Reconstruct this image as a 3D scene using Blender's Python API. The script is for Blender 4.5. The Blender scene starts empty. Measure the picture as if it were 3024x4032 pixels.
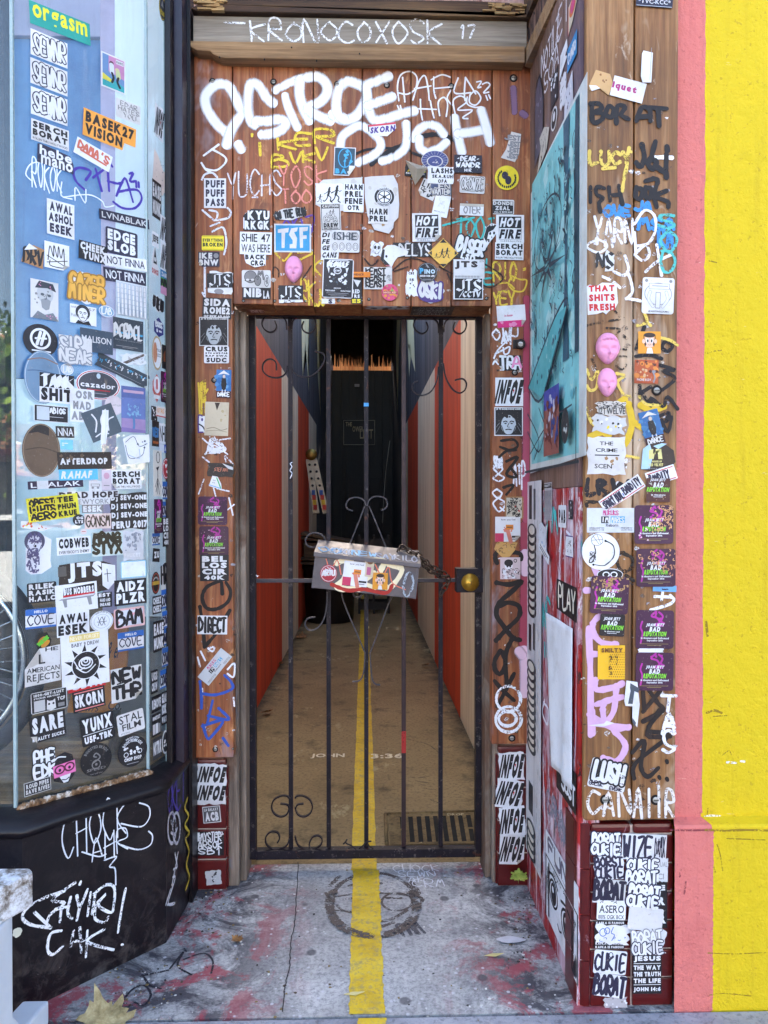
import bpy, bmesh, math, random
from mathutils import Vector, Matrix, noise as mnoise

scene = bpy.context.scene
R = math.radians
# ---------------------------------------------------------------- camera, sky, sun, exposure
CAM = Vector((0.0, 0.0, 1.4)); YAW = R(-1.5); PITCH = R(-0.6); FPX = 2911.0
cam_d = bpy.data.cameras.new('camera'); cam = bpy.data.objects.new('camera', cam_d)
scene.collection.objects.link(cam); scene.camera = cam
cam_d.sensor_width = 36.0; cam_d.lens = 36.0 * FPX / 4032.0
cam_d.clip_start = 0.05; cam_d.clip_end = 2000
cam.location = CAM; cam.rotation_euler = (R(90) + PITCH, 0, YAW)
CAMROT = cam.rotation_euler.to_matrix()

SUN_EL, SUN_ROT = R(30), R(1)
world = bpy.data.worlds.new("World"); scene.world = world; world.use_nodes = True
wn = world.node_tree; bg = wn.nodes['Background']
sky = wn.nodes.new('ShaderNodeTexSky'); sky.sky_type = 'NISHITA'; sky.sun_disc = False
sky.sun_elevation = SUN_EL; sky.sun_rotation = SUN_ROT; sky.air_density = 1.0; sky.dust_density = 3.5; sky.ozone_density = 0.3
wn.links.new(sky.outputs[0], bg.inputs[0]); bg.inputs[1].default_value = 0.12
sun_d = bpy.data.lights.new('sun', 'SUN'); sun_d.energy = 4.0; sun_d.angle = R(0.5); sun_d.color = (1, .95, .87)
sun = bpy.data.objects.new('sun', sun_d); scene.collection.objects.link(sun)
sdir = Vector((math.sin(SUN_ROT) * math.cos(SUN_EL), math.cos(SUN_ROT) * math.cos(SUN_EL), math.sin(SUN_EL)))
sun.rotation_euler = sdir.to_track_quat('Z', 'Y').to_euler(); sun.location = (0, 0, 12)
scene.view_settings.view_transform = 'Standard'; scene.view_settings.look = 'None'
scene.view_settings.exposure = 3.12; scene.view_settings.gamma = 1.0
scene.view_settings.use_curve_mapping = False
try:
    scene.cycles.max_bounces = 8; scene.cycles.transparent_max_bounces = 24
    scene.cycles.caustics_reflective = False; scene.cycles.caustics_refractive = False
except Exception: pass

# ---------------------------------------------------------------- pixel -> place (the photograph measures 3024 x 4032)
ZOOM = dict(A=(0,0,2.074), B=(0,950,2.074), C=(0,1850,2.074), D=(0,2700,1.659), E=(740,0,2.242), F=(1400,0,2.242),
    G=(740,650,2.242), H=(1400,650,2.242), I=(2040,0,2.074), J=(2040,950,2.074), K=(2040,1900,2.074), L=(1900,2800,1.476),
    M=(900,1200,1.508), N=(900,1900,1.508), O=(900,2600,1.508), P=(700,3200,1.037), Q=(720,1150,1.925), X=(720,2200,1.7),
    S=(1900,1150,2.459), T=(1900,1950,2.1065), U=(560,0,1.3), V=(560,1600,1.382), W=(2020,3000,2.1425), Z=(0,0,1.0))
def zp(z, x, y):
    a, b, s = ZOOM[z]; return a + x / s, b + y / s
def ray(px, py):
    return (CAMROT @ Vector(((px - 1512) / FPX, -(py - 2016) / FPX, -1.0)))
class Plane:
    def __init__(s, o, u, v=(0, 0, 1)):
        s.o = Vector(o); s.u = Vector(u).normalized(); s.v = Vector(v).normalized()
        n = s.u.cross(s.v)
        s.n = n if n.dot(CAM - s.o) > 0 else -n
        s.layers = []
    def uv(s, px, py):
        d = ray(px, py); t = (s.o - CAM).dot(s.n) / d.dot(s.n); p = CAM + d * t - s.o
        return p.dot(s.u), p.dot(s.v)
    def z(s, k, x, y): return s.uv(*zp(k, x, y))
    def p(s, u, v, h=0.0): return s.o + s.u * u + s.v * v + s.n * h
FL = Plane((0, 0, 0), (1, 0, 0), (0, 1, 0))
def fl(px, py): u, v = FL.uv(px, py); return Vector((u, v, 0))
YD = 2.655                                     # face of the boards round the door
PD = Plane((0, YD, 0), (1, 0, 0))
PT = Plane((0, YD + .0265, 0), (1, 0, 0))        # tiled plinths of the door posts
sa, sb = fl(2085, 3513), fl(2286, 3994)
PS = Plane(sa, sb - sa)                        # splayed side wall, u runs towards the street
YF = 2.005
PF = Plane((0, YF, 0), (1, 0, 0)); PFT = Plane((0, YF + .0215, 0), (1, 0, 0))
PY_ = Plane((0, YF + .03, 0), (1, 0, 0))
g0, g1, g2 = Vector((-.996, 2.128, 0)), Vector((-.70, 2.40, 0)), Vector((-.668, 2.514, 0))
PGB = Plane(g0, g1 - g0); PGA = Plane(g1, g2 - g1); PGS = Plane(g0 + Vector((-1, 0, 0)), (1, 0, 0))
b0, b1, b2 = fl(90, 3992), fl(657, 3713), fl(765, 3520)
PBB = Plane(b0, b1 - b0); PBA = Plane(b1, b2 - b1)
YG = 2.84
PG = Plane((0, YG, 0), (1, 0, 0))
AL, AR, AEND = -.74, .626, 16.5                # alley walls and end

# ---------------------------------------------------------------- objects, tags
col = scene.collection
def tag(o, label=None, cat=None, group=None, kind=None):
    if label: o['label'] = label
    if cat: o['category'] = cat
    if group: o['group'] = group
    if kind: o['kind'] = kind
    return o
def thing(name, label, cat, loc=(0, 0, 0), group=None):
    o = bpy.data.objects.new(name, None); col.objects.link(o); o.location = loc; o.empty_display_size = .1
    return tag(o, label, cat, group)

# ---------------------------------------------------------------- materials
def lin(h):
    if not isinstance(h, str): return tuple(h)
    h = h.lstrip('#'); f = lambda c: c / 12.92 if c <= .04045 else ((c + .055) / 1.055) ** 2.4
    return tuple(f(int(h[i:i + 2], 16) / 255) for i in (0, 2, 4))
MATS = {}
class NT:
    def __init__(s, name):
        s.m = bpy.data.materials.new(name); s.m.use_nodes = True; s.t = s.m.node_tree; s.n = s.t.nodes
        s.b = s.n['Principled BSDF']; s.out = s.n['Material Output']
    def new(s, t, **kw):
        o = s.n.new('ShaderNode' + t)
        for k, v in kw.items():
            if k[0] == '_': setattr(o, k[1:], v)
            else: o.inputs[k.replace('__', ' ')].default_value = v
        return o
    def link(s, a, b): s.t.links.new(a, b)
    def pos(s, scale=(1, 1, 1), rnd=0.0):
        g = s.new('NewGeometry'); mp = s.new('Mapping'); s.link(g.outputs['Position'], mp.inputs['Vector'])
        mp.inputs['Scale'].default_value = scale
        if rnd:
            oi = s.new('ObjectInfo'); c = s.new('CombineXYZ'); mu = s.new('Math', _operation='MULTIPLY'); mu.inputs[1].default_value = rnd
            s.link(oi.outputs['Random'], mu.inputs[0])
            for k in range(3): s.link(mu.outputs[0], c.inputs[k])
            s.link(c.outputs[0], mp.inputs['Location'])
        return mp.outputs[0]
    def noise(s, vec, scale, detail=4, rough=.6, dist=0.0, out='Fac'):
        o = s.new('TexNoise'); s.link(vec, o.inputs['Vector'])
        o.inputs['Scale'].default_value = scale; o.inputs['Detail'].default_value = detail
        o.inputs['Roughness'].default_value = rough; o.inputs['Distortion'].default_value = dist
        return o.outputs[out]
    def ramp(s, fac, stops, interp='LINEAR'):
        r = s.new('ValToRGB'); r.color_ramp.interpolation = interp; e = r.color_ramp.elements
        while len(e) < len(stops): e.new(.5)
        for i, (p, c) in enumerate(stops):
            e[i].position = p; c = lin(c) if isinstance(c, str) else ((c, c, c) if not hasattr(c, '__len__') else c)
            e[i].color = (*c[:3], 1)
        s.link(fac, r.inputs[0]); return r.outputs[0]
    def mix(s, fac, a, b, mode='MIX'):
        m = s.new('Mix', _data_type='RGBA', _blend_type=mode)
        for v, k in ((fac, 0), (a, 6), (b, 7)):
            if hasattr(v, 'is_linked'): s.link(v, m.inputs[k])
            elif k == 0: m.inputs[0].default_value = v
            else: m.inputs[k].default_value = (*lin(v), 1)
        return m.outputs[2]
    def math(s, op, a, b=None):
        m = s.new('Math', _operation=op)
        for i, v in enumerate((a, b)):
            if v is None: continue
            if hasattr(v, 'is_linked'): s.link(v, m.inputs[i])
            else: m.inputs[i].default_value = v
        return m.outputs[0]
    def bump(s, h, strength=.3, dist=.002):
        b = s.new('Bump', Strength=strength, Distance=dist); s.link(h, b.inputs['Height']); s.link(b.outputs[0], s.b.inputs['Normal'])
    def base(s, c):
        if hasattr(c, 'is_linked'): s.link(c, s.b.inputs['Base Color'])
        else: s.b.inputs['Base Color'].default_value = (*lin(c), 1)
    def rough(s, v):
        if hasattr(v, 'is_linked'): s.link(v, s.b.inputs['Roughness'])
        else: s.b.inputs['Roughness'].default_value = v
def paper(c, gloss=.5):
    k = ('paper', c, gloss)
    if k in MATS: return MATS[k]
    t = NT('paper'); v = t.pos()
    n1 = t.noise(v, 9, 5, .65); n2 = t.noise(v, 160, 3, .7)
    l = lin(c); lum = max(l)
    d = t.ramp(n1, [(.25, (.70, .67, .64)), (.5, (.93, .93, .93)), (.75, (1, 1, 1))])
    cc = t.mix(1.0, c, d, 'MULTIPLY')
    oi = t.new('ObjectInfo'); cc = t.mix(1.0, cc, t.ramp(oi.outputs['Random'], [(0, (.78, .75, .70)), (.35, (.90, .89, .88)), (.7, (1, 1, 1))]), 'MULTIPLY')
    st = t.noise(t.pos((40, 40, 7)), 1, 5, .75); cc = t.mix(t.ramp(st, [(.64, 0.0), (.74, .6)]), cc, '#8f7f6e')
    sc = t.ramp(n2, [(.64, 0.0), (.70, .6)])
    cc = t.mix(sc, cc, '#8d867e' if lum < .3 else '#a89c8e')
    t.base(cc); t.rough(t.ramp(n1, [(.2, gloss + .2), (.8, gloss - .1)]))
    t.bump(t.noise(v, 45, 3, .6), .25, .003)
    MATS[k] = t.m; return t.m
def plain(c, rough=.5, metal=0.0, var=.25, scale=14, name='paint', bump=.2, spec=.5):
    k = ('plain', c, rough, metal, var, scale, bump, spec)
    if k in MATS: return MATS[k]
    t = NT(name); v = t.pos(rnd=5.0); n = t.noise(v, scale, 6, .65)
    cc = t.mix(1.0, c, t.ramp(n, [(.25, (1 - var,) * 3), (.75, (1.0,) * 3)]), 'MULTIPLY')
    t.base(cc); t.b.inputs['Metallic'].default_value = metal; t.b.inputs['Specular IOR Level'].default_value = spec
    t.rough(t.ramp(n, [(.3, min(1, rough + .15)), (.8, max(.05, rough - .1))]))
    t.bump(t.noise(v, scale * 8, 4, .6), bump, .002)
    MATS[k] = t.m; return t.m
def chalk(c, cover=.58, scale=170):
    """marker, chalk or sprayed paint, broken where it skips over the grain"""
    k = ('chalk', c, cover, scale)
    if k in MATS: return MATS[k]
    t = NT('marker_paint'); v = t.pos(); n = t.noise(v, scale, 2, .7); n2 = t.noise(v, 25, 3, .6)
    a = t.math('ADD', n, t.math('MULTIPLY', t.math('SUBTRACT', n2, .5), .8))
    a = t.ramp(a, [(1 - cover - .08, 0.0), (1 - cover + .06, 1.0)])
    tr = t.new('BsdfTransparent'); mx = t.new('MixShader')
    t.base(c); t.rough(.7)
    t.link(a, mx.inputs[0]); t.link(tr.outputs[0], mx.inputs[1]); t.link(t.b.outputs[0], mx.inputs[2])
    t.link(mx.outputs[0], t.out.inputs[0]); MATS[k] = t.m; return t.m
def spray(c):
    """sprayed paint: the edge fades out in fine droplets (attribute soft = how much paint landed)"""
    k = ('spray', c)
    if k in MATS: return MATS[k]
    t = NT('spray_paint'); v = t.pos(); n = t.noise(v, 900, 1, .6)
    at = t.new('Attribute', _attribute_name='soft')
    a = t.math('ADD', at.outputs['Fac'], t.math('MULTIPLY', t.math('SUBTRACT', n, .5), .5))
    gr = t.noise(t.pos((60, 60, 3)), 1, 4, .7); a = t.math('SUBTRACT', a, t.math('MULTIPLY', t.math('MAXIMUM', t.math('SUBTRACT', gr, .5), 0.0), 1.6))
    a = t.ramp(a, [(.12, 0.0), (.80, .97)])
    tr = t.new('BsdfTransparent'); mx = t.new('MixShader'); t.base(c); t.rough(.55)
    t.link(a, mx.inputs[0]); t.link(tr.outputs[0], mx.inputs[1]); t.link(t.b.outputs[0], mx.inputs[2])
    t.link(mx.outputs[0], t.out.inputs[0]); MATS[k] = t.m; return t.m
def wood(name, dark, mid, light, axis=2, patch=None, rough=.6, knots=True, grime=.5):
    k = ('wood', name)
    if k in MATS: return MATS[k]
    t = NT(name); sc = [26, 26, 26]; sc[axis] = 1.3
    v = t.pos(tuple(sc), rnd=9.0); w = t.pos((1, 1, 1))
    n = t.noise(v, 1.0, 6, .68, .7); fine = t.noise(v, 5.0, 3, .6)
    c = t.ramp(n, [(.25, dark), (.48, mid), (.72, light)])
    c = t.mix(t.ramp(fine, [(.3, .45), (.6, 0.0)]), c, dark)
    big = t.noise(w, 2.2, 4, .6)
    c = t.mix(1.0, c, t.ramp(big, [(.3, (1 - grime,) * 3), (.62, (1.05,) * 3)]), 'MULTIPLY')
    if patch:
        for i, (pc, s2, th, am) in enumerate(patch):
            pv = t.pos((1, 1, .45) if axis == 2 else (.45, 1, 1)); pn = t.noise(pv, s2, 5, .7, .5 + i)
            c = t.mix(t.ramp(pn, [(th, 0.0), (th + .1, am)]), c, pc)
    t.base(c); t.rough(rough); t.bump(t.math('ADD', n, t.math('MULTIPLY', fine, .5)), .45, .004)
    MATS[k] = t.m; return t.m

# ---------------------------------------------------------------- mesh building
class MB:
    def __init__(s): s.v = []; s.f = []; s.m = []; s.mats = []; s.soft = {}; s.smooth = []
    def mi(s, mat):
        if mat not in s.mats: s.mats.append(mat)
        return s.mats.index(mat)
    def poly(s, pts, mat, smooth=False):
        b = len(s.v); s.v += [tuple(p) for p in pts]; s.f.append(tuple(range(b, b + len(pts)))); s.m.append(s.mi(mat)); s.smooth.append(smooth)
    def mesh(s, vs, fs, mat, smooth=False):
        b = len(s.v); s.v += [tuple(p) for p in vs]; k = s.mi(mat)
        for f in fs: s.f.append(tuple(b + i for i in f)); s.m.append(k); s.smooth.append(smooth)
        return b
    def box(s, a, b, mat, M=None, bev=0.0):
        bm = bmesh.new(); bmesh.ops.create_cube(bm, size=1)
        for v in bm.verts:
            v.co = Vector([a[i] + (b[i] - a[i]) * (v.co[i] + .5) for i in range(3)])
        if bev: bmesh.ops.bevel(bm, geom=bm.edges[:], offset=bev, segments=2, profile=.6, affect='EDGES')
        s.bm(bm, mat, M)
    def bm(s, bm, mat, M=None, smooth=False):
        if M is not None: bmesh.ops.transform(bm, matrix=M, verts=bm.verts)
        bm.verts.index_update()
        s.mesh([v.co[:] for v in bm.verts], [[v.index for v in f.verts] for f in bm.faces], mat, smooth); bm.free()
    def prism(s, pts, h, mat, M=None, bev=0.0):
        """closed outline pts (x, y) raised along z from 0 to h"""
        bm = bmesh.new(); f = bm.faces.new([bm.verts.new((x, y, 0)) for x, y in pts]); bm.normal_update()
        r = bmesh.ops.extrude_face_region(bm, geom=[f])
        for e in r['geom']:
            if isinstance(e, bmesh.types.BMVert): e.co.z = h
        if bev: bmesh.ops.bevel(bm, geom=bm.edges[:], offset=bev, segments=2, profile=.6, affect='EDGES')
        bmesh.ops.recalc_face_normals(bm, faces=bm.faces[:])
        s.bm(bm, mat, M)
    def tube(s, pts, r, mat, n=8, closed=False, flat=None, axis=None):
        """round tube along 3-D points; flat=(w, t) makes a flat bar whose wide side lies along axis"""
        pts = [Vector(p) for p in pts]; N = len(pts); rings = []
        up = Vector(axis) if axis is not None else Vector((0.13, .31, 1)).normalized()
        for i, p in enumerate(pts):
            a = pts[(i - 1) % N] if (closed or i) else p; b = pts[(i + 1) % N] if (closed or i < N - 1) else p
            d = (b - a).normalized(); x = d.cross(up)
            if x.length < 1e-4: x = d.cross(Vector((1, 0, 0)))
            x.normalize(); y = d.cross(x).normalized()
            rr = r[i] if hasattr(r, '__len__') else r
            if flat: ring = [p + x * sx * flat[1] / 2 + y * sy * flat[0] / 2 for sx, sy in ((-1, -1), (1, -1), (1, 1), (-1, 1))]
            else: ring = [p + x * math.cos(2 * math.pi * k / n) * rr + y * math.sin(2 * math.pi * k / n) * rr for k in range(n)]
            rings.append(ring)
        k = len(rings[0]); vs = [q for rg in rings for q in rg]; fs = []
        for i in range(N if closed else N - 1):
            j = (i + 1) % N
            for q in range(k): fs.append((i * k + q, i * k + (q + 1) % k, j * k + (q + 1) % k, j * k + q))
        if not closed: fs += [tuple(range(k))[::-1], tuple((N - 1) * k + q for q in range(k))]
        s.mesh(vs, fs, mat, smooth=not flat)
    def lathe(s, prof, mat, M=None, n=24, smooth=True):
        vs, fs = [], []
        for r, z in prof:
            for k in range(n): a = 2 * math.pi * k / n; vs.append(Vector((r * math.cos(a), r * math.sin(a), z)))
        for i in range(len(prof) - 1):
            for k in range(n): fs.append((i * n + k, i * n + (k + 1) % n, (i + 1) * n + (k + 1) % n, (i + 1) * n + k))
        fs.append(tuple(range(n))[::-1]); fs.append(tuple((len(prof) - 1) * n + k for k in range(n)))
        if M is not None: vs = [M @ q for q in vs]
        s.mesh(vs, fs, mat, smooth)
    def build(s, name, parent=None, origin=None, cut=None):
        me = bpy.data.meshes.new(name)
        o0 = Vector(origin) if origin is not None else Vector((0, 0, 0))
        me.from_pydata([tuple(Vector(p) - o0) for p in s.v], [], s.f)
        for m in s.mats: me.materials.append(m)
        me.polygons.foreach_set('material_index', s.m); me.polygons.foreach_set('use_smooth', s.smooth)
        if s.soft:
            at = me.attributes.new('soft', 'FLOAT', 'POINT')
            at.data.foreach_set('value', [s.soft.get(i, 1.0) for i in range(len(s.v))])
        if cut:                                       # leave the paint out where it crosses an open joint: list of (point, normal, half width)
            bm = bmesh.new(); bm.from_mesh(me)
            for p, n, w in cut:
                for sg in (-1, 1):
                    bmesh.ops.bisect_plane(bm, geom=bm.verts[:] + bm.edges[:] + bm.faces[:], plane_co=Vector(p) + Vector(n) * w * sg, plane_no=n, dist=1e-6)
                bad = [f for f in bm.faces if abs((f.calc_center_median() - Vector(p)).dot(Vector(n))) < w]
                bmesh.ops.delete(bm, geom=bad, context='FACES')
            bm.to_mesh(me); bm.free()
        me.update()
        ob = bpy.data.objects.new(name, me); col.objects.link(ob)
        if parent is not None:
            ob.parent = parent; ob.location = o0 - parent.matrix_world.translation if False else o0 - world_loc(parent)
        else: ob.location = o0
        return ob
def world_loc(o):
    p = Vector(o.location)
    while o.parent: o = o.parent; p += Vector(o.location)
    return p
def smooth_pts(pts, n=6, closed=False):
    P = [Vector(p) for p in pts]; N = len(P)
    if N < 3: return P
    out = []
    for i in range(N if closed else N - 1):
        g = lambda k: P[k % N] if closed else P[max(0, min(N - 1, k))]
        a, b, c, d = g(i - 1), g(i), g(i + 1), g(i + 2)
        for k in range(n):
            t = k / n
            out.append(.5 * ((2 * b) + (c - a) * t + (2 * a - 5 * b + 4 * c - d) * t * t + (3 * b - a - 3 * c + d) * t ** 3))
    if not closed: out.append(P[-1])
    return out
def ribbon2(mb, to3, pts, w, mat, h=0.0, rnd=None, soft=False, nib=None, cap=True):
    """flat stroke: pts in 2-D, to3(u, v, h) -> place"""
    P = [Vector((p[0], p[1])) for p in pts]; N = len(P)
    if N < 2: return
    L, Rr = [], []
    dirs = []
    for i in range(N):
        d = P[min(N - 1, i + 1)] - P[max(0, i - 1)]
        dirs.append(d.normalized() if d.length > 1e-9 else Vector((1, 0)))
    offs = []
    for i in range(N):
        ww = w / 2
        if rnd and not soft: ww *= 1 + rnd.uniform(-.16, .16)
        if nib is not None: o = Vector((math.cos(nib), math.sin(nib))) * ww; 
        else: o = Vector((-dirs[i].y, dirs[i].x)) * ww
        offs.append(o)
    ks = (-1.6, -.62, .62, 1.6) if soft else (-1, 1)
    if cap and nib is None:
        m = 3 if not soft else 5
        e = w / 2
        ext0 = []; ext1 = []
        for q in range(m, 0, -1):
            a = q / m * math.pi / 2 * .96
            ext0.append((P[0] - dirs[0] * e * math.sin(a), offs[0] * math.cos(a)))
        for q in range(1, m + 1):
            a = q / m * math.pi / 2 * .96
            ext1.append((P[-1] + dirs[-1] * e * math.sin(a), offs[-1] * math.cos(a)))
        seq = ext0 + list(zip(P, offs)) + ext1
    else: seq = list(zip(P, offs))
    b = len(mb.v); k = mb.mi(mat); n = len(ks)
    for i, (p, o) in enumerate(seq):
        endk = soft and (i == 0 or i == len(seq) - 1)
        for q, kk in enumerate(ks):
            r = p + o * kk
            if soft: mb.soft[len(mb.v)] = 0.0 if (q in (0, 3) or endk) else 1.0
            mb.v.append(tuple(to3(r.x, r.y, h + i * 1.5e-6)))
    for i in range(len(seq) - 1):
        for q in range(n - 1):
            mb.f.append((b + i * n + q, b + i * n + q + 1, b + (i + 1) * n + q + 1, b + (i + 1) * n + q)); mb.m.append(k); mb.smooth.append(False)

# ---------------------------------------------------------------- lettering
GL = {}
def glyph(ch, off):
    k = (ch, off)
    if k in GL: return GL[k]
    cu = bpy.data.curves.new('g', 'FONT'); cu.body = ch; cu.size = 1; cu.resolution_u = 2; cu.offset = off; cu.fill_mode = 'FRONT'
    ob = bpy.data.objects.new('g', cu); me = ob.to_mesh()
    vs = [(v.co.x, v.co.y) for v in me.vertices]; fs = [tuple(p.vertices) for p in me.polygons]
    ob.to_mesh_clear(); bpy.data.objects.remove(ob); bpy.data.curves.remove(cu)
    if vs: x0 = min(v[0] for v in vs); x1 = max(v[0] for v in vs); vs = [(x - x0, y) for x, y in vs]; w = x1 - x0
    else: w = .28
    GL[k] = (vs, fs, w); return GL[k]
def text2(mb, to3, txt, x0, y0, x1, y1, mat, h=0.0, off=.035, shear=0.0, arc=None):
    gap = .05 + off
    items = []; x = 0
    for ch in txt:
        vs, fs, w = glyph(ch, off); items.append((vs, fs, x)); x += w + gap
    W = x - gap
    ys = [v[1] for it in items for v in it[0]] or [0, 1]; ya, yb = min(ys), max(ys)
    k = mb.mi(mat)
    for vs, fs, ox in items:
        b = len(mb.v)
        for (vx, vy) in vs:
            a = (vx + ox) / W; c = (vy - ya) / max(1e-6, yb - ya)
            if arc:                                         # (cx, cy, r0, r1, a0, a1) round lettering
                cx, cy, r0, r1, a0, a1 = arc; an = a0 + (a1 - a0) * a; r = r0 + (r1 - r0) * c
                p = (cx + r * math.cos(an) , cy + r * math.sin(an))
            else: p = (x0 + (x1 - x0) * a + shear * (c - .5) * (y1 - y0), y0 + (y1 - y0) * c)
            mb.v.append(tuple(to3(p[0], p[1], h)))
        for f in fs: mb.f.append(tuple(b + i for i in f)); mb.m.append(k); mb.smooth.append(False)
SF = {'A': '00 26 40|12 32', 'B': '00 06 26 35 24 03|24 43 41 20 00', 'C': '45 26 04 02 20 41', 'D': '00 06 25 43 31 00', 'E': '46 06 00 40|03 33',
 'F': '00 06 46|03 33', 'G': '45 26 04 02 20 41 43 23', 'H': '00 06|40 46|03 43', 'I': '20 26', 'J': '46 41 20 01', 'K': '00 06|45 03 40',
 'L': '06 00 40', 'M': '00 16 23 36 40', 'N': '00 06 40 46', 'O': '26 04 02 20 42 44 26', 'P': '00 06 36 44 33 03', 'Q': '26 04 02 20 42 44 26|22 40',
 'R': '00 06 36 44 33 03 40', 'S': '45 26 05 13 32 41 20 01', 'T': '20 26|06 46', 'U': '06 01 20 41 46', 'V': '06 20 46', 'W': '06 10 24 30 46',
 'X': '00 46|06 40', 'Y': '06 23 46|23 20', 'Z': '06 46 00 40', '0': '26 04 02 20 42 44 26', '1': '15 26 20', '2': '05 26 45 42 00 40', '3': '06 36 23 42 30 01',
 '4': '30 36 02 42', '5': '46 06 03 33 41 20 01', '6': '46 04 01 20 41 33 03', '7': '06 46 10', '8': '23 05 26 45 23 01 20 41 23', '9': '43 13 05 26 45 40',
 '!': '26 22|20 21', '.': '20 21', "'": '26 25', '"': '16 15|36 35', '-': '13 33', '>': '05 43 01', '<': '45 03 41', '*': '23 26|01 45|41 05', '#': '10 16|30 36|02 42|04 44', '?': '05 26 45 23 22|20 21', '+': '20 26|03 43'}
def strokes(txt, x0, y0, x1, y1, rnd, jit=.25, sm=True, lean=0.0):
    """hand lettering: list of polylines inside the box"""
    n = max(1, len(txt)); adv = 5.4; W = n * adv - 1.4; out = []
    for i, ch in enumerate(txt.upper()):
        if ch not in SF: continue
        dy = rnd.uniform(-.5, .5) * jit * 2; sc = 1 + rnd.uniform(-.2, .2) * jit * 2
        for pl in SF[ch].split('|'):
            pts = [(int(a[0]) + rnd.uniform(-1, 1) * jit, (int(a[1]) - 3) * sc + 3 + dy + rnd.uniform(-1, 1) * jit) for a in pl.split()]
            pts = [(x0 + (i * adv + x + lean * (y - 3)) / W * (x1 - x0), y0 + y / 6 * (y1 - y0)) for x, y in pts]
            out.append([tuple(p) for p in (smooth_pts([(a, b, 0) for a, b in pts], 4) if sm else pts)])
    return [[(p[0], p[1]) for p in pl] for pl in out]
def paint_tag(mb, pl, k, txt, x0, y0, x1, y1, mat, w, seed=1, jit=.3, h=.0006, soft=False, lean=0.0, rot=0.0, sm=True):
    """hand-written tag on a wall: box in zoom k of the photograph, w = stroke width in metres"""
    rnd = random.Random(seed)
    c = pl.z(k, (x0 + x1) / 2, (y0 + y1) / 2)
    ua = pl.z(k, x0, (y0 + y1) / 2)[0]; ub = pl.z(k, x1, (y0 + y1) / 2)[0]; va = pl.z(k, (x0 + x1) / 2, y1)[1]; vb = pl.z(k, (x0 + x1) / 2, y0)[1]
    W, Hh = (ub - ua) / 2, (vb - va) / 2; cr, sr = math.cos(R(rot)), math.sin(R(rot))
    for i, st in enumerate(strokes(txt, -W, -Hh, W, Hh, rnd, jit, sm, lean)):
        ribbon2(mb, pl.p, [(c[0] + a * cr - b * sr, c[1] + a * sr + b * cr) for a, b in st], w, mat, h + i * 4e-5, rnd, soft)
def paint_line(mb, pl, k, pts, mat, w, h=.0006, soft=False, sm=True, seed=3, n=5):
    q = [pl.z(k, x, y) for x, y in pts]
    if sm: q = [(p[0], p[1]) for p in smooth_pts([(a, b, 0) for a, b in q], n)]
    ribbon2(mb, pl.p, q, w, mat, h, random.Random(seed), soft)
# ================================================================ materials of the place
M_BOARD = wood('cladding_wood', '#4e2712', '#97522a', '#c18a58', 2, [('#a3a0ac', 3.2, .60, .5), ('#5a3320', 4.5, .57, .65), ('#d39a68', 6.0, .60, .55), ('#b8a89c', 11, .66, .55), ('#3c2012', 14, .68, .6)], .55, grime=.45)
M_BOARDF = wood('tan_boards', '#4a2c16', '#8c5f34', '#b88d5e', 2, [('#dcc8ae', 2.6, .56, .6), ('#8a4f2a', 3.5, .58, .6), ('#e2d4c0', 9, .63, .5), ('#5a3418', 12, .66, .6)], .6, grime=.35)
M_SIDE = wood('side_wall_boards', '#3f2a22', '#7a5a4a', '#9c8078', 2, [('#4a4560', 2.0, .55, .6), ('#c9bcc0', 3.0, .62, .7)], .6, grime=.3)
M_JAMB = wood('weathered_jamb', '#3c3028', '#8a7a6c', '#b4a596', 2, [('#5a3b28', 4, .5, .8), ('#5d6a8a', 5, .66, .5)], .75)
M_BEAMD = wood('dark_beam', '#1e120b', '#49301d', '#7d5f3c', 0, None, .8, grime=.4)
M_BEAMG = wood('grey_board', '#5d5348', '#857a6c', '#a2988a', 0, [('#6b4a30', 3, .62, .6), ('#3d4258', 4, .68, .6)], .75, grime=.2)
M_BEAMT = wood('tan_moulding', '#5b4027', '#93714c', '#b8966e', 0, [('#6f6a66', 3, .55, .6)], .75, grime=.3)
M_PINKB = wood('faded_pink_boards', '#8a5a50', '#c39a90', '#dcbcb2', 2, None, .7)
M_BLACK = plain('#110a10', .36, 0, .4, 9, 'black_gloss_paint', .5, .4)
def scuffed_black():
    t = NT('scuffed_black_paint'); v = t.pos(); g = t.new('NewGeometry'); sx = t.new('SeparateXYZ'); t.link(g.outputs['Position'], sx.inputs[0])
    low = t.ramp(sx.outputs[2], [(.0, .9), (.22, .15)]); c = t.mix(t.math('MULTIPLY', t.ramp(t.noise(v, 14, 6, .75, .6), [(.48, 0.0), (.66, .75)]), low), '#110a10', '#5a5250')
    c = t.mix(t.ramp(t.noise(t.pos((60, 60, 6)), 1, 4, .8), [(.70, 0.0), (.75, .5)]), c, '#4a4448'); c = t.mix(t.ramp(t.noise(v, 130, 2, .7), [(.74, 0.0), (.77, .6)]), c, '#8a8684')
    t.base(c); t.rough(t.ramp(t.noise(v, 7, 5, .7), [(.3, .55), (.7, .28)])); t.b.inputs['Specular IOR Level'].default_value = .35; t.bump(t.noise(v, 26, 5, .7), .5, .003); return t.m
M_SCUFF = scuffed_black()
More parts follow.
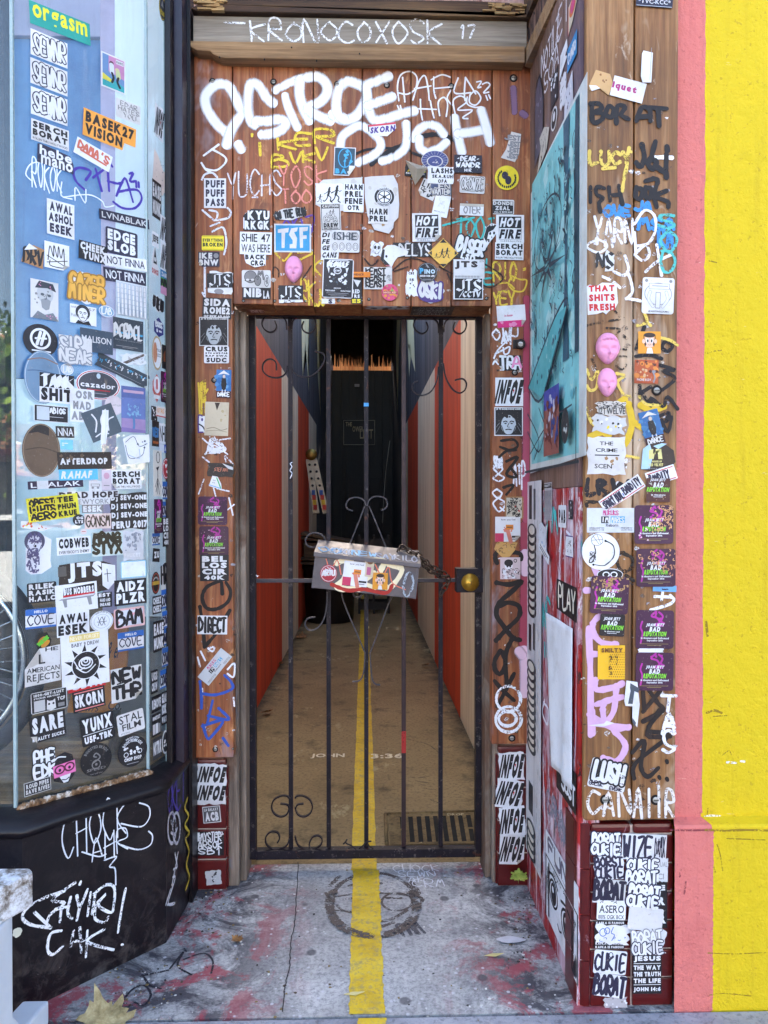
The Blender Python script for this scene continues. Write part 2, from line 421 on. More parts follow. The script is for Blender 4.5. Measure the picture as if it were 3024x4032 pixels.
def chipped_iron():
    t = NT('chipped_black_iron'); v = t.pos(); c = t.ramp(t.noise(v, 9, 6, .75), [(.3, '#0f0b12'), (.7, '#241e28')])
    c = t.mix(t.ramp(t.noise(v, 38, 5, .75), [(.58, 0.0), (.66, .7)]), c, '#6a625f'); c = t.mix(t.ramp(t.noise(v, 21, 5, .75, .4), [(.62, 0.0), (.68, .8)]), c, '#5a3424')
    t.base(c); t.rough(.5); t.b.inputs['Specular IOR Level'].default_value = .22; t.bump(t.noise(v, 160, 3, .7), .4, .002); return t.m
M_IRON = chipped_iron()
M_IRONG = plain('#504c50', .5, .3, .6, 40, 'bare_iron', .4, .3)
M_BRASS = plain('#d9a63e', .3, .75, .3, 30, 'brass')
M_STEEL = plain('#b4b1aa', .4, .5, .4, 60, 'screw_steel')
M_RUST = plain('#5a3a26', .7, .5, .5, 80, 'rusty_steel')
def stucco(name, c, dirt, dscale=1.8, dth=.6, bump=.6):
    t = NT(name); v = t.pos(); n = t.noise(v, dscale, 6, .7); f = t.noise(v, 120, 4, .7)
    c2 = t.mix(t.ramp(n, [(dth, 0.0), (dth + .16, .55)]), c, dirt)
    sp = t.noise(v, 260, 2, .8); c2 = t.mix(t.ramp(sp, [(.70, 0.0), (.75, .5)]), c2, '#6a5a2a' if 'yellow' in name else dirt)
    st = t.noise(t.pos((26, 26, 1.4)), 1, 4, .7); c2 = t.mix(t.ramp(st, [(.55, 0.0), (.78, .35)]), c2, dirt)
    pit = t.noise(v, 75, 2, .6); c2 = t.mix(t.ramp(pit, [(.28, .55), (.36, 0.0)]), c2, dirt); c2 = t.mix(t.ramp(t.noise(t.pos((2.2, 2.2, 9)), 5, 4, .7), [(.69, 0.0), (.74, .55)]), c2, '#e9e4d0')
    t.base(c2); t.rough(.75); t.bump(t.math('ADD', t.math('MULTIPLY', n, 2.2), t.math('ADD', t.math('MULTIPLY', f, .5), t.math('MULTIPLY', t.noise(v, 22, 3, .6), .9))), .9, .008); return t.m
M_YEL = stucco('yellow_stucco', '#d6ba02', '#ac8a0f')
M_PINK = stucco('pink_stucco', '#d4766f', '#a8484c', 2.4)
def tile(name, c, groove=.003):
    t = NT(name); v = t.pos(); n = t.noise(v, 6, 5, .7)
    cc = t.mix(t.ramp(n, [(.60, 0.0), (.74, .6)]), c, '#3c1014'); cc = t.mix(t.ramp(t.noise(v, 9, 4, .7, 1.0), [(.66, 0.0), (.72, .5)]), cc, '#b79aa6')
    t.base(cc); t.rough(.3); t.bump(n, .15, .004); return t.m
M_TILE = tile('oxblood_tile', '#561312')
M_GROUT = plain('#d3c4bb', .9, 0, .4, 60, 'grout')
def floor_mat():
    t = NT('stained_concrete'); v = t.pos(); g = t.new('NewGeometry'); sx = t.new('SeparateXYZ'); t.link(g.outputs['Position'], sx.inputs[0])
    big = t.noise(v, 2.2, 6, .7); med = t.noise(v, 9, 6, .75, .4); fine = t.noise(v, 70, 4, .75)
    c = t.ramp(big, [(.3, '#8a8786'), (.5, '#b2b0ae'), (.7, '#d2d0ce')])
    c = t.mix(t.ramp(fine, [(.36, .6), (.56, 0.0)]), c, '#55525a')
    ax = t.math('ABSOLUTE', t.math('SUBTRACT', sx.outputs[0], .02))
    side = t.ramp(ax, [(.16, 0.0), (.46, 1.0)])
    dk = t.math('MULTIPLY', t.ramp(t.noise(v, 4.2, 7, .78, .8), [(.44, 0.0), (.55, .9)]), side)
    c = t.mix(dk, c, '#2b2733')
    rd = t.math('MULTIPLY', t.ramp(t.noise(t.pos((1, .8, 1)), 5.0, 7, .78, .5), [(.51, 0.0), (.57, .85)]), side)
    c = t.mix(rd, c, '#9c3c48')
    gn = t.math('MULTIPLY', t.ramp(t.noise(v, 6.5, 4, .7), [(.69, 0.0), (.73, .6)]), side); c = t.mix(gn, c, '#47665e')
    c = t.mix(t.ramp(t.noise(v, 12, 5, .8), [(.66, 0.0), (.70, .7)]), c, '#c9c7cf')
    vo = t.new('TexVoronoi', Scale=7.5); t.link(v, vo.inputs['Vector'])
    c = t.mix(t.ramp(vo.outputs['Distance'], [(.10, .75), (.15, 0.0)]), c, '#3f3b42')
    vo2 = t.new('TexVoronoi', Scale=26); t.link(v, vo2.inputs['Vector'])
    c = t.mix(t.ramp(vo2.outputs['Distance'], [(.10, .7), (.16, 0.0)]), c, '#c8c6cc')
    t.base(c); t.rough(t.ramp(med, [(.3, .9), (.7, .55)])); t.bump(t.math('ADD', med, t.math('MULTIPLY', fine, .7)), .55, .004); return t.m
M_FLOOR = floor_mat()
def grime_mat(name, stops, scale=3, dirt='#2d2415', rough=.85, spots=True, edges=False):
    t = NT(name); v = t.pos(); n = t.noise(v, scale, 6, .72, .3); f = t.noise(v, 60, 4, .7)
    c = t.ramp(n, stops); c = t.mix(t.ramp(t.noise(v, scale * 2.7, 5, .75), [(.55, 0.0), (.68, .7)]), c, dirt)
    c = t.mix(t.ramp(f, [(.35, .5), (.5, 0.0)]), c, dirt)
    if spots: c = t.mix(t.ramp(t.noise(v, 48, 3, .7), [(.70, 0.0), (.73, .7)]), c, '#b9ac8c')
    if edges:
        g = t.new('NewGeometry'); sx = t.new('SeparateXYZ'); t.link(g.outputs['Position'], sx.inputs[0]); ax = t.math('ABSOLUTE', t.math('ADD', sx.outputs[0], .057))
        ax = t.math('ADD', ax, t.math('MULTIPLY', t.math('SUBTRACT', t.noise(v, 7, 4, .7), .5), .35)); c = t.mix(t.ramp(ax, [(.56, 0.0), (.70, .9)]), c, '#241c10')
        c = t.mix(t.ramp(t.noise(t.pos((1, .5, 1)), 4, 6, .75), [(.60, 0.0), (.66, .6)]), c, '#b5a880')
    t.base(c); t.rough(rough); t.bump(t.math('ADD', n, f), .5, .005); return t.m
M_AFLOOR = grime_mat('bounce_lit_alley_concrete', [(.25, '#786442'), (.5, '#907a54'), (.75, '#a08a62')], 1.6, '#3c3220', .85, True, True)  # brown base stands for warm bounced light on the concrete; patches are dirt
M_STRIPE = grime_mat('worn_yellow_line', [(.3, '#b8920f'), (.5, '#d6b21c'), (.75, '#e4c840')], 7, '#8a7c66', .7)
M_WALK = grime_mat('pavement_concrete', [(.3, '#77757c'), (.5, '#96959c'), (.7, '#b0afb4')], 3, '#4a484e')
M_ROAD = grime_mat('asphalt', [(.3, '#303032'), (.5, '#3c3c3e'), (.7, '#4a4a4c')], 4, '#242426')
def streak(name, stops, dirt, sc=(10, 10, .8), amt=.6):
    t = NT(name); n = t.noise(t.pos(sc), 1, 5, .65); c = t.ramp(n, stops)
    c = t.mix(t.ramp(t.noise(t.pos((30, 30, 1)), 1, 5, .7), [(.55, 0.0), (.75, amt)]), c, dirt)
    t.base(c); t.rough(.8); t.bump(t.noise(t.pos(), 90, 4, .7), .4, .004); return t.m
M_AORANGE = streak('orange_wall_paint', [(.3, '#a8340c'), (.6, '#d24812')], '#6a1d0c')
M_AWHITE = streak('cream_wall_paint', [(.3, '#c9bba2'), (.6, '#ece0c8')], '#6f6250')
M_ADARK = streak('charcoal_paint_sun_streaks', [(.3, '#26262e'), (.5, '#4a4a54'), (.74, '#6a6a72'), (.80, '#d8cfa8')], '#1c1c22', (7, 7, .35))  # palest stop stands for streaks of sunlight on the charcoal paint

# ================================================================ setting: ground, road, alley floor
def slab(name, x0, y0, x1, y1, ztop, mat, thick=.12):
    mb = MB(); mb.box((x0, y0, ztop - thick), (x1, y1, ztop), mat); return tag(mb.build(name), kind='structure')
YJ = fl(1512, 4003).y
slab('doorway_floor', -3.2, YJ + .006, 1.2, YG + .03, 0, M_FLOOR)
slab('pavement', -60, -1.6, 60, YJ - .006, 0, M_WALK, .3)
mb = MB(); mb.box((-60, -1.75, -.3), (60, -1.604, .004), M_WALK, bev=.012); tag(mb.build('kerb'), kind='structure')
slab('road', -60, -13, 60, -1.7, -.13, M_ROAD)
slab('far_pavement', -60, -17, 60, -12.9, 0, M_WALK, .3)
mb = MB(); mb.poly([(-900, -900, -.35), (900, -900, -.35), (900, 900, -.35), (-900, 900, -.35)], M_ROAD); tag(mb.build('ground'), kind='structure')
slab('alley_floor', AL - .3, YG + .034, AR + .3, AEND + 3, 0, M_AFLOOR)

# yellow line along the middle of doorway and alley
mb = MB(); rnd = random.Random(5)
def strip(mb, xa, xb, y0, y1, mat, z=.003, n=60):
    P = []; Q = []
    for i in range(n + 1):
        y = y0 + (y1 - y0) * i / n; P.append((xa + rnd.uniform(-.0025, .0025), y, z)); Q.append((xb + rnd.uniform(-.003, .003), y, z))
    for i in range(n): mb.poly([P[i], Q[i], Q[i + 1], P[i + 1]], mat)
strip(mb, -.044, .054, YJ + .008, YG - .03, M_STRIPE); strip(mb, -.052, .045, YG - .03, AEND - 2, M_STRIPE, .0035, 200)
strip(mb, -.02, .058, YJ - .5, YJ - .008, M_STRIPE)
line = tag(mb.build('yellow_line'), 'worn yellow line painted along the doorway and alley floor', 'floor line')

# ================================================================ door surround: boards, posts, screws
sur = thing('door_surround', 'red brown board cladding around the gate, covered in graffiti', 'door surround', (0, YD, 0))
ZB, ZT = PD.z('G', 900, 1235)[1], 3.02
bx = [PD.uv(x, 700)[0] for x in (916, 1074.5, 1234, 1426, 1618.6, 1777, 1938)]
UL, UR = PD.uv(765, 1500)[0], PD.uv(2078, 1500)[0]
def board(x0, x1, z0, z1, y, th, mat, parent, name='board', bev=.004):
    mb = MB(); mb.box((x0 + .0015, y, z0), (x1 - .0015, y + th, z1), mat, bev=bev); return mb.build(name, parent, ((x0 + x1) / 2, y, z0))
for i in range(6): board(bx[i], bx[i + 1], ZB + random.Random(i).uniform(-.003, .003), ZT, YD + random.Random(i + 9).uniform(0, .002), .125, M_BOARD, sur)
board(UL, bx[0], PD.z('D', 1400, 470)[1], ZT, YD, .05, M_BOARD, sur, 'post_board')
board(bx[6], UR + .03, PD.z('T', 200, 2065)[1], ZT, YD, .05, M_BOARD, sur, 'post_board')
def screw(k, x, y, r, parent, pl=PD, mat=None, ring=True):
    u, v = pl.z(k, x, y); mb = MB(); Mx = Matrix.Translation(pl.p(u, v, -.004)) @ Matrix(((pl.u.x, pl.v.x, pl.n.x, 0), (pl.u.y, pl.v.y, pl.n.y, 0), (pl.u.z, pl.v.z, pl.n.z, 0), (0, 0, 0, 1)))
    if ring: mb.lathe([(r * 1.45, .004), (r * 1.45, .0046), (r * 1.1, .0044)], plain('#1a100b', .8), Mx, 16)
    mb.lathe([(r * .85, 0), (r * .85, .005), (r * .75, .0062), (.0005, .0065)], mat or M_STEEL, Mx, 14)
    mb.box((-r * .7, -r * .12, .0060), (r * .7, r * .12, .0070), plain('#3a3632', .6), Mx)
    mb.build('screw', parent, pl.p(u, v, 0))
for k, x, y, r in (('E', 217, 717, .008), ('E', 755, 722, .008), ('E', 1318, 742, .008), ('F', 276, 752, .008), ('F', 845, 762, .008), ('F', 1395, 690, .010),
                   ('G', 490, 1198, .004), ('G', 767, 1200, .004), ('G', 1040, 1200, .004), ('G', 1167, 1198, .004), ('G', 1327, 1198, .004), ('G', 1597, 1185, .004), ('H', 118, 1185, .004), ('H', 457, 1172, .004), ('H', 1155, 1178, .005),
                   ('S', 312, 780, .008), ('T', 243, 2015, .009), ('T', 283, 1960, .004), ('X', 217, 1276, .007), ('X', 335, 1272, .003), ('Q', 237, 668, .007)):
    screw(k, x, y, r, sur)

# header beam: three timbers stacked
hb = thing('header_beam', 'weathered three-layer timber beam above the gate with chalk writing', 'beam', (.0, YD, 3.0))
YB = YD - .05
z0, z1, z2, z3 = [1.4 + (1985 - y) * YB / FPX for y in (247, 182, 76, 14)]
xl, xr = (762 - 1436) / FPX * YB, (2067 - 1436) / FPX * YB
def hprism(prof, z_lo, z_hi, mat, name, y0, y1, x0, x1, left=None):
    mb = MB(); pts = [(x1, z_lo), (x1, z_hi), (x0, z_hi)] + (left or []) + ([] if left else [(x0, z_lo)])
    Mx = Matrix(((1, 0, 0, 0), (0, 0, 1, y0), (0, 1, 0, 0), (0, 0, 0, 1)))
    mb.prism(pts, y1 - y0, mat, Mx, bev=.004); return mb.build(name, hb)
dz = z1 - z0
ogee = [(xl - .016, z1 - .12 * dz), (xl - .012, z1 - .3 * dz), (xl + .02, z0 + .42 * dz), (xl + .065, z0 + .40 * dz), (xl + .075, z0 + .22 * dz), (xl + .10, z0 + .04 * dz), (xl + .12, z0)]
hprism(None, z0, z1 - .001, M_BEAMT, 'moulding', YB, YD + .12, xl - .016, xr, ogee)
hprism(None, z1, z2 - .001, M_BEAMG, 'fascia_board', YB + .012, YD + .12, xl + .004, xr + .01)
rb = random.Random(8)
mb = MB(); pts = [(xl + .02, z2 + .004)] + [(xl + x, z2 + y) for x, y in ((.0, .012), (.03, .03), (.02, .05), (.09, .062))] + [(xl + .15, z3), (xr - .17, z3), (xr - .04, z3 - .005), (xr + .0, z3 - .03), (xr - .02, z3 - .045), (xr + .03, z2 + .02), (xr + .02, z2)]
mb.prism(pts[::-1], .17, M_BEAMD, Matrix(((1, 0, 0, 0), (0, 0, 1, YB - .006), (0, 1, 0, 0), (0, 0, 0, 1))), bev=.004)
top_t = mb.build('top_timber', hb)
M_SPLIT = wood('split_wood_ends', '#6b4a26', '#b08d5c', '#d8bd8c', 0, None, .85)
mb = MB()
for q in range(60):                                   # splintered ends of the top timber
    s = rb.choice((0, 1)); x = (xr - rb.uniform(.0, .13)) if s else (xl + .02 + rb.uniform(0, .09)); z = rb.uniform(z2 + .006, z3 - .012); l = rb.uniform(.015, .05)
    mb.box((x - l / 2, YB - .006 - rb.uniform(.003, .010), z - rb.uniform(.001, .003)), (x + l / 2, YB + .004, z + rb.uniform(.001, .004)), M_SPLIT)
mb.build('splinters', hb)
for i, (x, y) in enumerate(((1515, 475), (675, 523), (1135, 535), (915, 420), (280, 505))):
    screw('E', x, y, .003, hb, Plane((0, YB, 0), (1, 0, 0)), plain('#1a1412', .9), False)
# return of the beam along the splayed side wall
pz = lambda px, py, z: CAM + ray(px, py) * ((z - CAM.z) / ray(px, py).z)
ra, rbk = pz(2066, 263, z0), pz(2187, 0, z0)
rd = (rbk - ra); rd.z = 0; rd.normalize()
rn = Vector((rd.y, -rd.x, 0)); rn = rn if rn.x > 0 else -rn
mb = MB(); a = Vector((ra.x, ra.y, 0)); L = .60
def rq(d, t, z): p = a + rd * d + rn * t; return (p.x, p.y, z)
for (za, zb_, t0, m) in ((z0, z1, 0, M_BEAMT), (z1, z2, .012, M_SIDE), (z2, z3 + .05, -.004, M_BEAMD)):
    vs = [rq(d, t, z) for z in (za + .001, zb_) for d, t in ((0, t0), (L, t0), (L, .5), (-.25, .5))]
    mb.mesh(vs, [(0, 1, 2, 3), (4, 7, 6, 5), (0, 4, 5, 1), (1, 5, 6, 2), (2, 6, 7, 3), (3, 7, 4, 0)], m)
ret = mb.build('side_return', hb); retp = Plane(a + rn * .011, rd)
# wall of faded pink boards above the beam, and the body of the building over everything
up = thing('upper_wall', 'faded pink board wall above the timber beam', 'wall', (0, YD, 3.1))
for i in range(2, 13):
    mb = MB(); x = -1.05 + i * .21; mb.box((x, YD + .001 * (i % 3), 2.99), (x + .207, YD + .12, 4.3), M_PINKB); mb.build('board', up)
M_MASS = streak('plain_render', [(.3, '#8d7f74'), (.6, '#b5a69a')], '#6a5d54')

# ================================================================ jambs and tiled plinths
fr = thing('door_frame', 'weathered grey brown timber door frame around the iron gate', 'door frame', (0, 2.75, 0))
jl, jr = (980 - 1436) / FPX * 2.80, (1903 - 1436) / FPX * 2.80
for x0, x1 in ((bx[0] - .04, jl), (jr, bx[6] + .04)):
    mb = MB(); s = 1 if x0 < 0 else -1
    e, o = (x1, x0) if s > 0 else (x0, x1)
    lo, hi = sorted((o, e - s * .022)); mb.box((lo, YD + .055, 0), (hi, 2.86, ZB - .002), M_JAMB, bev=.004)
    lo, hi = sorted((e - s * .0225, e)); mb.box((lo, YD + .09, 0), (hi, 2.865, ZB - .002), M_JAMB, bev=.005)
    mb.build('jamb', fr)
mb = MB(); mb.box((jl - .02, YD + .128, ZB + .004), (jr + .02, 2.815, ZB + .06), M_BOARD); mb.build('head', fr)
mb = MB(); mb.box((UL, YD + .052, ZB + .061), (UR, YD + .124, 3.4), M_BEAMD); mb.box((UL, YD + .126, ZB + .061), (UR, 2.83, 3.4), M_BEAMD); mb.build('backing', fr)  # added behind the cladding to keep sunlight out of the board joints

def tiled(name, label, x0, x1, y, z1, depth, tw, cols, rows, side, cap=True, r=.018):
    t = thing(name, label, 'plinth', ((x0 + x1) / 2, y, 0)); mb = MB()
    mb.box((x0 + .004, y + .004, 0), (x1 - .004, y + depth, z1 - .006), M_GROUT); mb.build('grout_bed', t)
    mb = MB(); g = .0058
    zs = [0]; zz = z1 - (.032 if cap else 0)
    for r_ in range(rows): zs.append(zz * (r_ + 1) / rows)
    xs = [x0 + (x1 - x0) * c / cols for c in range(cols + 1)]
    for i in range(cols):
        for j in range(rows):
            mb.box((xs[i] + g / 2, y - .002, zs[j] + g / 2), (xs[i + 1] - g / 2, y + .012, zs[j + 1] - g / 2), M_TILE, bev=.002)
    if cap:
        for i in range(cols): mb.box((xs[i] + g / 2, y - .004, zz + g / 2), (xs[i + 1] - g / 2, y + .03, z1), M_TILE, bev=.010)
    if side:
        xe = x1 if side > 0 else x0
        for j in range(rows):
            lo, hi = sorted((xe + side * .003, xe - side * .010)); mb.box((lo, y + .013, zs[j] + g / 2), (hi, y + depth - .002, zs[j + 1] - g / 2), M_TILE, bev=.002)
    mb.build('tiles', t); return t
zt = PT.z('D', 1400, 482)[1]
tiled('tiled_plinth', 'narrow dark red tiled plinth under the left door post', PT.uv(771, 3300)[0], PT.uv(893, 3300)[0], YD + .03, zt, .14, .1, 1, 4, 1)
zt2 = PT.z('L', 170, 205)[1]
tiled('tiled_plinth', 'dark red tiled plinth under the right door post beside the leaf', PT.uv(1958, 3300)[0], PT.uv(2090, 3300)[0], YD + .03, zt2, .14, .1, 1, 4, -1)

# ================================================================ splayed side wall and the front pilaster
SWL = (sb - sa).length
M_SPAINT = None
def side_mat():
    t = NT('layered_poster_paint'); v = t.pos((14, 14, 2.2)); n = t.noise(v, 1.0, 6, .75, 1.2); n2 = t.noise(t.pos((20, 20, 3)), 1, 5, .75, .8); n3 = t.noise(t.pos((1, 1, .5)), 6, 5, .7)
    c = t.ramp(n, [(.30, '#2a1418'), (.38, '#7d1416'), (.47, '#b01a18'), (.53, '#8a2230'), (.58, '#cfc6d4'), (.66, '#9d8fae'), (.74, '#4fb9b4'), (.80, '#3a2022')], 'LINEAR')
    c = t.mix(t.ramp(n2, [(.50, 0.0), (.56, .85)]), c, '#a3171a'); c = t.mix(t.ramp(n3, [(.50, 0.0), (.60, .75)]), c, '#d2bccb'); c = t.mix(t.ramp(t.noise(t.pos((9, 9, 1.2)), 1, 6, .8, 1.5), [(.56, 0.0), (.60, .9)]), c, '#e4e0e8'); c = t.mix(t.ramp(t.noise(t.pos((12, 12, 3)), 1.3, 5, .75, 1.0), [(.60, 0.0), (.64, .9)]), c, '#1f161c')
    t.base(c); t.rough(.45); t.bump(n, .4, .004); return t.m
M_SPAINT = side_mat()
sw = thing('side_wall', 'splayed side wall of the doorway under posters and red paint', 'wall', tuple(sa))
z_mid = PS.z('W', 250, 470)[1]; z_pos = PS.z('J', 300, 1850)[1]
def swbox(u0, u1, z0, z1, h, mat, name):
    mb = MB(); vs = [PS.p(u, z, hh) for hh in (h, h - .06) for u, z in ((u0, z0), (u1, z0), (u1, z1), (u0, z1))]
    mb.mesh(vs, [(0, 1, 2, 3), (7, 6, 5, 4), (0, 4, 5, 1), (1, 5, 6, 2), (2, 6, 7, 3), (3, 7, 4, 0)], mat); return mb.build(name, sw)
for i in range(4): swbox(-.06 + i * (SWL + .025) / 4, -.06 + (i + 1) * (SWL + .025) / 4 - .003, 1.45, 3.3, 0, M_SIDE, 'board')
swbox(-.06, SWL - .036, .0, 1.448, -.001, M_SPAINT, 'painted_panel')

pil = thing('front_pilaster', 'tan timber pilaster of two wide boards beside the pink band', 'pilaster', (.6, YF, 0))
zpb = PF.z('L', 800, 638)[1]
fx = [PF.uv(x, 1500)[0] for x in (2303, 2494.5, 2671)]
for i in range(2): board(fx[i], fx[i + 1], zpb, 3.6, YF + .002 * i, .03, M_BOARDF, pil, bev=.008)
mb = MB(); mb.box((fx[0] + .004, YF + .031, zpb), (fx[2], YF + .4, 3.6), M_SIDE); mb.build('core', pil)
for k, x, y, r in (('L', 713, 515, .010), ('L', 1007, 516, .010), ('J', 1132, 1218, .010), ('I', 886, 1842, .005), ('J', 20, 840, .008)): screw(k, x, y, r, pil, PF)
ft = tiled('tiled_plinth', 'wide dark red tiled plinth under the tan pilaster, thick with stickers', PFT.uv(2322, 3600)[0], PFT.uv(2638, 3600)[0] + .011, YF + .025, PFT.z('L', 800, 655)[1], .3, .11, 2, 6, 0)
# rounded corner tiles between plinth and side wall
mb = MB(); cx0 = PFT.uv(2322, 3600)[0]; zc = PFT.z('L', 800, 655)[1]
for j in range(4):
    za, zb_ = zc * j / 4 + .002, zc * (j + 1) / 4 - .001
    pts = [(cx0, YF + .023)] + [(cx0 - .022 - .03 * math.sin(q / 6 * math.pi / 2) + .016, YF + .023 + .035 * (1 - math.cos(q / 6 * math.pi / 2))) for q in range(1, 7)] + [(cx0 - .036, YF + .14), (cx0, YF + .14)]
    mb.prism(pts[::-1], zb_ - za, M_TILE, Matrix.Translation((0, 0, za)))
mb.build('corner_tiles', ft)

# ================================================================ yellow wall with its pink band
yw = thing('yellow_wall', 'bright yellow stucco wall with a pink band along its left edge', 'wall', (1.0, YF, 0))
zl = 1.4 - (3240 - 1985) * (YF + .03) / FPX; zl2 = 1.4 - (3268 - 1985) * (YF + .02) / FPX
xp0, xp1 = PY_.uv(2665, 1500)[0], PY_.uv(2773, 1500)[0]; xq0, xq1 = PY_.uv(2639, 3600)[0], PY_.uv(2783, 3600)[0]
def ywall(x0, x1, q0, q1, mat, name):
    mb = MB(); prof = [(YF + .001, -.05), (YF + .001, zl2), (YF + .006, zl2 + .006), (YF + .040, zl), (YF + .040, 5.2)]
    vs = []
    for i, (y, z) in enumerate(prof):
        lo, hi = (q0, q1) if i < 3 else (x0, x1); vs += [(lo, y, z), (hi, y, z)]
    vs += [(lo, YF + .5, prof[-1][1]), (hi, YF + .5, prof[-1][1]), (lo, YF + .5, prof[0][1]), (hi, YF + .5, prof[0][1])]
    n = len(prof); fs = [(2 * i, 2 * i + 1, 2 * i + 3, 2 * i + 2) for i in range(n - 1 + 2)]
    mb.mesh(vs, fs, mat); return mb.build(name, yw)
ywall(xp0, xp1, xq0, xq1, M_PINK, 'pink_band'); ywall(xp1 + .0005, 30, xq1 + .0005, 30, M_YEL, 'yellow_field')

# ================================================================ alley: walls, roof, end wall
def alley_wall(name, label, x, s, bands):
    t = thing(name, label, 'wall', (x, 8, 0)); prev = YG + .04
    for y0, y1, m in bands:
        mb = MB(); lo, hi = sorted((x, x + s * .2)); mb.box((lo, y0, 0), (hi, y1 - .001, 2.62), m); mb.build('painted_stripe', t)
    mb = MB(); lo, hi = sorted((x, x + s * .2)); mb.box((lo, YG + .04, 2.621), (hi, 10, 4.0), M_ADARK); mb.box((lo, 10.0005, 2.621), (hi, AEND + 1, 6.7), M_ADARK); mb.build('upper_band', t); return t
alley_wall('alley_wall', 'left alley wall with orange and cream stripes under charcoal paint', AL, -1,
    ((YG + .04, 4.9, M_AWHITE), (4.9, 6.63, M_AORANGE), (6.63, 8.25, M_AWHITE), (8.25, 9.84, M_AORANGE), (9.84, 11.4, M_AWHITE), (11.4, AEND + 1, M_ADARK)))
alley_wall('alley_wall', 'right alley wall with orange and cream stripes under charcoal paint', AR, 1,
    ((YG + .04, 4.81, M_AWHITE), (4.81, 6.6, M_AORANGE), (6.6, 8.68, M_AWHITE), (8.68, 10.7, M_AORANGE), (10.7, 12.2, M_AWHITE), (12.2, AEND + 1, M_ADARK)))
M_DARKW = wood('dark_door_wood', '#0d0907', '#1a120d', '#2a1e16', 2, None, .6)
be = thing('back_wall', 'dark boarded wall with a door at the end of the alley', 'wall', (0, AEND, 0))
for i in range(9):
    mb = MB(); w = (AR - AL + .3) / 9; x = AL - .15 + i * w; mb.box((x, AEND, 0), (x + w - .004, AEND + .08, 4.38), M_DARKW); mb.build('board', be)
mb = MB(); mb.box((-.42, AEND - .05, .05), (.40, AEND - .001, 3.0), M_DARKW, bev=.01)
for a, b in ((-.36, -.04), (.02, .34)):
    for c, d in ((.2, 1.0), (1.2, 2.0)): mb.box((a, AEND - .064, c), (b, AEND - .049, d), M_DARKW, bev=.008)
mb.build('door', be)
M_CORR = plain('#3a2a20', .5, .6, .5, 6, 'rusty_corrugated_iron')
mb = MB(); mb.box((AL - .15, AEND + .081, 0), (AR + .15, AEND + .2, 4.38), M_DARKW); mb.build('backing', be)  # added sheet that stops daylight showing between the end boards
def corrugated(mb, x0, x1, f, mat, n=60, amp=.012):
    """f(t, d) with t across and d the ripple"""
    vs = []; fs = []
    for i in range(n * 4 + 1):
        t = i / (n * 4); d = amp * math.sin(i * math.pi / 2 )
        for q in (0, 1): vs.append(f(t, d, q))
    for i in range(n * 4): fs.append((2 * i, 2 * i + 1, 2 * i + 3, 2 * i + 2))
    mb.mesh(vs, fs, mat)
rf = thing('alley_roof', 'rusty corrugated iron roof over the far end of the alley', 'roof', (0, 12, 5))
mb = MB(); rr = random.Random(2); edge = [4.42 + (rr.random() ** 4) * .30 for _ in range(400)]
corrugated(mb, AL, AR, lambda t, d, q: (AL + (AR - AL) * t, AEND - .2 + d, edge[int(t * 60 * 4) % 400] if q == 0 else 6.6), M_CORR)
mb.build('end_sheet', rf)
mb = MB(); mb.box((AL - 2, AEND + 1.6, 0), (AR + 2, AEND + 1.7, 5.62), streak('glow_orange', [(.3, '#a85a24'), (.7, '#e0a060')], '#5a2c12')); tag(mb.build('added_glow_screen'), 'added orange screen standing for the glow above the back wall', 'light screen')  # screen added behind the gap for an orange glow; also blocks the sun
mb = MB(); corrugated(mb, AL, AR, lambda t, d, q: (AL - .3 + (AR - AL + .6) * t, 10.0 if q == 0 else AEND - .1, (6.25 if q == 0 else 6.6) + d), M_CORR, 18, .02); mb.build('roof_sheet', rf)
for i in range(4):
    mb = MB(); y = 11.1 + i * 1.5; mb.box((AL, y, 5.9), (AR, y + .1, 6.1), M_DARKW); mb.build('rafter', rf)

# body of the building: blocks that keep the sun off the front
def mass(label, a, b, name='building'):
    mb = MB(); mb.box(a, b, M_MASS); return tag(mb.build(name), label, 'building')
mass('plain rendered upper storey above the shop window on the left', (-14, 3.42, 3.45), (AL - .25, 12, 4.0))  # set back, leaving an added opening that lets skylight into the display
mass('plain rendered block behind the right pilaster and yellow wall', (AR + .25, 2.62, 0), (14, 16, 4.0))
mb = MB(); mb.box((-14, 3.9, -.05), (AL - .25, 16, 3.44), M_MASS); tag(mb.build('building'), 'ground floor of the shop behind its window display', 'building')
mb = MB(); mb.box((-.62, YD + .125, 3.2), (AR + 2, 2.95, 4.3), M_MASS); mb.build('core', up)
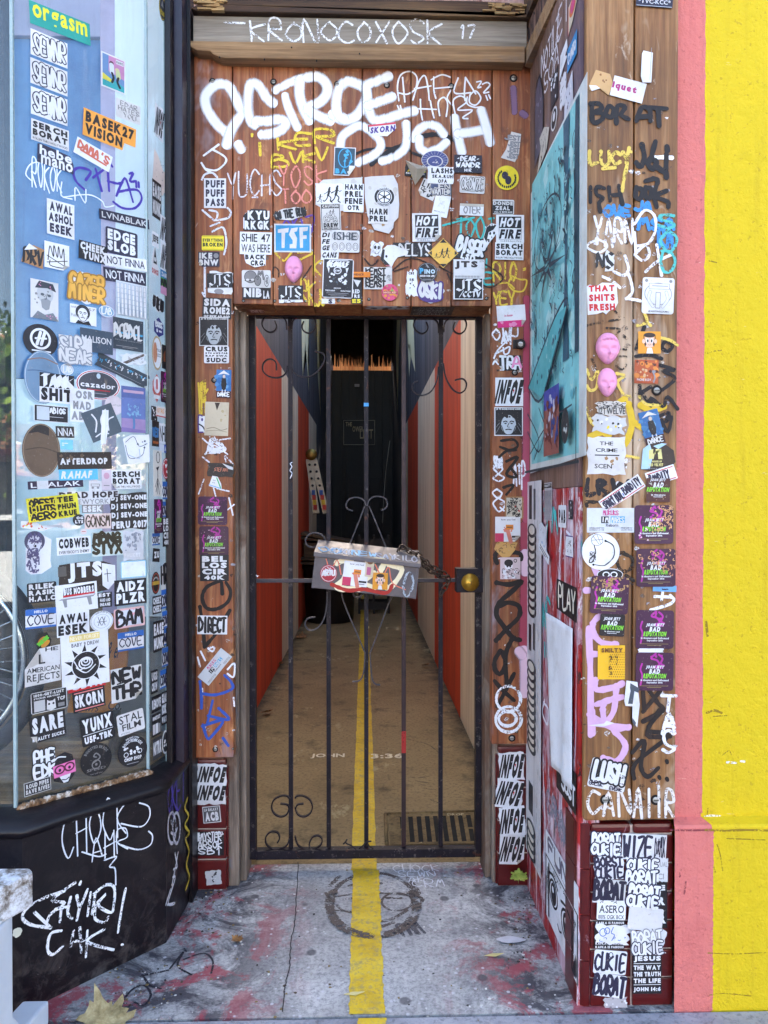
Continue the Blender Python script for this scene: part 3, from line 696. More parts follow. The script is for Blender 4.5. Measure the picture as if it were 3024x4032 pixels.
# ================================================================ shopfront: bulkhead, glazing, what stands behind the glass
def glass_mat(name='window_glass', tint=(.93, .97, .98), ior=1.8):
    t = NT(name); tr = t.new('BsdfTransparent'); tr.inputs[0].default_value = (*tint, 1); gl = t.new('BsdfGlossy'); gl.inputs['Roughness'].default_value = .012
    lw = t.new('LayerWeight', Blend=.5); ff = t.math('ADD', .055, t.math('MULTIPLY', .94, t.math('POWER', lw.outputs['Facing'], 5.0))); mx = t.new('MixShader'); n = t.noise(t.pos(), 2.2, 2, .5); b = t.new('Bump', Strength=.05, Distance=.004)
    t.link(n, b.inputs['Height']); t.link(b.outputs[0], gl.inputs['Normal'])
    d = t.new('BsdfDiffuse'); d.inputs[0].default_value = (.75, .8, .85, 1); m2 = t.new('MixShader')   # dust film and drips on the pane
    dn = t.ramp(t.noise(t.pos((24, 24, 1.6)), 1, 5, .7), [(.55, .015), (.8, .10)]); t.link(dn, m2.inputs[0])
    t.link(ff, mx.inputs[0]); t.link(tr.outputs[0], mx.inputs[1]); t.link(gl.outputs[0], mx.inputs[2])
    t.link(mx.outputs[0], m2.inputs[1]); t.link(d.outputs[0], m2.inputs[2]); t.link(m2.outputs[0], t.out.inputs[0]); return t.m
M_GLASS = glass_mat()
M_GEDGE = plain('#9fb4b8', .25, 0, .25, 20, 'glass_edge')
Fp = [Vector((-3.2, b0.y, 0)), b0, b1, b2 + Vector((.0, .02, 0))]; Gp = [Vector((-3.2, g0.y, 0)), g0, g1, Vector((g2.x, b2.y + .02, 0))]
bulk = thing('shop_bulkhead', 'glossy black bulkhead under the shop window with white paint tags', 'bulkhead', (-.8, 2.2, 0))
mb = MB(); prof = [(.04, -.02), (.02, .482), (-.07, .488), (-.15, .498), (-.15, .507), (-.05, .517), (.45, .529), (1.0, .536), (1.3, .536)]
SUB = 10; path = []
for i in range(3):
    for k in range(SUB): path.append((Fp[i].lerp(Fp[i + 1], k / SUB), Gp[i].lerp(Gp[i + 1], k / SUB)))
path.append((Fp[3], Gp[3]))
def strip_path(mb, prof, mat, smooth=True):
    vs = [];
    for t, z in prof:
        for i, (f, g) in enumerate(path): q = f + (g - f) * t; vs.append((q.x, q.y, z + (mnoise.noise(q * 9) * .003 if .4 < z < .53 else 0)))
    n = len(path); fs = [(i * n + k, i * n + k + 1, (i + 1) * n + k + 1, (i + 1) * n + k) for i in range(len(prof) - 1) for k in range(n - 1)]
    mb.mesh(vs, fs, mat, smooth)
strip_path(mb, prof[:2], M_SCUFF, False); mb.build('front', bulk)
mb = MB(); strip_path(mb, prof[1:], M_BLACK); mb.build('sill', bulk)
# rope-like worn putty edge where the glass meets the sill
M_PUTTY = grime_mat('cracked_putty', [(.35, '#5a3a24'), (.5, '#8a6a4a'), (.62, '#d8cfc4')], 30, '#3a2a1c')
mb = MB(); q0, q1 = g0 + Vector((.012, -.012, 0)), g1 + Vector((.012, -.012, 0)); N = 90; rp = random.Random(4)
for i in range(N):
    a = q0.lerp(q1, i / N); b = q0.lerp(q1, (i + 1.6) / N); r = rp.uniform(.005, .008)
    mb.tube([(a.x, a.y, .532), (b.x, b.y, .545 + rp.uniform(-.002, .004))], r, M_PUTTY, 6)
mb.build('putty_edge', bulk)

win = thing('shop_window', 'angled frameless shop window plastered with stickers', 'shop window', (-.85, 2.26, .53))
ZG0, ZG1 = .537, 3.45
def pane(a, b, name):
    d = (b - a).normalized(); n = Vector((d.y, -d.x, 0)); n = n if n.dot(CAM - a) > 0 else -n
    mb = MB(); o = -n * .008; a2, b2_ = a + d * .004, b - d * .004
    vs = [(p.x, p.y, z) for z in (ZG0, ZG1) for p in (a2, b2_, b2_ + o, a2 + o)]
    mb.mesh(vs, [(0, 1, 5, 4), (1, 2, 6, 5), (2, 3, 7, 6), (3, 0, 4, 7), (0, 3, 2, 1), (4, 5, 6, 7)], M_GLASS); return mb.build(name, win)
pane(Vector((-3.2, g0.y, 0)), g0, 'pane'); pane(g0, g1, 'pane'); pane(g1, g2, 'pane')
for g in (g0, g1):
    mb = MB(); mb.box((g.x - .004, g.y - .004, ZG0 - .03), (g.x + .0045, g.y + .006, ZG1), M_GEDGE); mb.build('joint', win)
mb = MB(); mb.box((g2.x - .004, g2.y - .008, .5), (g2.x + .010, g2.y + .02, 3.5), M_GEDGE); mb.build('end_channel', win)
post = thing('window_post', 'black painted post between the shop window and the door boards', 'post', (-.64, 2.58, 0))
mb = MB(); mb.box((-.668, 2.50, .50), (-.648, 2.66, 3.5), M_BLACK, bev=.003); mb.build('trim', post)
mb = MB(); mb.box((-.6475, 2.535, .49), (-.617, 2.66, 3.5), plain('#231a2c', .3, 0, .3, 9, 'black_gloss_paint', .4), bev=.004); mb.build('shaft', post)
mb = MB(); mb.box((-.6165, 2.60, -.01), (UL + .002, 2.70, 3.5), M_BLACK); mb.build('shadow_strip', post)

mb = MB(); mb.box((-3.2, g0.y - .03, 3.452), (-.95, g0.y + .08, 3.75), M_BLACK); mb.build('header', win)
# window display; its blue and pale panels stand for reflected sky and buildings
M_DBLUE = streak('blue_reflection_colour', [(.3, '#33639c'), (.6, '#5087bc')], '#385c88', (3, 3, 3))
M_DPALE = streak('pale_reflection_colour', [(.3, '#bcd8e4'), (.6, '#e2f0f6')], '#a8c4d0', (3, 3, 3))
M_DWHITE = plain('#e9edf2', .6, 0, .12, 5, 'white_display_paint')
M_DLAV = plain('#b4b0c6', .6, 0, .15, 5, 'lavender_display_paint')
M_DWOOD = wood('display_floor_boards', '#4a3420', '#8a6840', '#b08a5c', 0, None, .5)
disp = thing('window_display', 'window display panels coloured like reflected sky, with a white column', 'display', (-1.3, 3.2, .5))
def dbox(a, b, m, name, parent=disp):
    mb = MB(); mb.box(a, b, m, bev=.003); return mb.build(name, parent)
dbox((-1.546, 3.30, 1.955), (-1.085, 3.36, 3.44), M_DBLUE, 'blue_panel'); dbox((-1.546, 3.28, 3.441), (-1.085, 3.36, 4.3), M_DLAV, 'top_panel')
dbox((-1.546, 3.29, .985), (-1.085, 3.36, 1.95), M_DPALE, 'pale_panel'); dbox((-.985, 2.80, .99), (-.927, 2.87, 4.3), plain('#b9a8c4', .6, name='lavender_trim'), 'trim')
dbox((-.925, 2.78, .98), (-.672, 2.87, 4.3), M_DWHITE, 'column')
dbox((-3.2, 3.25, .55), (-.95, 3.36, .975), M_DWOOD, 'low_panel'); dbox((-.945, 2.79, .546), (-.672, 2.87, .975), plain('#8a8c90', .6, name='grey_display_panel'), 'low_column')
dbox((-.670, 2.67, .5), (-.662, 2.87, 3.4), plain('#ccd2c6', .6, 0, .15, 4, 'pale_side_panel'), 'side_panel')
mb = MB(); mb.prism([(-3.2, 2.15), (g0.x - .02, 2.15), (g1.x - .02, g1.y + .01), (g2.x - .02, 2.55), (g2.x - .02, 3.36), (-3.2, 3.36)], .01, M_DWOOD, Matrix.Translation((0, 0, .535))); mb.build('deck', disp)
dbox((-3.2, 3.24, .976), (-1.55, 3.36, 4.3), plain('#14161c', .7, name='dark_display_panel'), 'dark_panel'); dbox((-1.62, 2.9, 3.6), (-1.56, 3.235, 4.3), plain('#14161c', .7, name='dark_display_panel'), 'dark_panel')  # dark panels added so the street reflection reads in the left pane
# timber block
tb = thing('timber_block', 'dark square timber block on the display floor behind the glass', 'block', (-1.0, 2.7, .5))
mb = MB(); mb.box((-1.10, 2.50, .546), (-.86, 2.76, .605), M_DWOOD, bev=.004); mb.build('slab', tb)
mb = MB(); mb.box((-1.07, 2.53, .6055), (-.89, 2.72, .65), wood('dark_block', '#20160f', '#40301f', '#5e4a34', 0), bev=.004); mb.build('upper_slab', tb)
# amber shop board leaning in the display
M_AMBER = streak('amber_varnished_board', [(.3, '#b35f08'), (.6, '#d98a1c')], '#5e3208', (5, 5, 1.2))
PAM = Plane((0, 2.68, 0), (1, 0, 0)); sb_ = thing('leaning_board', 'amber shaped board with dark lettering leaning inside the window', 'board', (-.9, 2.68, .5))
pp = [PAM.z('C', *q) for q in ((905, 1180), (1040, 1290), (1035, 1560), (1010, 1760), (960, 1900), (880, 2010), (700, 2090), (560, 2070), (545, 1960), (600, 1760), (720, 1660), (840, 1560), (880, 1400))]
mb = MB(); Mx = Matrix(((1, 0, 0, 0), (0, 0, 1, 2.681), (0, 1, 0, 0), (0, 0, 0, 1))); mb.prism(pp, .02, M_AMBER, Mx, bev=.004); mb.build('panel', sb_)
mb = MB(); K_ = paper('#2a1708')
for tx, a in (('Co.', (885, 1960, 1000, 1880)), ('1975', (705, 1975, 805, 1925)), ('& el', (880, 1540, 975, 1400))):
    x0, y0 = PAM.z('C', a[0], a[1]); x1, y1 = PAM.z('C', a[2], a[3]); text2(mb, PAM.p, tx, x0, y0, x1, y1, K_, .001, .01, .25)
mb.build('lettering', sb_)
# wire-spoked wheel added behind the street pane in place of a reflected car wheel
wh = thing('stand_in_wheel', 'wire spoked wheel added behind the window in place of a reflected car wheel', 'wheel', (0, 0, 0))
wc = CAM + ray(-262, 2602) * ((2.42 - CAM.y) / ray(-262, 2602).y); wh.location = wc
Mw = Matrix.Translation(wc) @ Matrix.Rotation(R(90), 4, 'X')
def ringpts(r, y=0, n=64): return [Mw @ Vector((r * math.cos(2 * math.pi * i / n), r * math.sin(2 * math.pi * i / n), y)) for i in range(n)]
mb = MB(); mb.tube(ringpts(.335), .027, plain('#16151a', .6, name='tyre_rubber'), 10, True); mb.build('tyre', wh, wc)
mb = MB(); mb.tube(ringpts(.29), .012, plain('#c4c8cc', .15, 1, .2, 20, 'chrome'), 10, True); mb.build('rim', wh, wc)
mb = MB()
for i in range(40):
    a = 2 * math.pi * i / 40; b = a + (.5 if i % 2 else -.5); s = .03 if i % 4 < 2 else -.03
    mb.tube([Mw @ Vector((.285 * math.cos(a), .285 * math.sin(a), 0)), Mw @ Vector((.03 * math.cos(b), .03 * math.sin(b), s))], .0022, plain('#c4c8cc', .15, 1, .2, 20, 'chrome'), 5)
mb.build('spokes', wh, wc)
mb = MB(); mb.lathe([(.03, -.045), (.035, -.03), (.02, 0), (.035, .03), (.03, .045)], M_STEEL, Mw, 16); mb.build('hub', wh, wc)
mb = MB(); mb.lathe([(.28, -.02), (.30, 0), (.28, .02)], plain('#101014', .8), Mw @ Matrix.Translation((0, 0, -.09)) @ Matrix.Diagonal((.9, .9, .2, 1)), 32); mb.build('brake_shield', wh, wc)

# ================================================================ iron gate
gate = thing('iron_gate', 'black wrought iron gate with scrolls across the alley', 'gate', (0, YG, 0))
def gz(k, x, y, h=0.0): u, v = PG.z(k, x, y); return Vector((u, YG - h, v))
gx = lambda sx: (sx - 1436) / FPX * YG
zgb, zgb2, zgt = PG.z('O', 800, 1163)[1], PG.z('O', 800, 1112)[1], ZB + .03
def gbar(x0, x1, z0, z1, y0, y1, name, mat=None, parent=gate):
    mb = MB(); mb.box((x0, y0, z0), (x1, y1, z1), mat or M_IRON, bev=.0015); return mb.build(name, parent)
gbar(gx(983), gx(1010), zgb, zgt, YG - .018, YG + .018, 'stile'); gbar(gx(1873), gx(1901), zgb, zgt, YG - .018, YG + .018, 'stile')
gbar(gx(1010) + .0005, gx(1873) - .0005, zgb, zgb2, YG - .020, YG + .016, 'bottom_rail'); gbar(gx(1010) + .0005, gx(1873) - .0005, zgt - .03, zgt, YG - .018, YG + .018, 'top_rail')
zm = PG.z('N', 300, 582)[1]; gbar(gx(1010) + .0005, gx(1873) - .0005, zm - .0075, zm + .0075, YG - .010, YG - .001, 'middle_rail', plain('#3a3640', .42, .35, .6, 12, 'scuffed_iron_paint'))
BARX = [900 + x / 1.508 for x in (369, 594, 818, 1041, 1262)]
for i, x in enumerate(BARX):
    m = M_IRON if i != 3 else plain('#332026', .45, .3, .5, 20, 'bar_with_rust')
    gbar(gx(x) - .0085, gx(x) + .0085, zgb2 + .0005, zgt - .0305, YG + .0005, YG + .012, 'bar', m)
# chipped and red-touched spots on the bars
mb = MB(); mb.box((gx(BARX[3]) - .0088, YG - .0004, PG.z('O', 0, 560)[1]), (gx(BARX[3]) + .0088, YG + .001, PG.z('O', 0, 430)[1]), chalk('#9c1f1c', .7)); mb.build('red_paint', gate)
mb = MB(); mb.box((gx(BARX[2]) - .0095, YG - .0012, PG.z('M', 0, 601)[1]), (gx(BARX[2]) + .0095, YG + .0135, PG.z('M', 0, 580)[1]), paper('#3f9fe0')); mb.build('blue_tape', gate)
mb = MB(); paint_tag(mb, Plane((0, YG - .010, 0), (1, 0, 0)), 'N', '--', 165, 500, 175, 600, chalk('#e6e8f2'), .004, 3, h=.0005); mb.build('white_paint', gate)
mb = MB(); paint_line(mb, Plane((0, YG, 0), (1, 0, 0)), 'M', [(378, 935), (366, 945), (376, 960), (365, 985), (377, 1000), (366, 1030)], chalk('#dfe2ee', .7), .003); mb.build('white_paint', gate)
SCR = [('M', [(347, 150), (342, 100), (318, 74), (285, 62), (245, 60), (212, 80), (200, 115), (214, 148), (245, 165), (275, 155), (286, 130), (276, 98)]),
 ('M', [(377, 150), (382, 105), (400, 80), (430, 65), (475, 62), (508, 84), (520, 120), (505, 155), (475, 170), (446, 156), (437, 130), (447, 100)]),
 ('M', [(350, 365), (345, 400), (318, 427), (280, 435), (235, 424), (206, 395), (206, 355), (228, 329), (257, 325), (282, 346), (285, 390)]),
 ('M', [(377, 360), (385, 395), (408, 418), (440, 430), (490, 424), (540, 385), (570, 330), (562, 292), (512, 278)]),
 ('M', [(1245, 170), (1241, 110), (1215, 84), (1180, 72), (1145, 68), (1110, 88), (1098, 122), (1112, 155), (1145, 173), (1172, 162), (1183, 135), (1172, 105)]),
 ('M', [(1277, 165), (1282, 115), (1300, 90), (1330, 72), (1370, 70), (1402, 90), (1411, 122), (1400, 156), (1372, 174), (1342, 162), (1332, 138), (1343, 106)]),
 ('M', [(1246, 370), (1236, 450), (1202, 515), (1150, 539), (1108, 526), (1090, 497), (1098, 466), (1126, 455)]),
 ('M', [(1274, 350), (1288, 430), (1325, 498), (1368, 525), (1402, 507), (1411, 468), (1388, 441), (1342, 450)]),
 ('O', [(363, 870), (345, 912), (308, 925), (270, 905), (257, 865), (271, 825), (310, 803), (345, 802), (361, 815)]), ('O', [(361, 880), (350, 855), (308, 848)]),
 ('O', [(395, 870), (412, 912), (450, 925), (485, 905), (498, 865), (482, 825), (445, 803), (410, 802), (395, 815)]), ('O', [(397, 880), (410, 855), (446, 848)]),
 ('O', [(364, 1040), (350, 1090), (315, 1114), (265, 1118), (227, 1090), (222, 1047), (250, 1016), (289, 1018), (304, 1050), (290, 1080)]),
 ('O', [(395, 1040), (412, 1092), (450, 1117), (500, 1119), (545, 1095), (556, 1060), (535, 1038), (502, 1045), (481, 1080), (482, 1110)]),
 ('N', [(817, 140), (808, 112), (785, 94), (750, 88), (715, 100), (698, 130), (706, 155), (738, 168)]), ('N', [(823, 140), (832, 108), (855, 88), (890, 82), (930, 95), (942, 125), (933, 152), (905, 166)]),
 ('N', [(808, 140), (780, 215), (742, 310), (700, 410)]), ('N', [(834, 140), (866, 215), (905, 310), (945, 410)]),
 ('N', [(672, 640), (678, 690), (708, 770), (760, 890), (808, 1005)]), ('N', [(974, 665), (940, 745), (890, 880), (842, 1005)]),
 ('N', [(810, 1005), (806, 1090), (796, 1145), (775, 1175), (735, 1180)]), ('N', [(838, 1005), (845, 1100), (853, 1165), (870, 1193), (900, 1200)]),
 ('N', [(578, 365), (566, 322), (530, 299), (487, 302), (459, 335), (466, 370), (500, 385), (525, 371)]), ('N', [(586, 650), (584, 720), (568, 805), (530, 860), (482, 875), (455, 842), (470, 806), (515, 797)]),
 ('N', [(735, 640), (745, 672), (770, 680), (795, 665), (800, 640)]), ('N', [(850, 640), (870, 668), (895, 668), (910, 650)])]
for k, pts in SCR:
    P = smooth_pts([gz(k, x, y, .004) for x, y in pts], 6); mb = MB()
    mb.tube(P, .004, M_IRON if k != 'N' else M_IRONG, flat=(.011, .005), axis=(0, 1, 0)); mb.build('scroll', gate)
# lock box and cylinder
u0, v0 = PG.z('N', 1345, 645); u1, v1 = PG.z('N', 1512, 505)
lk = gbar(u0, u1, v0, v1, YG - .045, YG + .02, 'lock_box', M_IRON)
uc, vc = PG.z('N', 1418, 585); Ml = Matrix.Translation((uc + .004, YG - .046, vc - .0)) @ Matrix.Rotation(R(90), 4, 'X')
mb = MB(); mb.lathe([(.034, 0), (.034, .004), (.030, .012), (.024, .016), (.023, .020)], M_BRASS, Ml, 28)
mb.lathe([(.0225, .0201), (.0225, .022), (.0005, .0225)], M_BRASS, Ml, 24); mb.lathe([(.010, .0226), (.010, .0245), (.0005, .0246)], M_BRASS, Ml, 16)
mb.box((-.0014, -.006, .0247), (.0014, .006, .0253), paper('#1a1206'), Ml); mb.build('lock_cylinder', gate)
# small keyhole and hasp at the left stile
# ---------------------------------------------------------------- post box wired to the gate
MBY = 2.705
PMB = Plane((0, MBY, 0), (1, 0, 0)); cu, cv = PMB.z('N', 815, 545)
box = thing('post_box', 'dark metal letter box hung askew on the gate bars', 'letter box', (cu, MBY, cv))
mrot = R(-6.3); Mm = Matrix.Translation((cu, MBY, cv)) @ Matrix.Rotation(-mrot, 4, 'Y')
PM = Plane(Mm @ Vector((0, -.0012, 0)), (math.cos(mrot), 0, math.sin(mrot)), (-math.sin(mrot), 0, math.cos(mrot)))
s_ = MBY / FPX; bw, bh = 610 / 1.508 * s_ / 2, 190 / 1.508 * s_
M_BOX = plain('#625a5c', .5, .1, .3, 20, 'brown_grey_metal')
mb = MB(); mb.box((-bw, 0, -bh * .60), (bw, .115, bh * .40), M_BOX, Mm, .003)
for sx in (-1, 1): mb.box((sx * bw - .004, -.002, -bh * .6), (sx * bw + .004, .02, bh * .4), M_BOX, Mm)
mb.build('body', box, box.location)
mb = MB(); lw = bw + .008
vs = [Mm @ Vector(q) for q in ((-lw, -.012, bh * .40), (lw, -.012, bh * .40), (lw, -.010, bh * .52), (-lw, -.010, bh * .52), (lw - .004, .118, bh * .86), (-lw + .004, .118, bh * .86), (-lw, .118, bh * .40), (lw, .118, bh * .40))]
mb.mesh(vs, [(0, 1, 2, 3), (3, 2, 4, 5), (5, 4, 7, 6), (0, 3, 5, 6), (1, 7, 4, 2), (0, 6, 7, 1)], M_BOX); mb.build('lid', box, box.location)
class Lid:
    pass
LIDP = Plane(Mm @ Vector((0, -.010, bh * .525)), (math.cos(mrot), 0, math.sin(mrot)), (Mm.to_3x3() @ Vector((0, .128, bh * .34))).normalized())
mb = MB(); rl = random.Random(12)
for i, (c, tx, a, b) in enumerate((('#aab0bc', 'OUBORSE', -.14, -.02), ('#8fc4e8', 'NEW', -.06, .03), ('#9aa6bc', 'SAY', .03, .10), ('#b0b0b8', 'KILO', .10, .18), ('#5f9ac4', 'OO', -.18, -.10))):
    for st in strokes(tx, a, .012, b, .06, rl, .4): ribbon2(mb, LIDP.p, st, .006, chalk(c, .7), .0006 + i * 1e-4, rl)
mb.build('graffiti', box)
mb = MB()
for c, w, pts in (('#e8dcb8', .022, [(-.11, .03), (-.06, .05), (-.075, -.02), (-.1, -.06), (-.02, -.055)]), ('#e8dcb8', .02, [(.0, .05), (.06, .055), (.05, .0), (.09, -.04), (.13, .03), (.08, .045)]), ('#a8281e', .014, [(-.12, -.05), (-.06, -.065), (.0, -.055), (.08, -.06), (.1, -.03)]),
                 ('#e8dcb8', .016, [(.04, -.045), (.0, -.03), (.03, .01)]), ('#d8745a', .004, [(.03, .04), (.06, .0), (.08, .035), (.1, -.02), (.15, -.04)]), ('#d8745a', .004, [(-.15, .04), (-.13, .0), (-.11, .04), (-.09, -.01)])):
    ribbon2(mb, PM.p, [(p[0], p[1]) for p in smooth_pts([(a, b, 0) for a, b in pts], 6)], w, chalk(c, .75), .0004 + len(mb.f) * 1e-6, rl)
for i in range(14):
    a = rl.uniform(0, 6.3); ribbon2(mb, PM.p, [(.158 + .016 * math.cos(a + q) * (1 + .3 * math.sin(q * 3)), -.02 + .045 * math.sin(a + q)) for q in [k * .3 for k in range(9)]], .0035, chalk('#a9b4bf', .55), .0012 + i * 2e-5, rl)
mb.build('graffiti', box)
# chain
M_CHAIN = plain('#5f4f45', .45, .8, .5, 60, 'rusty_chain_steel')
ch = thing('chain', 'rusty steel chain looped between letter box and gate lock', 'chain', (0, YG - .05, 1.2))
cp = [gz('N', *q) + Vector((0, -y, 0)) for q, y in (((1000, 405), .05), ((1020, 378), .04), ((1055, 383), .06), ((1060, 405), .07), ((1105, 412), .08), ((1150, 450), .075), ((1190, 490), .06), ((1240, 515), .05), ((1290, 548), .04), ((1308, 560), .035))]
def chain_links(cp, n0):
    P = smooth_pts(cp, 10); Ls = [0]
    for i in range(1, len(P)): Ls.append(Ls[-1] + (P[i] - P[i - 1]).length)
    pitch = .0215; n = int(Ls[-1] / pitch)
    def at(s):
        for i in range(1, len(P)):
            if Ls[i] >= s: return P[i - 1].lerp(P[i], (s - Ls[i - 1]) / max(1e-9, Ls[i] - Ls[i - 1]))
        return P[-1]
    for i in range(n):
        a, b = at(i * pitch), at((i + 1) * pitch); d = (b - a).normalized(); c = (a + b) / 2
        x = d.cross(Vector((0, -1, 0))).normalized(); y = d.cross(x)
        s = x if (i + n0) % 2 else (x * .45 + y * .9).normalized()
        pts = [c + d * (.0155 * math.cos(t) * (1 if abs(math.cos(t)) > .5 else 1)) + s * .0085 * math.sin(t) for t in [2 * math.pi * k / 14 for k in range(14)]]
        mb = MB(); mb.tube(pts, .0031, M_CHAIN, 6, True); mb.build('link', ch)
chain_links(cp, 0)
chain_links([gz('N', *q) + Vector((0, -y, 0)) for q, y in (((1150, 455), .085), ((1155, 490), .08), ((1200, 520), .07), ((1250, 548), .055), ((1300, 555), .045), ((1290, 600), .04), ((1268, 630), .04), ((1250, 668), .04))], 1)
# bits of twisted wire on the bottom rail
wr = thing('twisted_wire', 'short twist of dark wire caught on the gate bottom rail', 'wire', gz('O', 760, 1100))
mb = MB()
for pts in ([(683, 1075), (695, 1060), (705, 1047), (698, 1066), (730, 1085), (758, 1104), (740, 1095), (710, 1098)], [(775, 1102), (800, 1080), (815, 1065), (848, 1056), (825, 1062), (835, 1085), (858, 1105), (830, 1110), (790, 1095)]):
    mb.tube(smooth_pts([gz('O', x, y, .022 + .004 * (i % 2)) for i, (x, y) in enumerate(pts)], 5), .003, plain('#1c1418', .6), 6)
mb.build('strand', wr)

# ================================================================ things in the alley
dr = thing('drain_grate', 'iron drain grate with long slots set in the alley floor', 'drain', fl(1700, 3280))
A_, B_, C_, D_ = fl(1528, 3212), fl(1873, 3202), fl(1897, 3326), fl(1534, 3332)
def dq(a, b, z=0.0): p = A_.lerp(B_, a).lerp(D_.lerp(C_, a), b); return (p.x, p.y, z)
M_GRATE = grime_mat('dusty_cast_iron', [(.3, '#564528'), (.5, '#6f5b38'), (.7, '#857049')], 8)
mb = MB(); SL = [(.13 + i * .094, .13 + i * .094 + .052) for i in range(9)]
edges = [0] + [q for s in SL for q in s] + [1]
for i in range(0, len(edges), 2): mb.mesh([dq(edges[i], .1, .006), dq(edges[i + 1], .1, .006), dq(edges[i + 1], .93, .006), dq(edges[i], .93, .006)], [(0, 1, 2, 3)], M_GRATE)
mb.mesh([dq(0, 0, .006), dq(1, 0, .006), dq(1, .1, .006), dq(0, .1, .006), dq(0, .93, .006), dq(1, .93, .006), dq(1, 1, .006), dq(0, 1, .006)], [(0, 1, 2, 3), (4, 5, 6, 7)], M_GRATE)
for i in (0, 8): mb.box(Vector(dq(SL[i][0], .5, .001)) , Vector(dq(SL[i][1], .55, .006)), M_GRATE)
mb.build('grate', dr)
mb = MB(); mb.mesh([dq(.02, .02, .0045), dq(.98, .02, .0045), dq(.98, .98, .0045), dq(.02, .98, .0045)], [(0, 1, 2, 3)], plain('#050404', .9)); mb.build('pit', dr)
mb = MB()
for a, b in (((-.03, -.03), (1.03, -.03)), ((-.03, -.03), (-.03, 1.0)), ((1.03, -.03), (1.03, 1.0))):
    p, q = Vector(dq(*a)), Vector(dq(*b)); mb.tube([(p.x, p.y, .004), (q.x, q.y, .004)], .008, M_GRATE, 6)
mb.build('frame', dr)

def at_y(px, py, y): r = ray(px, py); return CAM + r * (y / r.y)
def at_x(px, py, x): r = ray(px, py); return CAM + r * (x / r.x)
# rubbish bin with timber on top, far down the alley
bc = Vector((-.42, 8.9, 0)); rbin = thing('rubbish_bin', 'big round black rubbish bin beside the left alley wall', 'bin', bc)
M_BIN = plain('#18151a', .5, 0, .4, 4, 'black_plastic')
mb = MB(); mb.lathe([(.27, 0), (.285, .02), (.31, .62), (.335, .64), (.335, .68), (.305, .69), (.30, .66), (.26, .1)], M_BIN, Matrix.Translation(bc), 28); mb.build('tub', rbin, bc)
mb = MB(); mb.tube([bc + Vector((.31, -.06, .5)), bc + Vector((.38, -.07, .49)), bc + Vector((.38, -.07, .43)), bc + Vector((.30, -.06, .42))], .012, M_BIN, 8); mb.build('handle', rbin, bc)
M_CRATE = wood('old_crate_wood', '#241a10', '#4a3824', '#6e5638', 0, None, .8)
cr = thing('timber_stack', 'old planks and a slanting lid piled on the rubbish bin', 'timber', bc + Vector((0, 0, .7)))
for i, (z, ry) in enumerate(((.70, 0), (.735, 3), (.95, 8), (.985, 10))):
    mb = MB(); mb.box((-.33, -.3, 0), (.36 - .03 * i, .3, .028), M_CRATE, Matrix.Translation(bc + Vector((0, 0, z))) @ Matrix.Rotation(R(ry), 4, 'Y'), .004); mb.build('plank', cr)
mb = MB(); mb.box((-.29, -.28, .765), (.30, .26, .95), M_CRATE, Matrix.Translation((bc.x, bc.y, 0)), .006); mb.build('box', cr)
# folded ladder leaning by the orange stripe
p0, p1 = at_y(1226, 1790, 9.2), at_y(1262, 2010, 9.0)
M_LAD = plain('#b7a98c', .45, .5, .35, 10, 'scuffed_aluminium')
ld = thing('folding_ladder', 'folded aluminium ladder leaning on the left alley wall', 'ladder', (p1.x, p1.y, .7))
dv = (p1 - p0); p2 = p0 + dv * 1.05
for off in (-.055, .06):
    mb = MB(); a, b = p0 + Vector((off * .55, 0, -.06)), p2 + Vector((off, 0, 0)); mb.tube([a, b], .02, M_LAD, flat=(.075, .03), axis=(1, 0, .15)); mb.build('rail', ld)
    mb = MB()
    for i in range(7):
        q = a.lerp(b, .1 + i * .13); mb.lathe([(.016, 0), (.016, .006), (.005, .008)], plain('#1a1614', .6), Matrix.Translation(q + Vector((0, -.018, 0))) @ Matrix.Rotation(R(90), 4, 'X'), 10)
    for i, c in enumerate(('#2c5fae', '#c0362c', '#e3c12a', '#c0362c')):
        q = a.lerp(b, .62 + i * .09); mb.box(q + Vector((-.022, -.040, -.03)), q + Vector((.022, -.036, .03)), paper(c))
    mb.build('rail_stickers', ld)
mb = MB(); mb.lathe([(.07, 0), (.07, .012), (.045, .014), (.04, .02), (.02, .022)], plain('#a08a4a', .35, .8, .4, 20, 'hinge_metal'), Matrix.Translation(p0 + Vector((0, -.02, 0))) @ Matrix.Rotation(R(90), 4, 'X'), 20); mb.build('hinge', ld)
# crate with hand holes behind the post box
c0 = Vector((.12, 9.6, 0)); pc = thing('plastic_crate', 'dark plastic crate standing by the far end of the alley', 'crate', c0)
mb = MB()
for i in range(5):
    for s in (-1, 1): mb.box((c0.x - .2, c0.y - .15 + (s + 1) * .15 - .01, .05 + i * .2), (c0.x + .2, c0.y - .15 + (s + 1) * .15 + .01, .15 + i * .2), M_BIN)
for sx in (-1, 0, 1): mb.box((c0.x + sx * .19 - .012, c0.y - .165, .0), (c0.x + sx * .19 + .012, c0.y + .165, 1.0), M_BIN)
mb.build('body', pc)
mb = MB(); rq_ = random.Random(3)
for i in range(9): mb.box((c0.x - .16 + (i % 3) * .11, c0.y - .12, .62 + (i // 3) * .1), (c0.x - .09 + (i % 3) * .11, c0.y - .10, .69 + (i // 3) * .1), paper('#cfd4b4'))
mb.build('contents', pc)
# thin cables hanging on the right of the back door
cb = thing('hanging_cable', 'pale thin cable hanging down beside the dark back door', 'cable', (AR - .05, 14, 1))
mb = MB(); mb.tube(smooth_pts([at_y(1535, 1735, 13), at_y(1520, 1850, 13), at_y(1512, 1950, 13), at_y(1506, 2060, 13)], 6), .006, plain('#9a9486', .6), 5); mb.build('wire', cb)
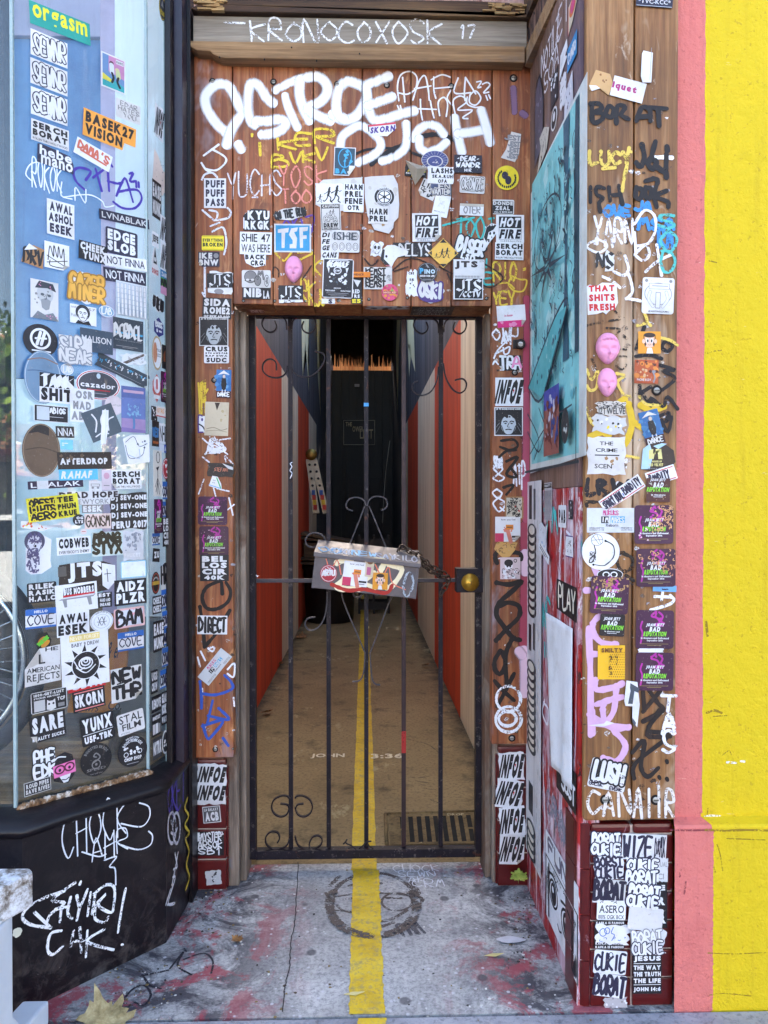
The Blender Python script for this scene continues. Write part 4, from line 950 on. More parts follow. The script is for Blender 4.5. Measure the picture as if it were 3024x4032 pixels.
# sign on the back door
PSG = Plane((0, AEND - .07, 0), (1, 0, 0)); sg = thing('door_sign', 'small dark framed sign with pale old style lettering on the back door', 'sign', (0, AEND - .07, 2.0))
mb = MB(); s0 = PSG.z('M', 678, 836); s1 = PSG.z('M', 873, 682); mb.box((s0[0], AEND - .085, s0[1]), (s1[0], AEND - .066, s1[1]), M_DARKW, bev=.004); mb.build('panel', sg)
mb = MB(); cg = paper('#8f8676'); fr_ = [(s0[0] + .02, s0[1] + .02), (s1[0] - .02, s0[1] + .02), (s1[0] - .02, s1[1] - .02), (s0[0] + .02, s1[1] - .02), (s0[0] + .02, s0[1] + .02)]
for i in range(4): ribbon2(mb, PSG.p, [fr_[i], fr_[i + 1]], .014, cg, .018)
for tx, a in (('THE', (695, 722, 733, 697)), ('OWER', (736, 755, 800, 722)), ('LMIT', (780, 795, 858, 740))):
    x0, y0 = PSG.z('M', a[0], a[1]); x1, y1 = PSG.z('M', a[2], a[3]); text2(mb, PSG.p, tx, x0, y0, x1, y1, paper('#b5a380'), .019, .01)
mb.build('lettering', sg)
mb = MB(); u0, v0 = PSG.z('M', 748, 487); u1, v1 = PSG.z('M', 777, 471); mb.box((u0, AEND - .08, v0), (u1, AEND - .066, v1), paper('#b9b4bc')); tag(mb.build('paper_note'), 'small pale note pinned above the back door', 'note')

# ================================================================ leaves and litter
def leaf(name_label, c, size, rotz, tilt, colr, seed, curl=.25):
    rl = random.Random(seed); pts = []
    lobes = [(90, 1.0), (66, .74), (42, .95), (14, .66), (-10, .84), (-46, .56), (-78, .42)]
    prof = lobes + [(-90, .12)] + [(180 - a, r) for a, r in lobes[::-1][:-1]]
    out = []
    for i, (a, r) in enumerate(prof):
        a2, r2 = prof[(i + 1) % len(prof)]
        out.append((a, r * rl.uniform(.9, 1.1)));
        da = ((a2 - a + 180) % 360 - 180); out.append((a + da * .3, (r * .7 + r2 * .3))); out.append((a + da * .5, min(r, r2) * .94 * rl.uniform(.9, 1.1)))
    P = [Vector((r * math.cos(R(a)), r * math.sin(R(a)), 0)) for a, r in out]
    t = NT('leaf'); v = t.pos(); n = t.noise(v, 40, 5, .7); t.base(t.ramp(n, [(.3, colr[0]), (.55, colr[1]), (.75, colr[2])])); t.rough(.6); t.bump(n, .5, .004)
    mb = MB(); M = Matrix.Translation(c) @ Matrix.Rotation(rotz, 4, 'Z') @ Matrix.Rotation(tilt, 4, 'X') @ Matrix.Diagonal((size, size, size, 1))
    vs = []; rings = (0, .35, .7, 1.0); n_ = len(P)
    for k in rings[1:]:
        for p in P: q = p * k; vs.append(M @ Vector((q.x, q.y, curl * (q.length ** 2) * (.5 + .5 * math.sin(q.x * 5 + seed)) + .03 * math.sin(q.y * 9))))
    vs.append(M @ Vector((0, 0, 0))); fs = []
    for i in range(n_):
        j = (i + 1) % n_; fs.append((len(vs) - 1, i, j))
        for k in range(2): fs.append((k * n_ + i, (k + 1) * n_ + i, (k + 1) * n_ + j, k * n_ + j))
    mb.mesh(vs, fs, t.m, True); root = tag(mb.build('fallen_leaf', None, c), name_label, 'leaf', 'fallen leaves')
    mb = MB(); mb.tube([M @ Vector((0, -.1, .01)), M @ Vector((.05, -.5, .04)), M @ Vector((.02, -.8, .1))], size * .02, t.m, 5); mb.build('stalk', root, c)
    return root
GRN = ('#5d7d2c', '#9db352', '#c9d27c'); YLW = ('#75643a', '#a8966a', '#cabb8e'); BRN = ('#4a3018', '#8a5c2c', '#b98c4c')
leaf('green and yellow maple leaf propped against the right plinth', at_y(2044, 3455, 2.645), .042, R(172), R(68), GRN, 1, .15)
leaf('large pale yellow leaf lying at the bottom edge by the bench', fl(420, 4045) + Vector((0, 0, .012)), .09, R(40), R(9), YLW, 2, .5)
leaf('small green leaf in the corner by the left jamb', fl(1003, 3388) + Vector((0, 0, .02)), .03, R(70), R(40), GRN, 3)
leaf('small brown curled leaf on the concrete left of the crack', fl(934, 3710) + Vector((0, 0, .008)), .024, R(10), R(8), BRN, 4, .4)
for lb, p, s in (('dry brown leaf low by the right alley wall', (1672, 2628), .05), ('dry leaf scrap by the left alley wall', (1050, 2815), .05), ('dry leaf heap by the foot of the bin', (1185, 2515), .08), ('crumpled leaf under the left alley stripe', (1095, 2625), .06)):
    leaf(lb, fl(*p) + Vector((0, 0, .02)), s, s * 77, R(15), BRN, int(s * 999) + p[0], .4)
for i, (p, w, lb) in enumerate((((1395, 3920), .03, 'thin yellow leaf sliver on the yellow line'), ((1946, 3767), .03, 'thin pale leaf sliver near the red floor stains'))):
    mb = MB(); c = fl(*p); pts = [c + Vector((-w, 0, .005)), c + Vector((-w * .2, .006, .007)), c + Vector((w, .004, .009)), c + Vector((w * .1, -.007, .006))]
    mb.mesh([q for q in pts] + [q - Vector((0, 0, .0015)) for q in pts], [(0, 1, 2, 3), (7, 6, 5, 4), (0, 4, 5, 1), (1, 5, 6, 2), (2, 6, 7, 3), (3, 7, 4, 0)], paper('#d8cc8e')); tag(mb.build('leaf_sliver', None, c), lb, 'leaf')
mb = MB(); c = fl(2010, 3705); rr_ = random.Random(6); pts = [c + Vector((.055 * math.cos(a) * rr_.uniform(.6, 1), .022 * math.sin(a) * rr_.uniform(.6, 1), .0045)) for a in [k * .45 for k in range(14)]]
mb.poly(pts, paper('#dcdce6')); tag(mb.build('paper_scrap', None, c), 'flattened white paper scrap on the red stained concrete', 'paper scrap')

# ================================================================ white bench at the lower left
bn = thing('bench', 'worn white painted bench end in the lower left corner', 'bench', (-1.4, 1.65, 0))
M_WORN = grime_mat('worn_white_paint', [(.38, '#57493e'), (.46, '#a39b94'), (.54, '#d9d9de'), (.7, '#eceef2')], 22, '#6a5d52', .5, False)
M_WPAINT = plain('#dfe5ee', .4, 0, .15, 8, 'white_paint')
def bq(sx, sy, z): p = pz(sx, sy, z); return Vector((p.x, p.y, z))
zb = .50; e0, e1 = bq(118, 3416, zb), bq(131, 3432, zb); e2 = bq(0, 3500, zb)
dirn = (e2 - e1); dirn.z = 0; dirn.normalize(); e3 = e1 + dirn * .42
mb = MB(); pts = [(e0.x, e0.y), (e1.x, e1.y), (e3.x, e3.y), (e3.x - 1.6, e3.y - .02), (e0.x - 1.6, e0.y + .02)]
mb.prism(pts, .085, M_WORN, Matrix.Translation((0, 0, zb - .085)), .008); mb.build('seat', bn)
xle = (62 - 1436) / FPX * 1.80; yb_, yt = 1.80, 1.45
prof = [(yt - .05, 0), (yt + .02, .05), (yt + .05, .2), (yt + .05, zb - .087), (yb_ - .0, zb - .087), (yb_ + .0, .16), (yb_ + .06, .09), (yb_ + .20, .065), (yb_ + .20, 0)]
for xo in (0, -.9):
    mb = MB(); Mx = Matrix(((0, 0, 1, xle - .07 + xo), (1, 0, 0, 0), (0, 1, 0, 0), (0, 0, 0, 1))); mb.prism(prof, .07, M_WPAINT, Mx, .008); mb.build('leg', bn)

# ================================================================ the street behind the viewer, seen in the glass
def facade(label, x0, x1, h, m, seed):
    t = thing('street_building', label, 'building', ((x0 + x1) / 2, -17, 0)); mb = MB(); mb.box((x0, -27, 0), (x1, -17, h), m); mb.build('wall', t)
    mb = MB(); mb.box((x0 - .1, -17.25, h - .35), (x1 + .1, -17.001, h + .1), M_DWHITE); mb.build('cornice', t)
    n = int((x1 - x0) / 3)
    for i in range(n):
        for j in range(int((h - 3.2) / 3)):
            cx = x0 + (i + .5) * (x1 - x0) / n; z = 3.9 + j * 3; mb = MB(); mb.box((cx - .65, -17.06, z), (cx + .65, -16.98, z + 1.7), M_DWHITE); mb.box((cx - .55, -16.979, z + .1), (cx + .55, -16.97, z + 1.6), plain('#22303c', .1)); mb.build('window', t)
    mb = MB(); mb.box((x0 + .5, -16.99, .4), (x1 - .5, -16.95, 2.6), plain('#2a3036', .12)); mb.box((x0 + .3, -16.98, 2.75), (x1 - .3, -16.2, 2.9), plain('#8a3a2c', .7)); mb.build('shopfront', t)
for i, (x0, x1, h, c) in enumerate(((-60, -30, 5.6, '#b9a48c'), (-29.9, -14, 5.2, '#8f8a80'), (-13.9, -4, 6.2, '#a5764f'), (-3.9, 9, 4.6, '#c9c2b4'), (9.1, 24, 6.4, '#b4b9bd'), (24.1, 38, 4.4, '#a8765a'), (38.1, 60, 6.0, '#cbbfa4'))):
    facade(('cream', 'grey', 'brown brick', 'pale', 'light grey', 'terracotta', 'buff')[i] + ' shop building across the street behind the viewer', x0, x1, h, streak('render_%d' % i, [(.3, c), (.7, c)], '#5a5048', (1, 1, .4), .3), i)
def tree(label, x, y, h, r, seed):
    t = thing('street_tree', label, 'tree', (x, y, 0)); rt = random.Random(seed); mb = MB(); M_TR = plain('#4a3b2e', .9)
    mb.tube([(x, y, 0), (x + .05, y, h * .3), (x, y + .1, h * .55)], [.14, .11, .07], M_TR, 8)
    for k in range(6): a = k * 1.05; mb.tube([(x, y, h * .45), (x + r * .6 * math.cos(a), y + r * .6 * math.sin(a), h * .72)], [.05, .02], M_TR, 6)
    mb.build('trunk', t); mb = MB(); ms = [plain(c, .6, name='foliage') for c in ('#3f5a1c', '#5a7a24', '#7d9a36')]
    cl = [(Vector((x, y, h * .7)) + Vector((rt.gauss(0, .42) * r, rt.gauss(0, .42) * r, rt.gauss(0, .3) * r))) for _ in range(34)]
    for q in range(2600):
        c = rt.choice(cl) + Vector((rt.gauss(0, .2), rt.gauss(0, .2), rt.gauss(0, .17))) * r * .8; d = Vector((rt.gauss(0, 1), rt.gauss(0, 1), rt.gauss(0, 1))).normalized(); e = d.orthogonal().normalized(); f = d.cross(e); s = rt.uniform(.06, .12)
        mb.poly([c + e * s, c + f * s * .6, c - e * s, c - f * s * .6], ms[q % 3])
    mb.build('crown', t)
for a in (('leafy street tree behind the viewer to the left', -6.7, -8.4, 5.2, 1.35, 1), ('street tree across the road behind the viewer', -9.5, -14.5, 6.0, 2.2, 2), ('street tree far along the kerb to the right', 22, -8.0, 5.5, 2.2, 3)): tree(*a)
def car(label, x, y, paintc):
    t = thing('parked_car', label, 'car', (x, y, -.13)); m = plain(paintc, .2, 0, .05, 5, 'car_paint', .02); z0 = -.13
    prof = [(-2.2, .35), (-2.25, .62), (-2.1, .82), (-1.2, .92), (-.55, 1.38), (.75, 1.42), (1.55, .98), (2.15, .9), (2.25, .6), (2.2, .35)]
    for wx in (1.4, -1.4): prof += [(wx + .42 * math.cos(a), .35 + .42 * math.sin(a)) for a in [math.pi * k / 10 for k in range(11)]]
    mb = MB(); mb.prism([(a, b) for a, b in prof], 1.7, m, Matrix(((1, 0, 0, x), (0, 0, 1, y - .85), (0, 1, 0, z0), (0, 0, 0, 1))), .03); mb.build('body', t)
    for s in (-1, 1):
        mb = MB(); yy = y + s * .853; g = [(-1.0, .95), (-.5, 1.32), (.7, 1.35), (1.35, .98)]
        mb.prism(g, .01, plain('#141a20', .05), Matrix(((1, 0, 0, x), (0, 0, 1, yy - .005), (0, 1, 0, z0), (0, 0, 0, 1)))); mb.build('side_window', t)
        for wx in (-1.4, 1.4):
            Mq = Matrix.Translation((x + wx, y + s * .72, z0 + .33)) @ Matrix.Rotation(R(90), 4, 'X'); mb = MB(); mb.lathe([(.20, -.1), (.32, -.1), (.33, 0), (.32, .1), (.20, .1)], plain('#16151a', .7), Mq, 24); w_ = mb.build('wheel', t)
            mb = MB(); mb.lathe([(.20, -.108), (.03, -.11)], M_STEEL, Mq, 20); mb.lathe([(.20, .108), (.03, .11)], M_STEEL, Mq, 20); mb.build('rim', w_)
car('white car parked on the road behind the viewer', -4.6, -5.6, '#e6e8ea'); car('silver car parked further along the road', 13, -6.5, '#9aa0a6')
# ================================================================ stickers, flyers, posters
PAL = dict(w='#e6e8ee', k='#120e16', n='#26233f', y='#f0dc28', r='#c3202a', g='#8f9096', s='#46505e', c='#3fa9dc', o='#f0a23a', p='#ea8fc0', m='#b0289a', G='#84d83a', P='#3f1238', b='#2a67bb', l='#bcd4e2', t='#a97c4e', T='#7fd0d4', v='#4a2a86')
def C_(c): return paper(PAL.get(c, c))
DECK = dict(d=PD, t=PT, gb=PGB, ga=PGA, f=PF, ft=PFT, s=PS, m=PM)
def fam(x0, y0, x1, y1):
    """three people running, hand in hand"""
    q = lambda pts: [(x0 + a * (x1 - x0), y0 + b * (y1 - y0)) for a, b in pts]
    out = []
    for ox, h, k in ((.78, 1.0, 1), (.48, .9, .92), (.14, .5, .5)):
        f = lambda pts: q([(ox + a * k, b * h) for a, b in pts])
        out += [('d', f([(.02, .90)])[0], .055 * k), ('l', f([(0, .82), (-.02, .6), (-.05, .45)]), .13 * k), ('l', f([(-.04, .45), (.07, .3), (.04, .12), (.12, .04)]), .06 * k),
                ('l', f([(-.06, .45), (-.1, .25), (-.2, .1), (-.25, .14)]), .06 * k), ('l', f([(0, .75), (-.12, .6), (-.22, .52)]), .035 * k), ('l', f([(0, .75), (.1, .62), (.16, .68)]), .035 * k)]
    return out
def S(pl, k, x0, y0, x1, y1, rot, shape, bg, ops, label, name='sticker', cat='sticker', group=None, parent=None, h0=None, lift=0.0):
    pk, pl = pl, DECK[pl] if isinstance(pl, str) else pl
    cx, cy = (x0 + x1) / 2, (y0 + y1) / 2
    c = pl.z(k, cx, cy); W = abs(pl.z(k, x1, cy)[0] - pl.z(k, x0, cy)[0]); Hh = abs(pl.z(k, cx, y0)[1] - pl.z(k, cx, y1)[1])
    cr, sr = math.cos(R(rot)), math.sin(R(rot)); seed = int(x0 * 7 + y0 * 13) % 9973; rnd = random.Random(seed)
    bb = (c[0] - W * .52, c[1] - Hh * .52, c[0] + W * .52, c[1] + Hh * .52)
    h = .0028 if h0 is None else h0
    for (b, hh) in pl.layers:
        if b[0] < bb[2] and b[2] > bb[0] and b[1] < bb[3] and b[3] > bb[1]: h = max(h, hh + .0011)
    pl.layers.append((bb, h + .0004))
    tilt = rnd.uniform(-.004, .004)
    def t3(u, v, e=0.0):                       # unit square of the sticker -> place
        a, b = (u - .5) * W, (v - .5) * Hh
        return pl.p(c[0] + a * cr - b * sr, c[1] + a * sr + b * cr, h + e + lift * max(0, .5 - v) ** 2 * 4)
    mb = MB(); A = W / Hh; flap = None
    if shape in 'rx' and bg in ('w', 'k', 'n') and parent is None and seed % 5 == 0 and .3 < A < 3: flap = rnd.choice((0, 1)); shape = 'cut'
    if shape == 'r': out = [(0, 0), (1, 0), (1, 1), (0, 1)]
    elif shape == 'R':
        rx, ry = (.08, .08 * A) if A < 1 else (.08 / A, .08); out = []
        for ox, oy, a0 in ((1 - rx, ry, -90), (1 - rx, 1 - ry, 0), (rx, 1 - ry, 90), (rx, ry, 180)):
            out += [(ox + rx * math.cos(R(a0 + q)), oy + ry * math.sin(R(a0 + q))) for q in (0, 30, 60, 90)]
    elif shape == 'c': out = [(.5 + .5 * math.cos(a), .5 + .5 * math.sin(a)) for a in [2 * math.pi * i / 40 for i in range(40)]]
    elif shape == 'd': out = [(.5, 0), (1, .5), (.5, 1), (0, .5)]
    elif shape in ('x', 'X'):
        am = .035 if shape == 'x' else .09; out = []
        for a, b in (((0, 0), (1, 0)), ((1, 0), (1, 1)), ((1, 1), (0, 1)), ((0, 1), (0, 0))):
            for i in range(7): t = i / 7; out.append((a[0] + (b[0] - a[0]) * t + (rnd.uniform(-am, am) if a[0] == b[0] else 0), a[1] + (b[1] - a[1]) * t + (rnd.uniform(-am, am) if a[1] == b[1] else 0)))
    elif shape == 'cut':
        fx_, fy_ = min(.3, .22 / A), min(.3, .22 * A); out = [(fx_, 0), (1, 0), (1, 1), (0, 1), (0, fy_)] if flap == 0 else [(0, 0), (1 - fx_, 0), (1, fy_), (1, 1), (0, 1)]
        P_ = ((fx_, 0), (0, fy_), (fx_ * 1.0, fy_ * .9)) if flap == 0 else ((1 - fx_, 0), (1, fy_), (1 - fx_ * 1.0, fy_ * .9))
        tri = [t3(*P_[0], .0006), t3(*P_[1], .0006), t3(*P_[2], .006)]; mb.mesh(tri + [p - pl.n * .0005 for p in tri], [(0, 1, 2), (5, 4, 3), (0, 2, 5, 3), (1, 4, 5, 2), (0, 3, 4, 1)], paper('#c9c6c0'))
    elif shape == 'B': out = [(.5 + (.46 + .04 * math.sin(a * 9)) * math.cos(a), .5 + (.46 + .04 * math.sin(a * 7)) * math.sin(a)) for a in [2 * math.pi * i / 44 for i in range(44)]]
    else: out = [tuple(float(z) for z in q.split(',')) for q in shape.split()]
    m = C_(bg); n = len(out)
    f_ = [t3(*q) for q in out]; b_ = [t3(q[0], q[1], -.0006) for q in out]
    if lift:
        bmq = bmesh.new(); fc = bmq.faces.new([bmq.verts.new((a, b, 0)) for a, b in out]); bmesh.ops.triangulate(bmq, faces=[fc])
        for yy in (.12, .25, .38, .5): bmesh.ops.bisect_plane(bmq, geom=bmq.verts[:] + bmq.edges[:] + bmq.faces[:], plane_co=(0, yy, 0), plane_no=(0, 1, 0))
        bmq.verts.index_update(); mb.mesh([t3(v.co.x, v.co.y) for v in bmq.verts], [[v.index for v in f.verts] for f in bmq.faces], m, True); bmq.free()
    else: mb.poly(f_, m)
    b0_ = len(mb.v); mb.v += [tuple(p) for p in f_ + b_]; km = mb.mi(m)
    for i in range(n): j = (i + 1) % n; mb.f.append((b0_ + i, b0_ + j, b0_ + n + j, b0_ + n + i)); mb.m.append(km); mb.smooth.append(False)
    e = [.00012]
    def nx(): e[0] += .00005; return e[0]
    def ln(pts, w, col, sm=True, nib=None, cap=True):
        q = [(p[0] * A, p[1]) for p in pts]
        if sm and len(q) > 2: q = [(p[0], p[1]) for p in smooth_pts([(a, b, 0) for a, b in q], 5)]
        ribbon2(mb, lambda u, v, hh: t3(u / A, v, hh), q, w, C_(col), nx(), rnd if w < .04 else None, nib=nib, cap=cap)
    def pg(pts, col): mb.poly([t3(p[0], p[1], nx() if i == 0 else e[0]) for i, p in enumerate(pts)], C_(col))
    def el(cx_, cy_, rx, ry, col): pg([(cx_ + rx * math.cos(a), cy_ + ry * math.sin(a)) for a in [2 * math.pi * i / 28 for i in range(28)]], col)
    for op in [o for o in ops.split(';') if o.strip()]:
        w = op.split(); o = w[0]; F = lambda i: float(w[i])
        if o in 'tnhuz': text2(mb, t3, w[1].replace('_', ' '), F(2), F(3), F(4), F(5), C_(w[6]), nx(), {'t': .066, 'z': .03, 'n': .012, 'h': .06, 'u': .085}[o], (.22 / A if o in 'hu' else 0))
        elif o in 'gbi':
            sts = strokes(w[1].replace('_', ' '), F(2) * A, F(3), F(4) * A, F(5), rnd, .12 if o == 'i' else .22, o != 'i')
            wd = F(7) if len(w) > (8 if o == 'b' else 7) or (o != 'b' and len(w) > 7) else (F(5) - F(3)) * {'g': .13, 'b': .19, 'i': .17}[o]
            for i, st in enumerate(sts):
                if o == 'b': ribbon2(mb, lambda u, v, hh: t3(u / A, v, hh), st, wd * 1.35, C_(w[6]), nx())
                else: ribbon2(mb, lambda u, v, hh: t3(u / A, v, hh), st, wd, C_(w[6]), nx(), rnd if o == 'g' else None, nib=.7 if o == 'i' else None)
            if o == 'b':
                for st in sts: ribbon2(mb, lambda u, v, hh: t3(u / A, v, hh), st, wd * .7, C_(w[-1]), nx())
        elif o == 'r': pg([(F(1), F(2)), (F(3), F(2)), (F(3), F(4)), (F(1), F(4))], w[5])
        elif o == 'd': el(F(1), F(2), F(3), F(4), w[5])
        elif o == 'o': ln([(F(1) + F(3) * math.cos(a), F(2) + F(4) * math.sin(a)) for a in [2 * math.pi * i / 32 for i in range(33)]], F(5), w[6], False, cap=False)
        elif o in 'pl':
            pts = [tuple(float(z) for z in q.split(',')) for q in w[(2 if o == 'p' else 3):]]
            pg(pts, w[1]) if o == 'p' else ln(pts, F(2), w[1])
        elif o == 's':
            for i in range(int(w[1])):
                x, y = rnd.uniform(F(2), F(4)), rnd.uniform(F(3), F(5)); a = rnd.uniform(0, 6.28); l = rnd.uniform(.3, 1) * F(8)
                ln([(x, y), (min(F(4), max(F(2), x + l * math.cos(a))), min(F(5), max(F(3), y + l * math.sin(a)))), (min(F(4), max(F(2), x + l * math.cos(a + .8) * 1.3)), min(F(5), max(F(3), y + l * math.sin(a + .8) * 1.3)))], F(7), w[6])
        elif o == 'q':                          # blotches: n x0 y0 x1 y1 colour size
            for i in range(int(w[1])):
                x, y = rnd.uniform(F(2), F(4)), rnd.uniform(F(3), F(5)); r = F(7) * rnd.uniform(.4, 1)
                pg([(x + r / A ** .5 * math.cos(a) * rnd.uniform(.6, 1.1), y + r * A ** .5 * math.sin(a) * rnd.uniform(.6, 1.1)) for a in [k_ * .698 for k_ in range(9)]], w[6])
        elif o == 'V':                          # upright jagged strokes: n x0 y0 x1 y1 colour width length
            for i in range(int(w[1])):
                x, y = rnd.uniform(F(2), F(4)), rnd.uniform(F(3), F(5)); l = F(8) * rnd.uniform(.3, 1); ln([(x + rnd.uniform(-.02, .02), min(F(5), y + l * q_)) for q_ in (0, .3, .6, 1)], F(7) * rnd.uniform(.5, 1.3), w[6])
        elif o == 'm':
            for it in fam(F(1), F(2), F(3), F(4)):
                if it[0] == 'd': el(it[1][0], it[1][1], it[2] * (F(4) - F(2)) / A, it[2] * (F(4) - F(2)), w[5])
                else: ln(it[1], it[2] * (F(4) - F(2)), w[5])
        elif o == 'a': text2(mb, lambda u, v, hh: t3(.5 + u, .5 + v * A, hh), w[1].replace('_', ' '), 0, 0, 1, 1, C_(w[6]), nx(), .03, arc=(0, 0, F(2), F(3), R(F(4)), R(F(5))))
        elif o == 'f':                          # drawn head: cx cy r skin ink
            x, y, r = F(1), F(2), F(3); X = lambda d: x + d * r / A
            el(x, y + r * .25, r * 1.15 / A, r * 1.2, w[5]); el(x, y - r * .1, r * .8 / A, r * 1.05, w[4])
            for sx in (-1, 1):
                ln([(X(sx * .55), y + r * .22), (X(sx * .3), y + r * .3), (X(sx * .15), y + r * .2)], r * .12, w[5]); el(X(sx * .33), y + r * .05, r * .13 / A, r * .07, w[5])
            ln([(X(.05), y + r * .1), (X(-.12), y - r * .3), (X(.1), y - r * .34)], r * .07, w[5]); ln([(X(-.3), y - r * .62), (X(0), y - r * .56), (X(.3), y - r * .62)], r * .11, w[5]); ln([(X(-.75), y - r * .2), (X(-.45), y - r * .95), (X(0), y - r * 1.15), (X(.45), y - r * .95), (X(.75), y - r * .2)], r * .09, w[5])
    ob = mb.build(name, parent, pl.p(c[0], c[1], h))
    if parent is None:
        tag(ob, label, cat, group or {'gb': 'stickers on the angled shop window', 'ga': 'stickers on the narrow window pane', 'd': 'stickers around the gate', 't': 'stickers on the door plinths', 'f': 'stickers on the tan pilaster', 'ft': 'stickers on the tiled plinth', 's': 'posters on the side wall', 'm': 'stickers on the letter box'}.get(pk if isinstance(pk, str) else '', None))
    return ob
HELLO = "r .0 .68 1 1 b;r 0 0 1 .1 b;t HELLO .28 .78 .72 .92 w;g COVE .08 .2 .92 .66 n .06"
JJ = "l m .05 .52,.97 .40,.85 .55,.80 .62,.68 .48,.62 .70,.60;l m .05 .60,.95 .70,.85 .66,.72 .74,.66;q 5 .38 .66 .7 .95 m .05;l m .045 .16,.7 .12,.55 .17,.4 .13,.15;h JOAN_JETT .27 .56 .74 .66 w;h BAD .36 .44 .64 .57 w;h REPUTATION .2 .32 .8 .45 G;t In_theaters_and_OnDemand .13 .25 .87 .30 w;t September_28th .29 .18 .71 .235 w;r .1 .12 .86 .13 #9a8a4a;r .3 .08 .68 .092 #9a8a4a"
SB = "t SERCH .04 .62 .96 .93 k;t BORAT .04 .25 .96 .57 k;n ROLLIN_THRU_HOLLYWOOD .04 .06 .96 .17 k"
HF = "r .1 .52 .9 .94 k;h HOT .16 .56 .84 .90 w;h FIRE .14 .14 .88 .48 k;n +1-844-hot-fire .14 .02 .9 .09 g;r .1 .1 .9 .11 k;r .1 .1 .112 .94 k;r .888 .1 .9 .94 k"
IN = "u INFOE .05 .07 .95 .94 k;p r .63,.56 .66,.6 .69,.56 .66,.45"
REM = "f .5 .42 .33 #b9c2cc k;q 26 .18 .62 .82 .92 k .07;l g .012 .06,.1 .2,.35;l g .012 .06,.3 .18,.45;l g .012 .94,.1 .8,.35;l g .012 .94,.3 .84,.45;r 0 .89 1 .98 k;t JE_TE_REMBOURSE_LUNDI .06 .9 .94 .965 w;r 0 0 .03 1 w;r .97 0 1 1 w;r 0 0 1 .03 w;r 0 .975 1 1 w"
FEEL = "n how_you_feel .24 .83 .8 .92 n;q 4 .4 .35 .66 .6 #d9826e .11;l #d9826e .16 .62,.0 .55,.25 .5,.45;q 3 .34 .45 .46 .58 #c96a58 .06;r .42 .48 .72 .68 #e0862a;r .46 .56 .68 .6 #4a2a1a;r 0 0 .34 .34 #c9305e;r .66 .16 .97 .24 k;r .66 .08 .9 .12 g"
GIRL = "d .5 .55 .25 .3 #f2c4ac;d .5 .83 .26 .11 #2a1714;p #2a1714 .22,.85 .26,.45 .3,.3 .36,.4 .3,.62;p #2a1714 .78,.85 .74,.45 .7,.3 .64,.4 .7,.62;d .24 .55 .07 .1 #f2c4ac;d .76 .55 .07 .1 #f2c4ac;d .41 .58 .06 .11 w;d .6 .58 .06 .11 w;d .42 .57 .035 .07 k;d .59 .57 .035 .07 k;l k .015 .44,.4 .5,.38 .56,.4;p w .36,.0 .4,.24 .6,.24 .66,.0"
DANCE = "r 0 0 1 .25 #4a2018;q 12 0 .3 1 .95 #4a8ac4 .14;q 5 .3 .4 .7 .6 #6aa8dc .12;p w .1,.82 .5,.98 .9,.82 .5,.86;l k .02 .5,.85 .5,.6;d .52 .76 .09 .06 #e0cdbc;p k .36,.7 .64,.7 .7,.48 .62,.28 .4,.28 .32,.48;r .38 .2 .44 .3 w;r .58 .2 .64 .3 w;b DANCE .12 .06 .88 .2 k .045 w"
REBORN = "r .03 .03 .97 .97 #d5dbe4;r .3 .38 .46 .66 k;r .5 .4 .8 .66 c;g IM .31 .42 .45 .62 w .035;g MARKS .52 .42 .78 .62 w .035;n Reborn .4 .24 .66 .36 n;n OPENING_RECEPTION .05 .16 .36 .21 k;n SATURDAY_AT_THE .05 .08 .36 .13 k;n PREVIEW .72 .16 .96 .21 k;n GALLERY_HOURS .72 .08 .96 .13 k;g MUKUKS .34 .72 .66 .9 #d0408a .03"
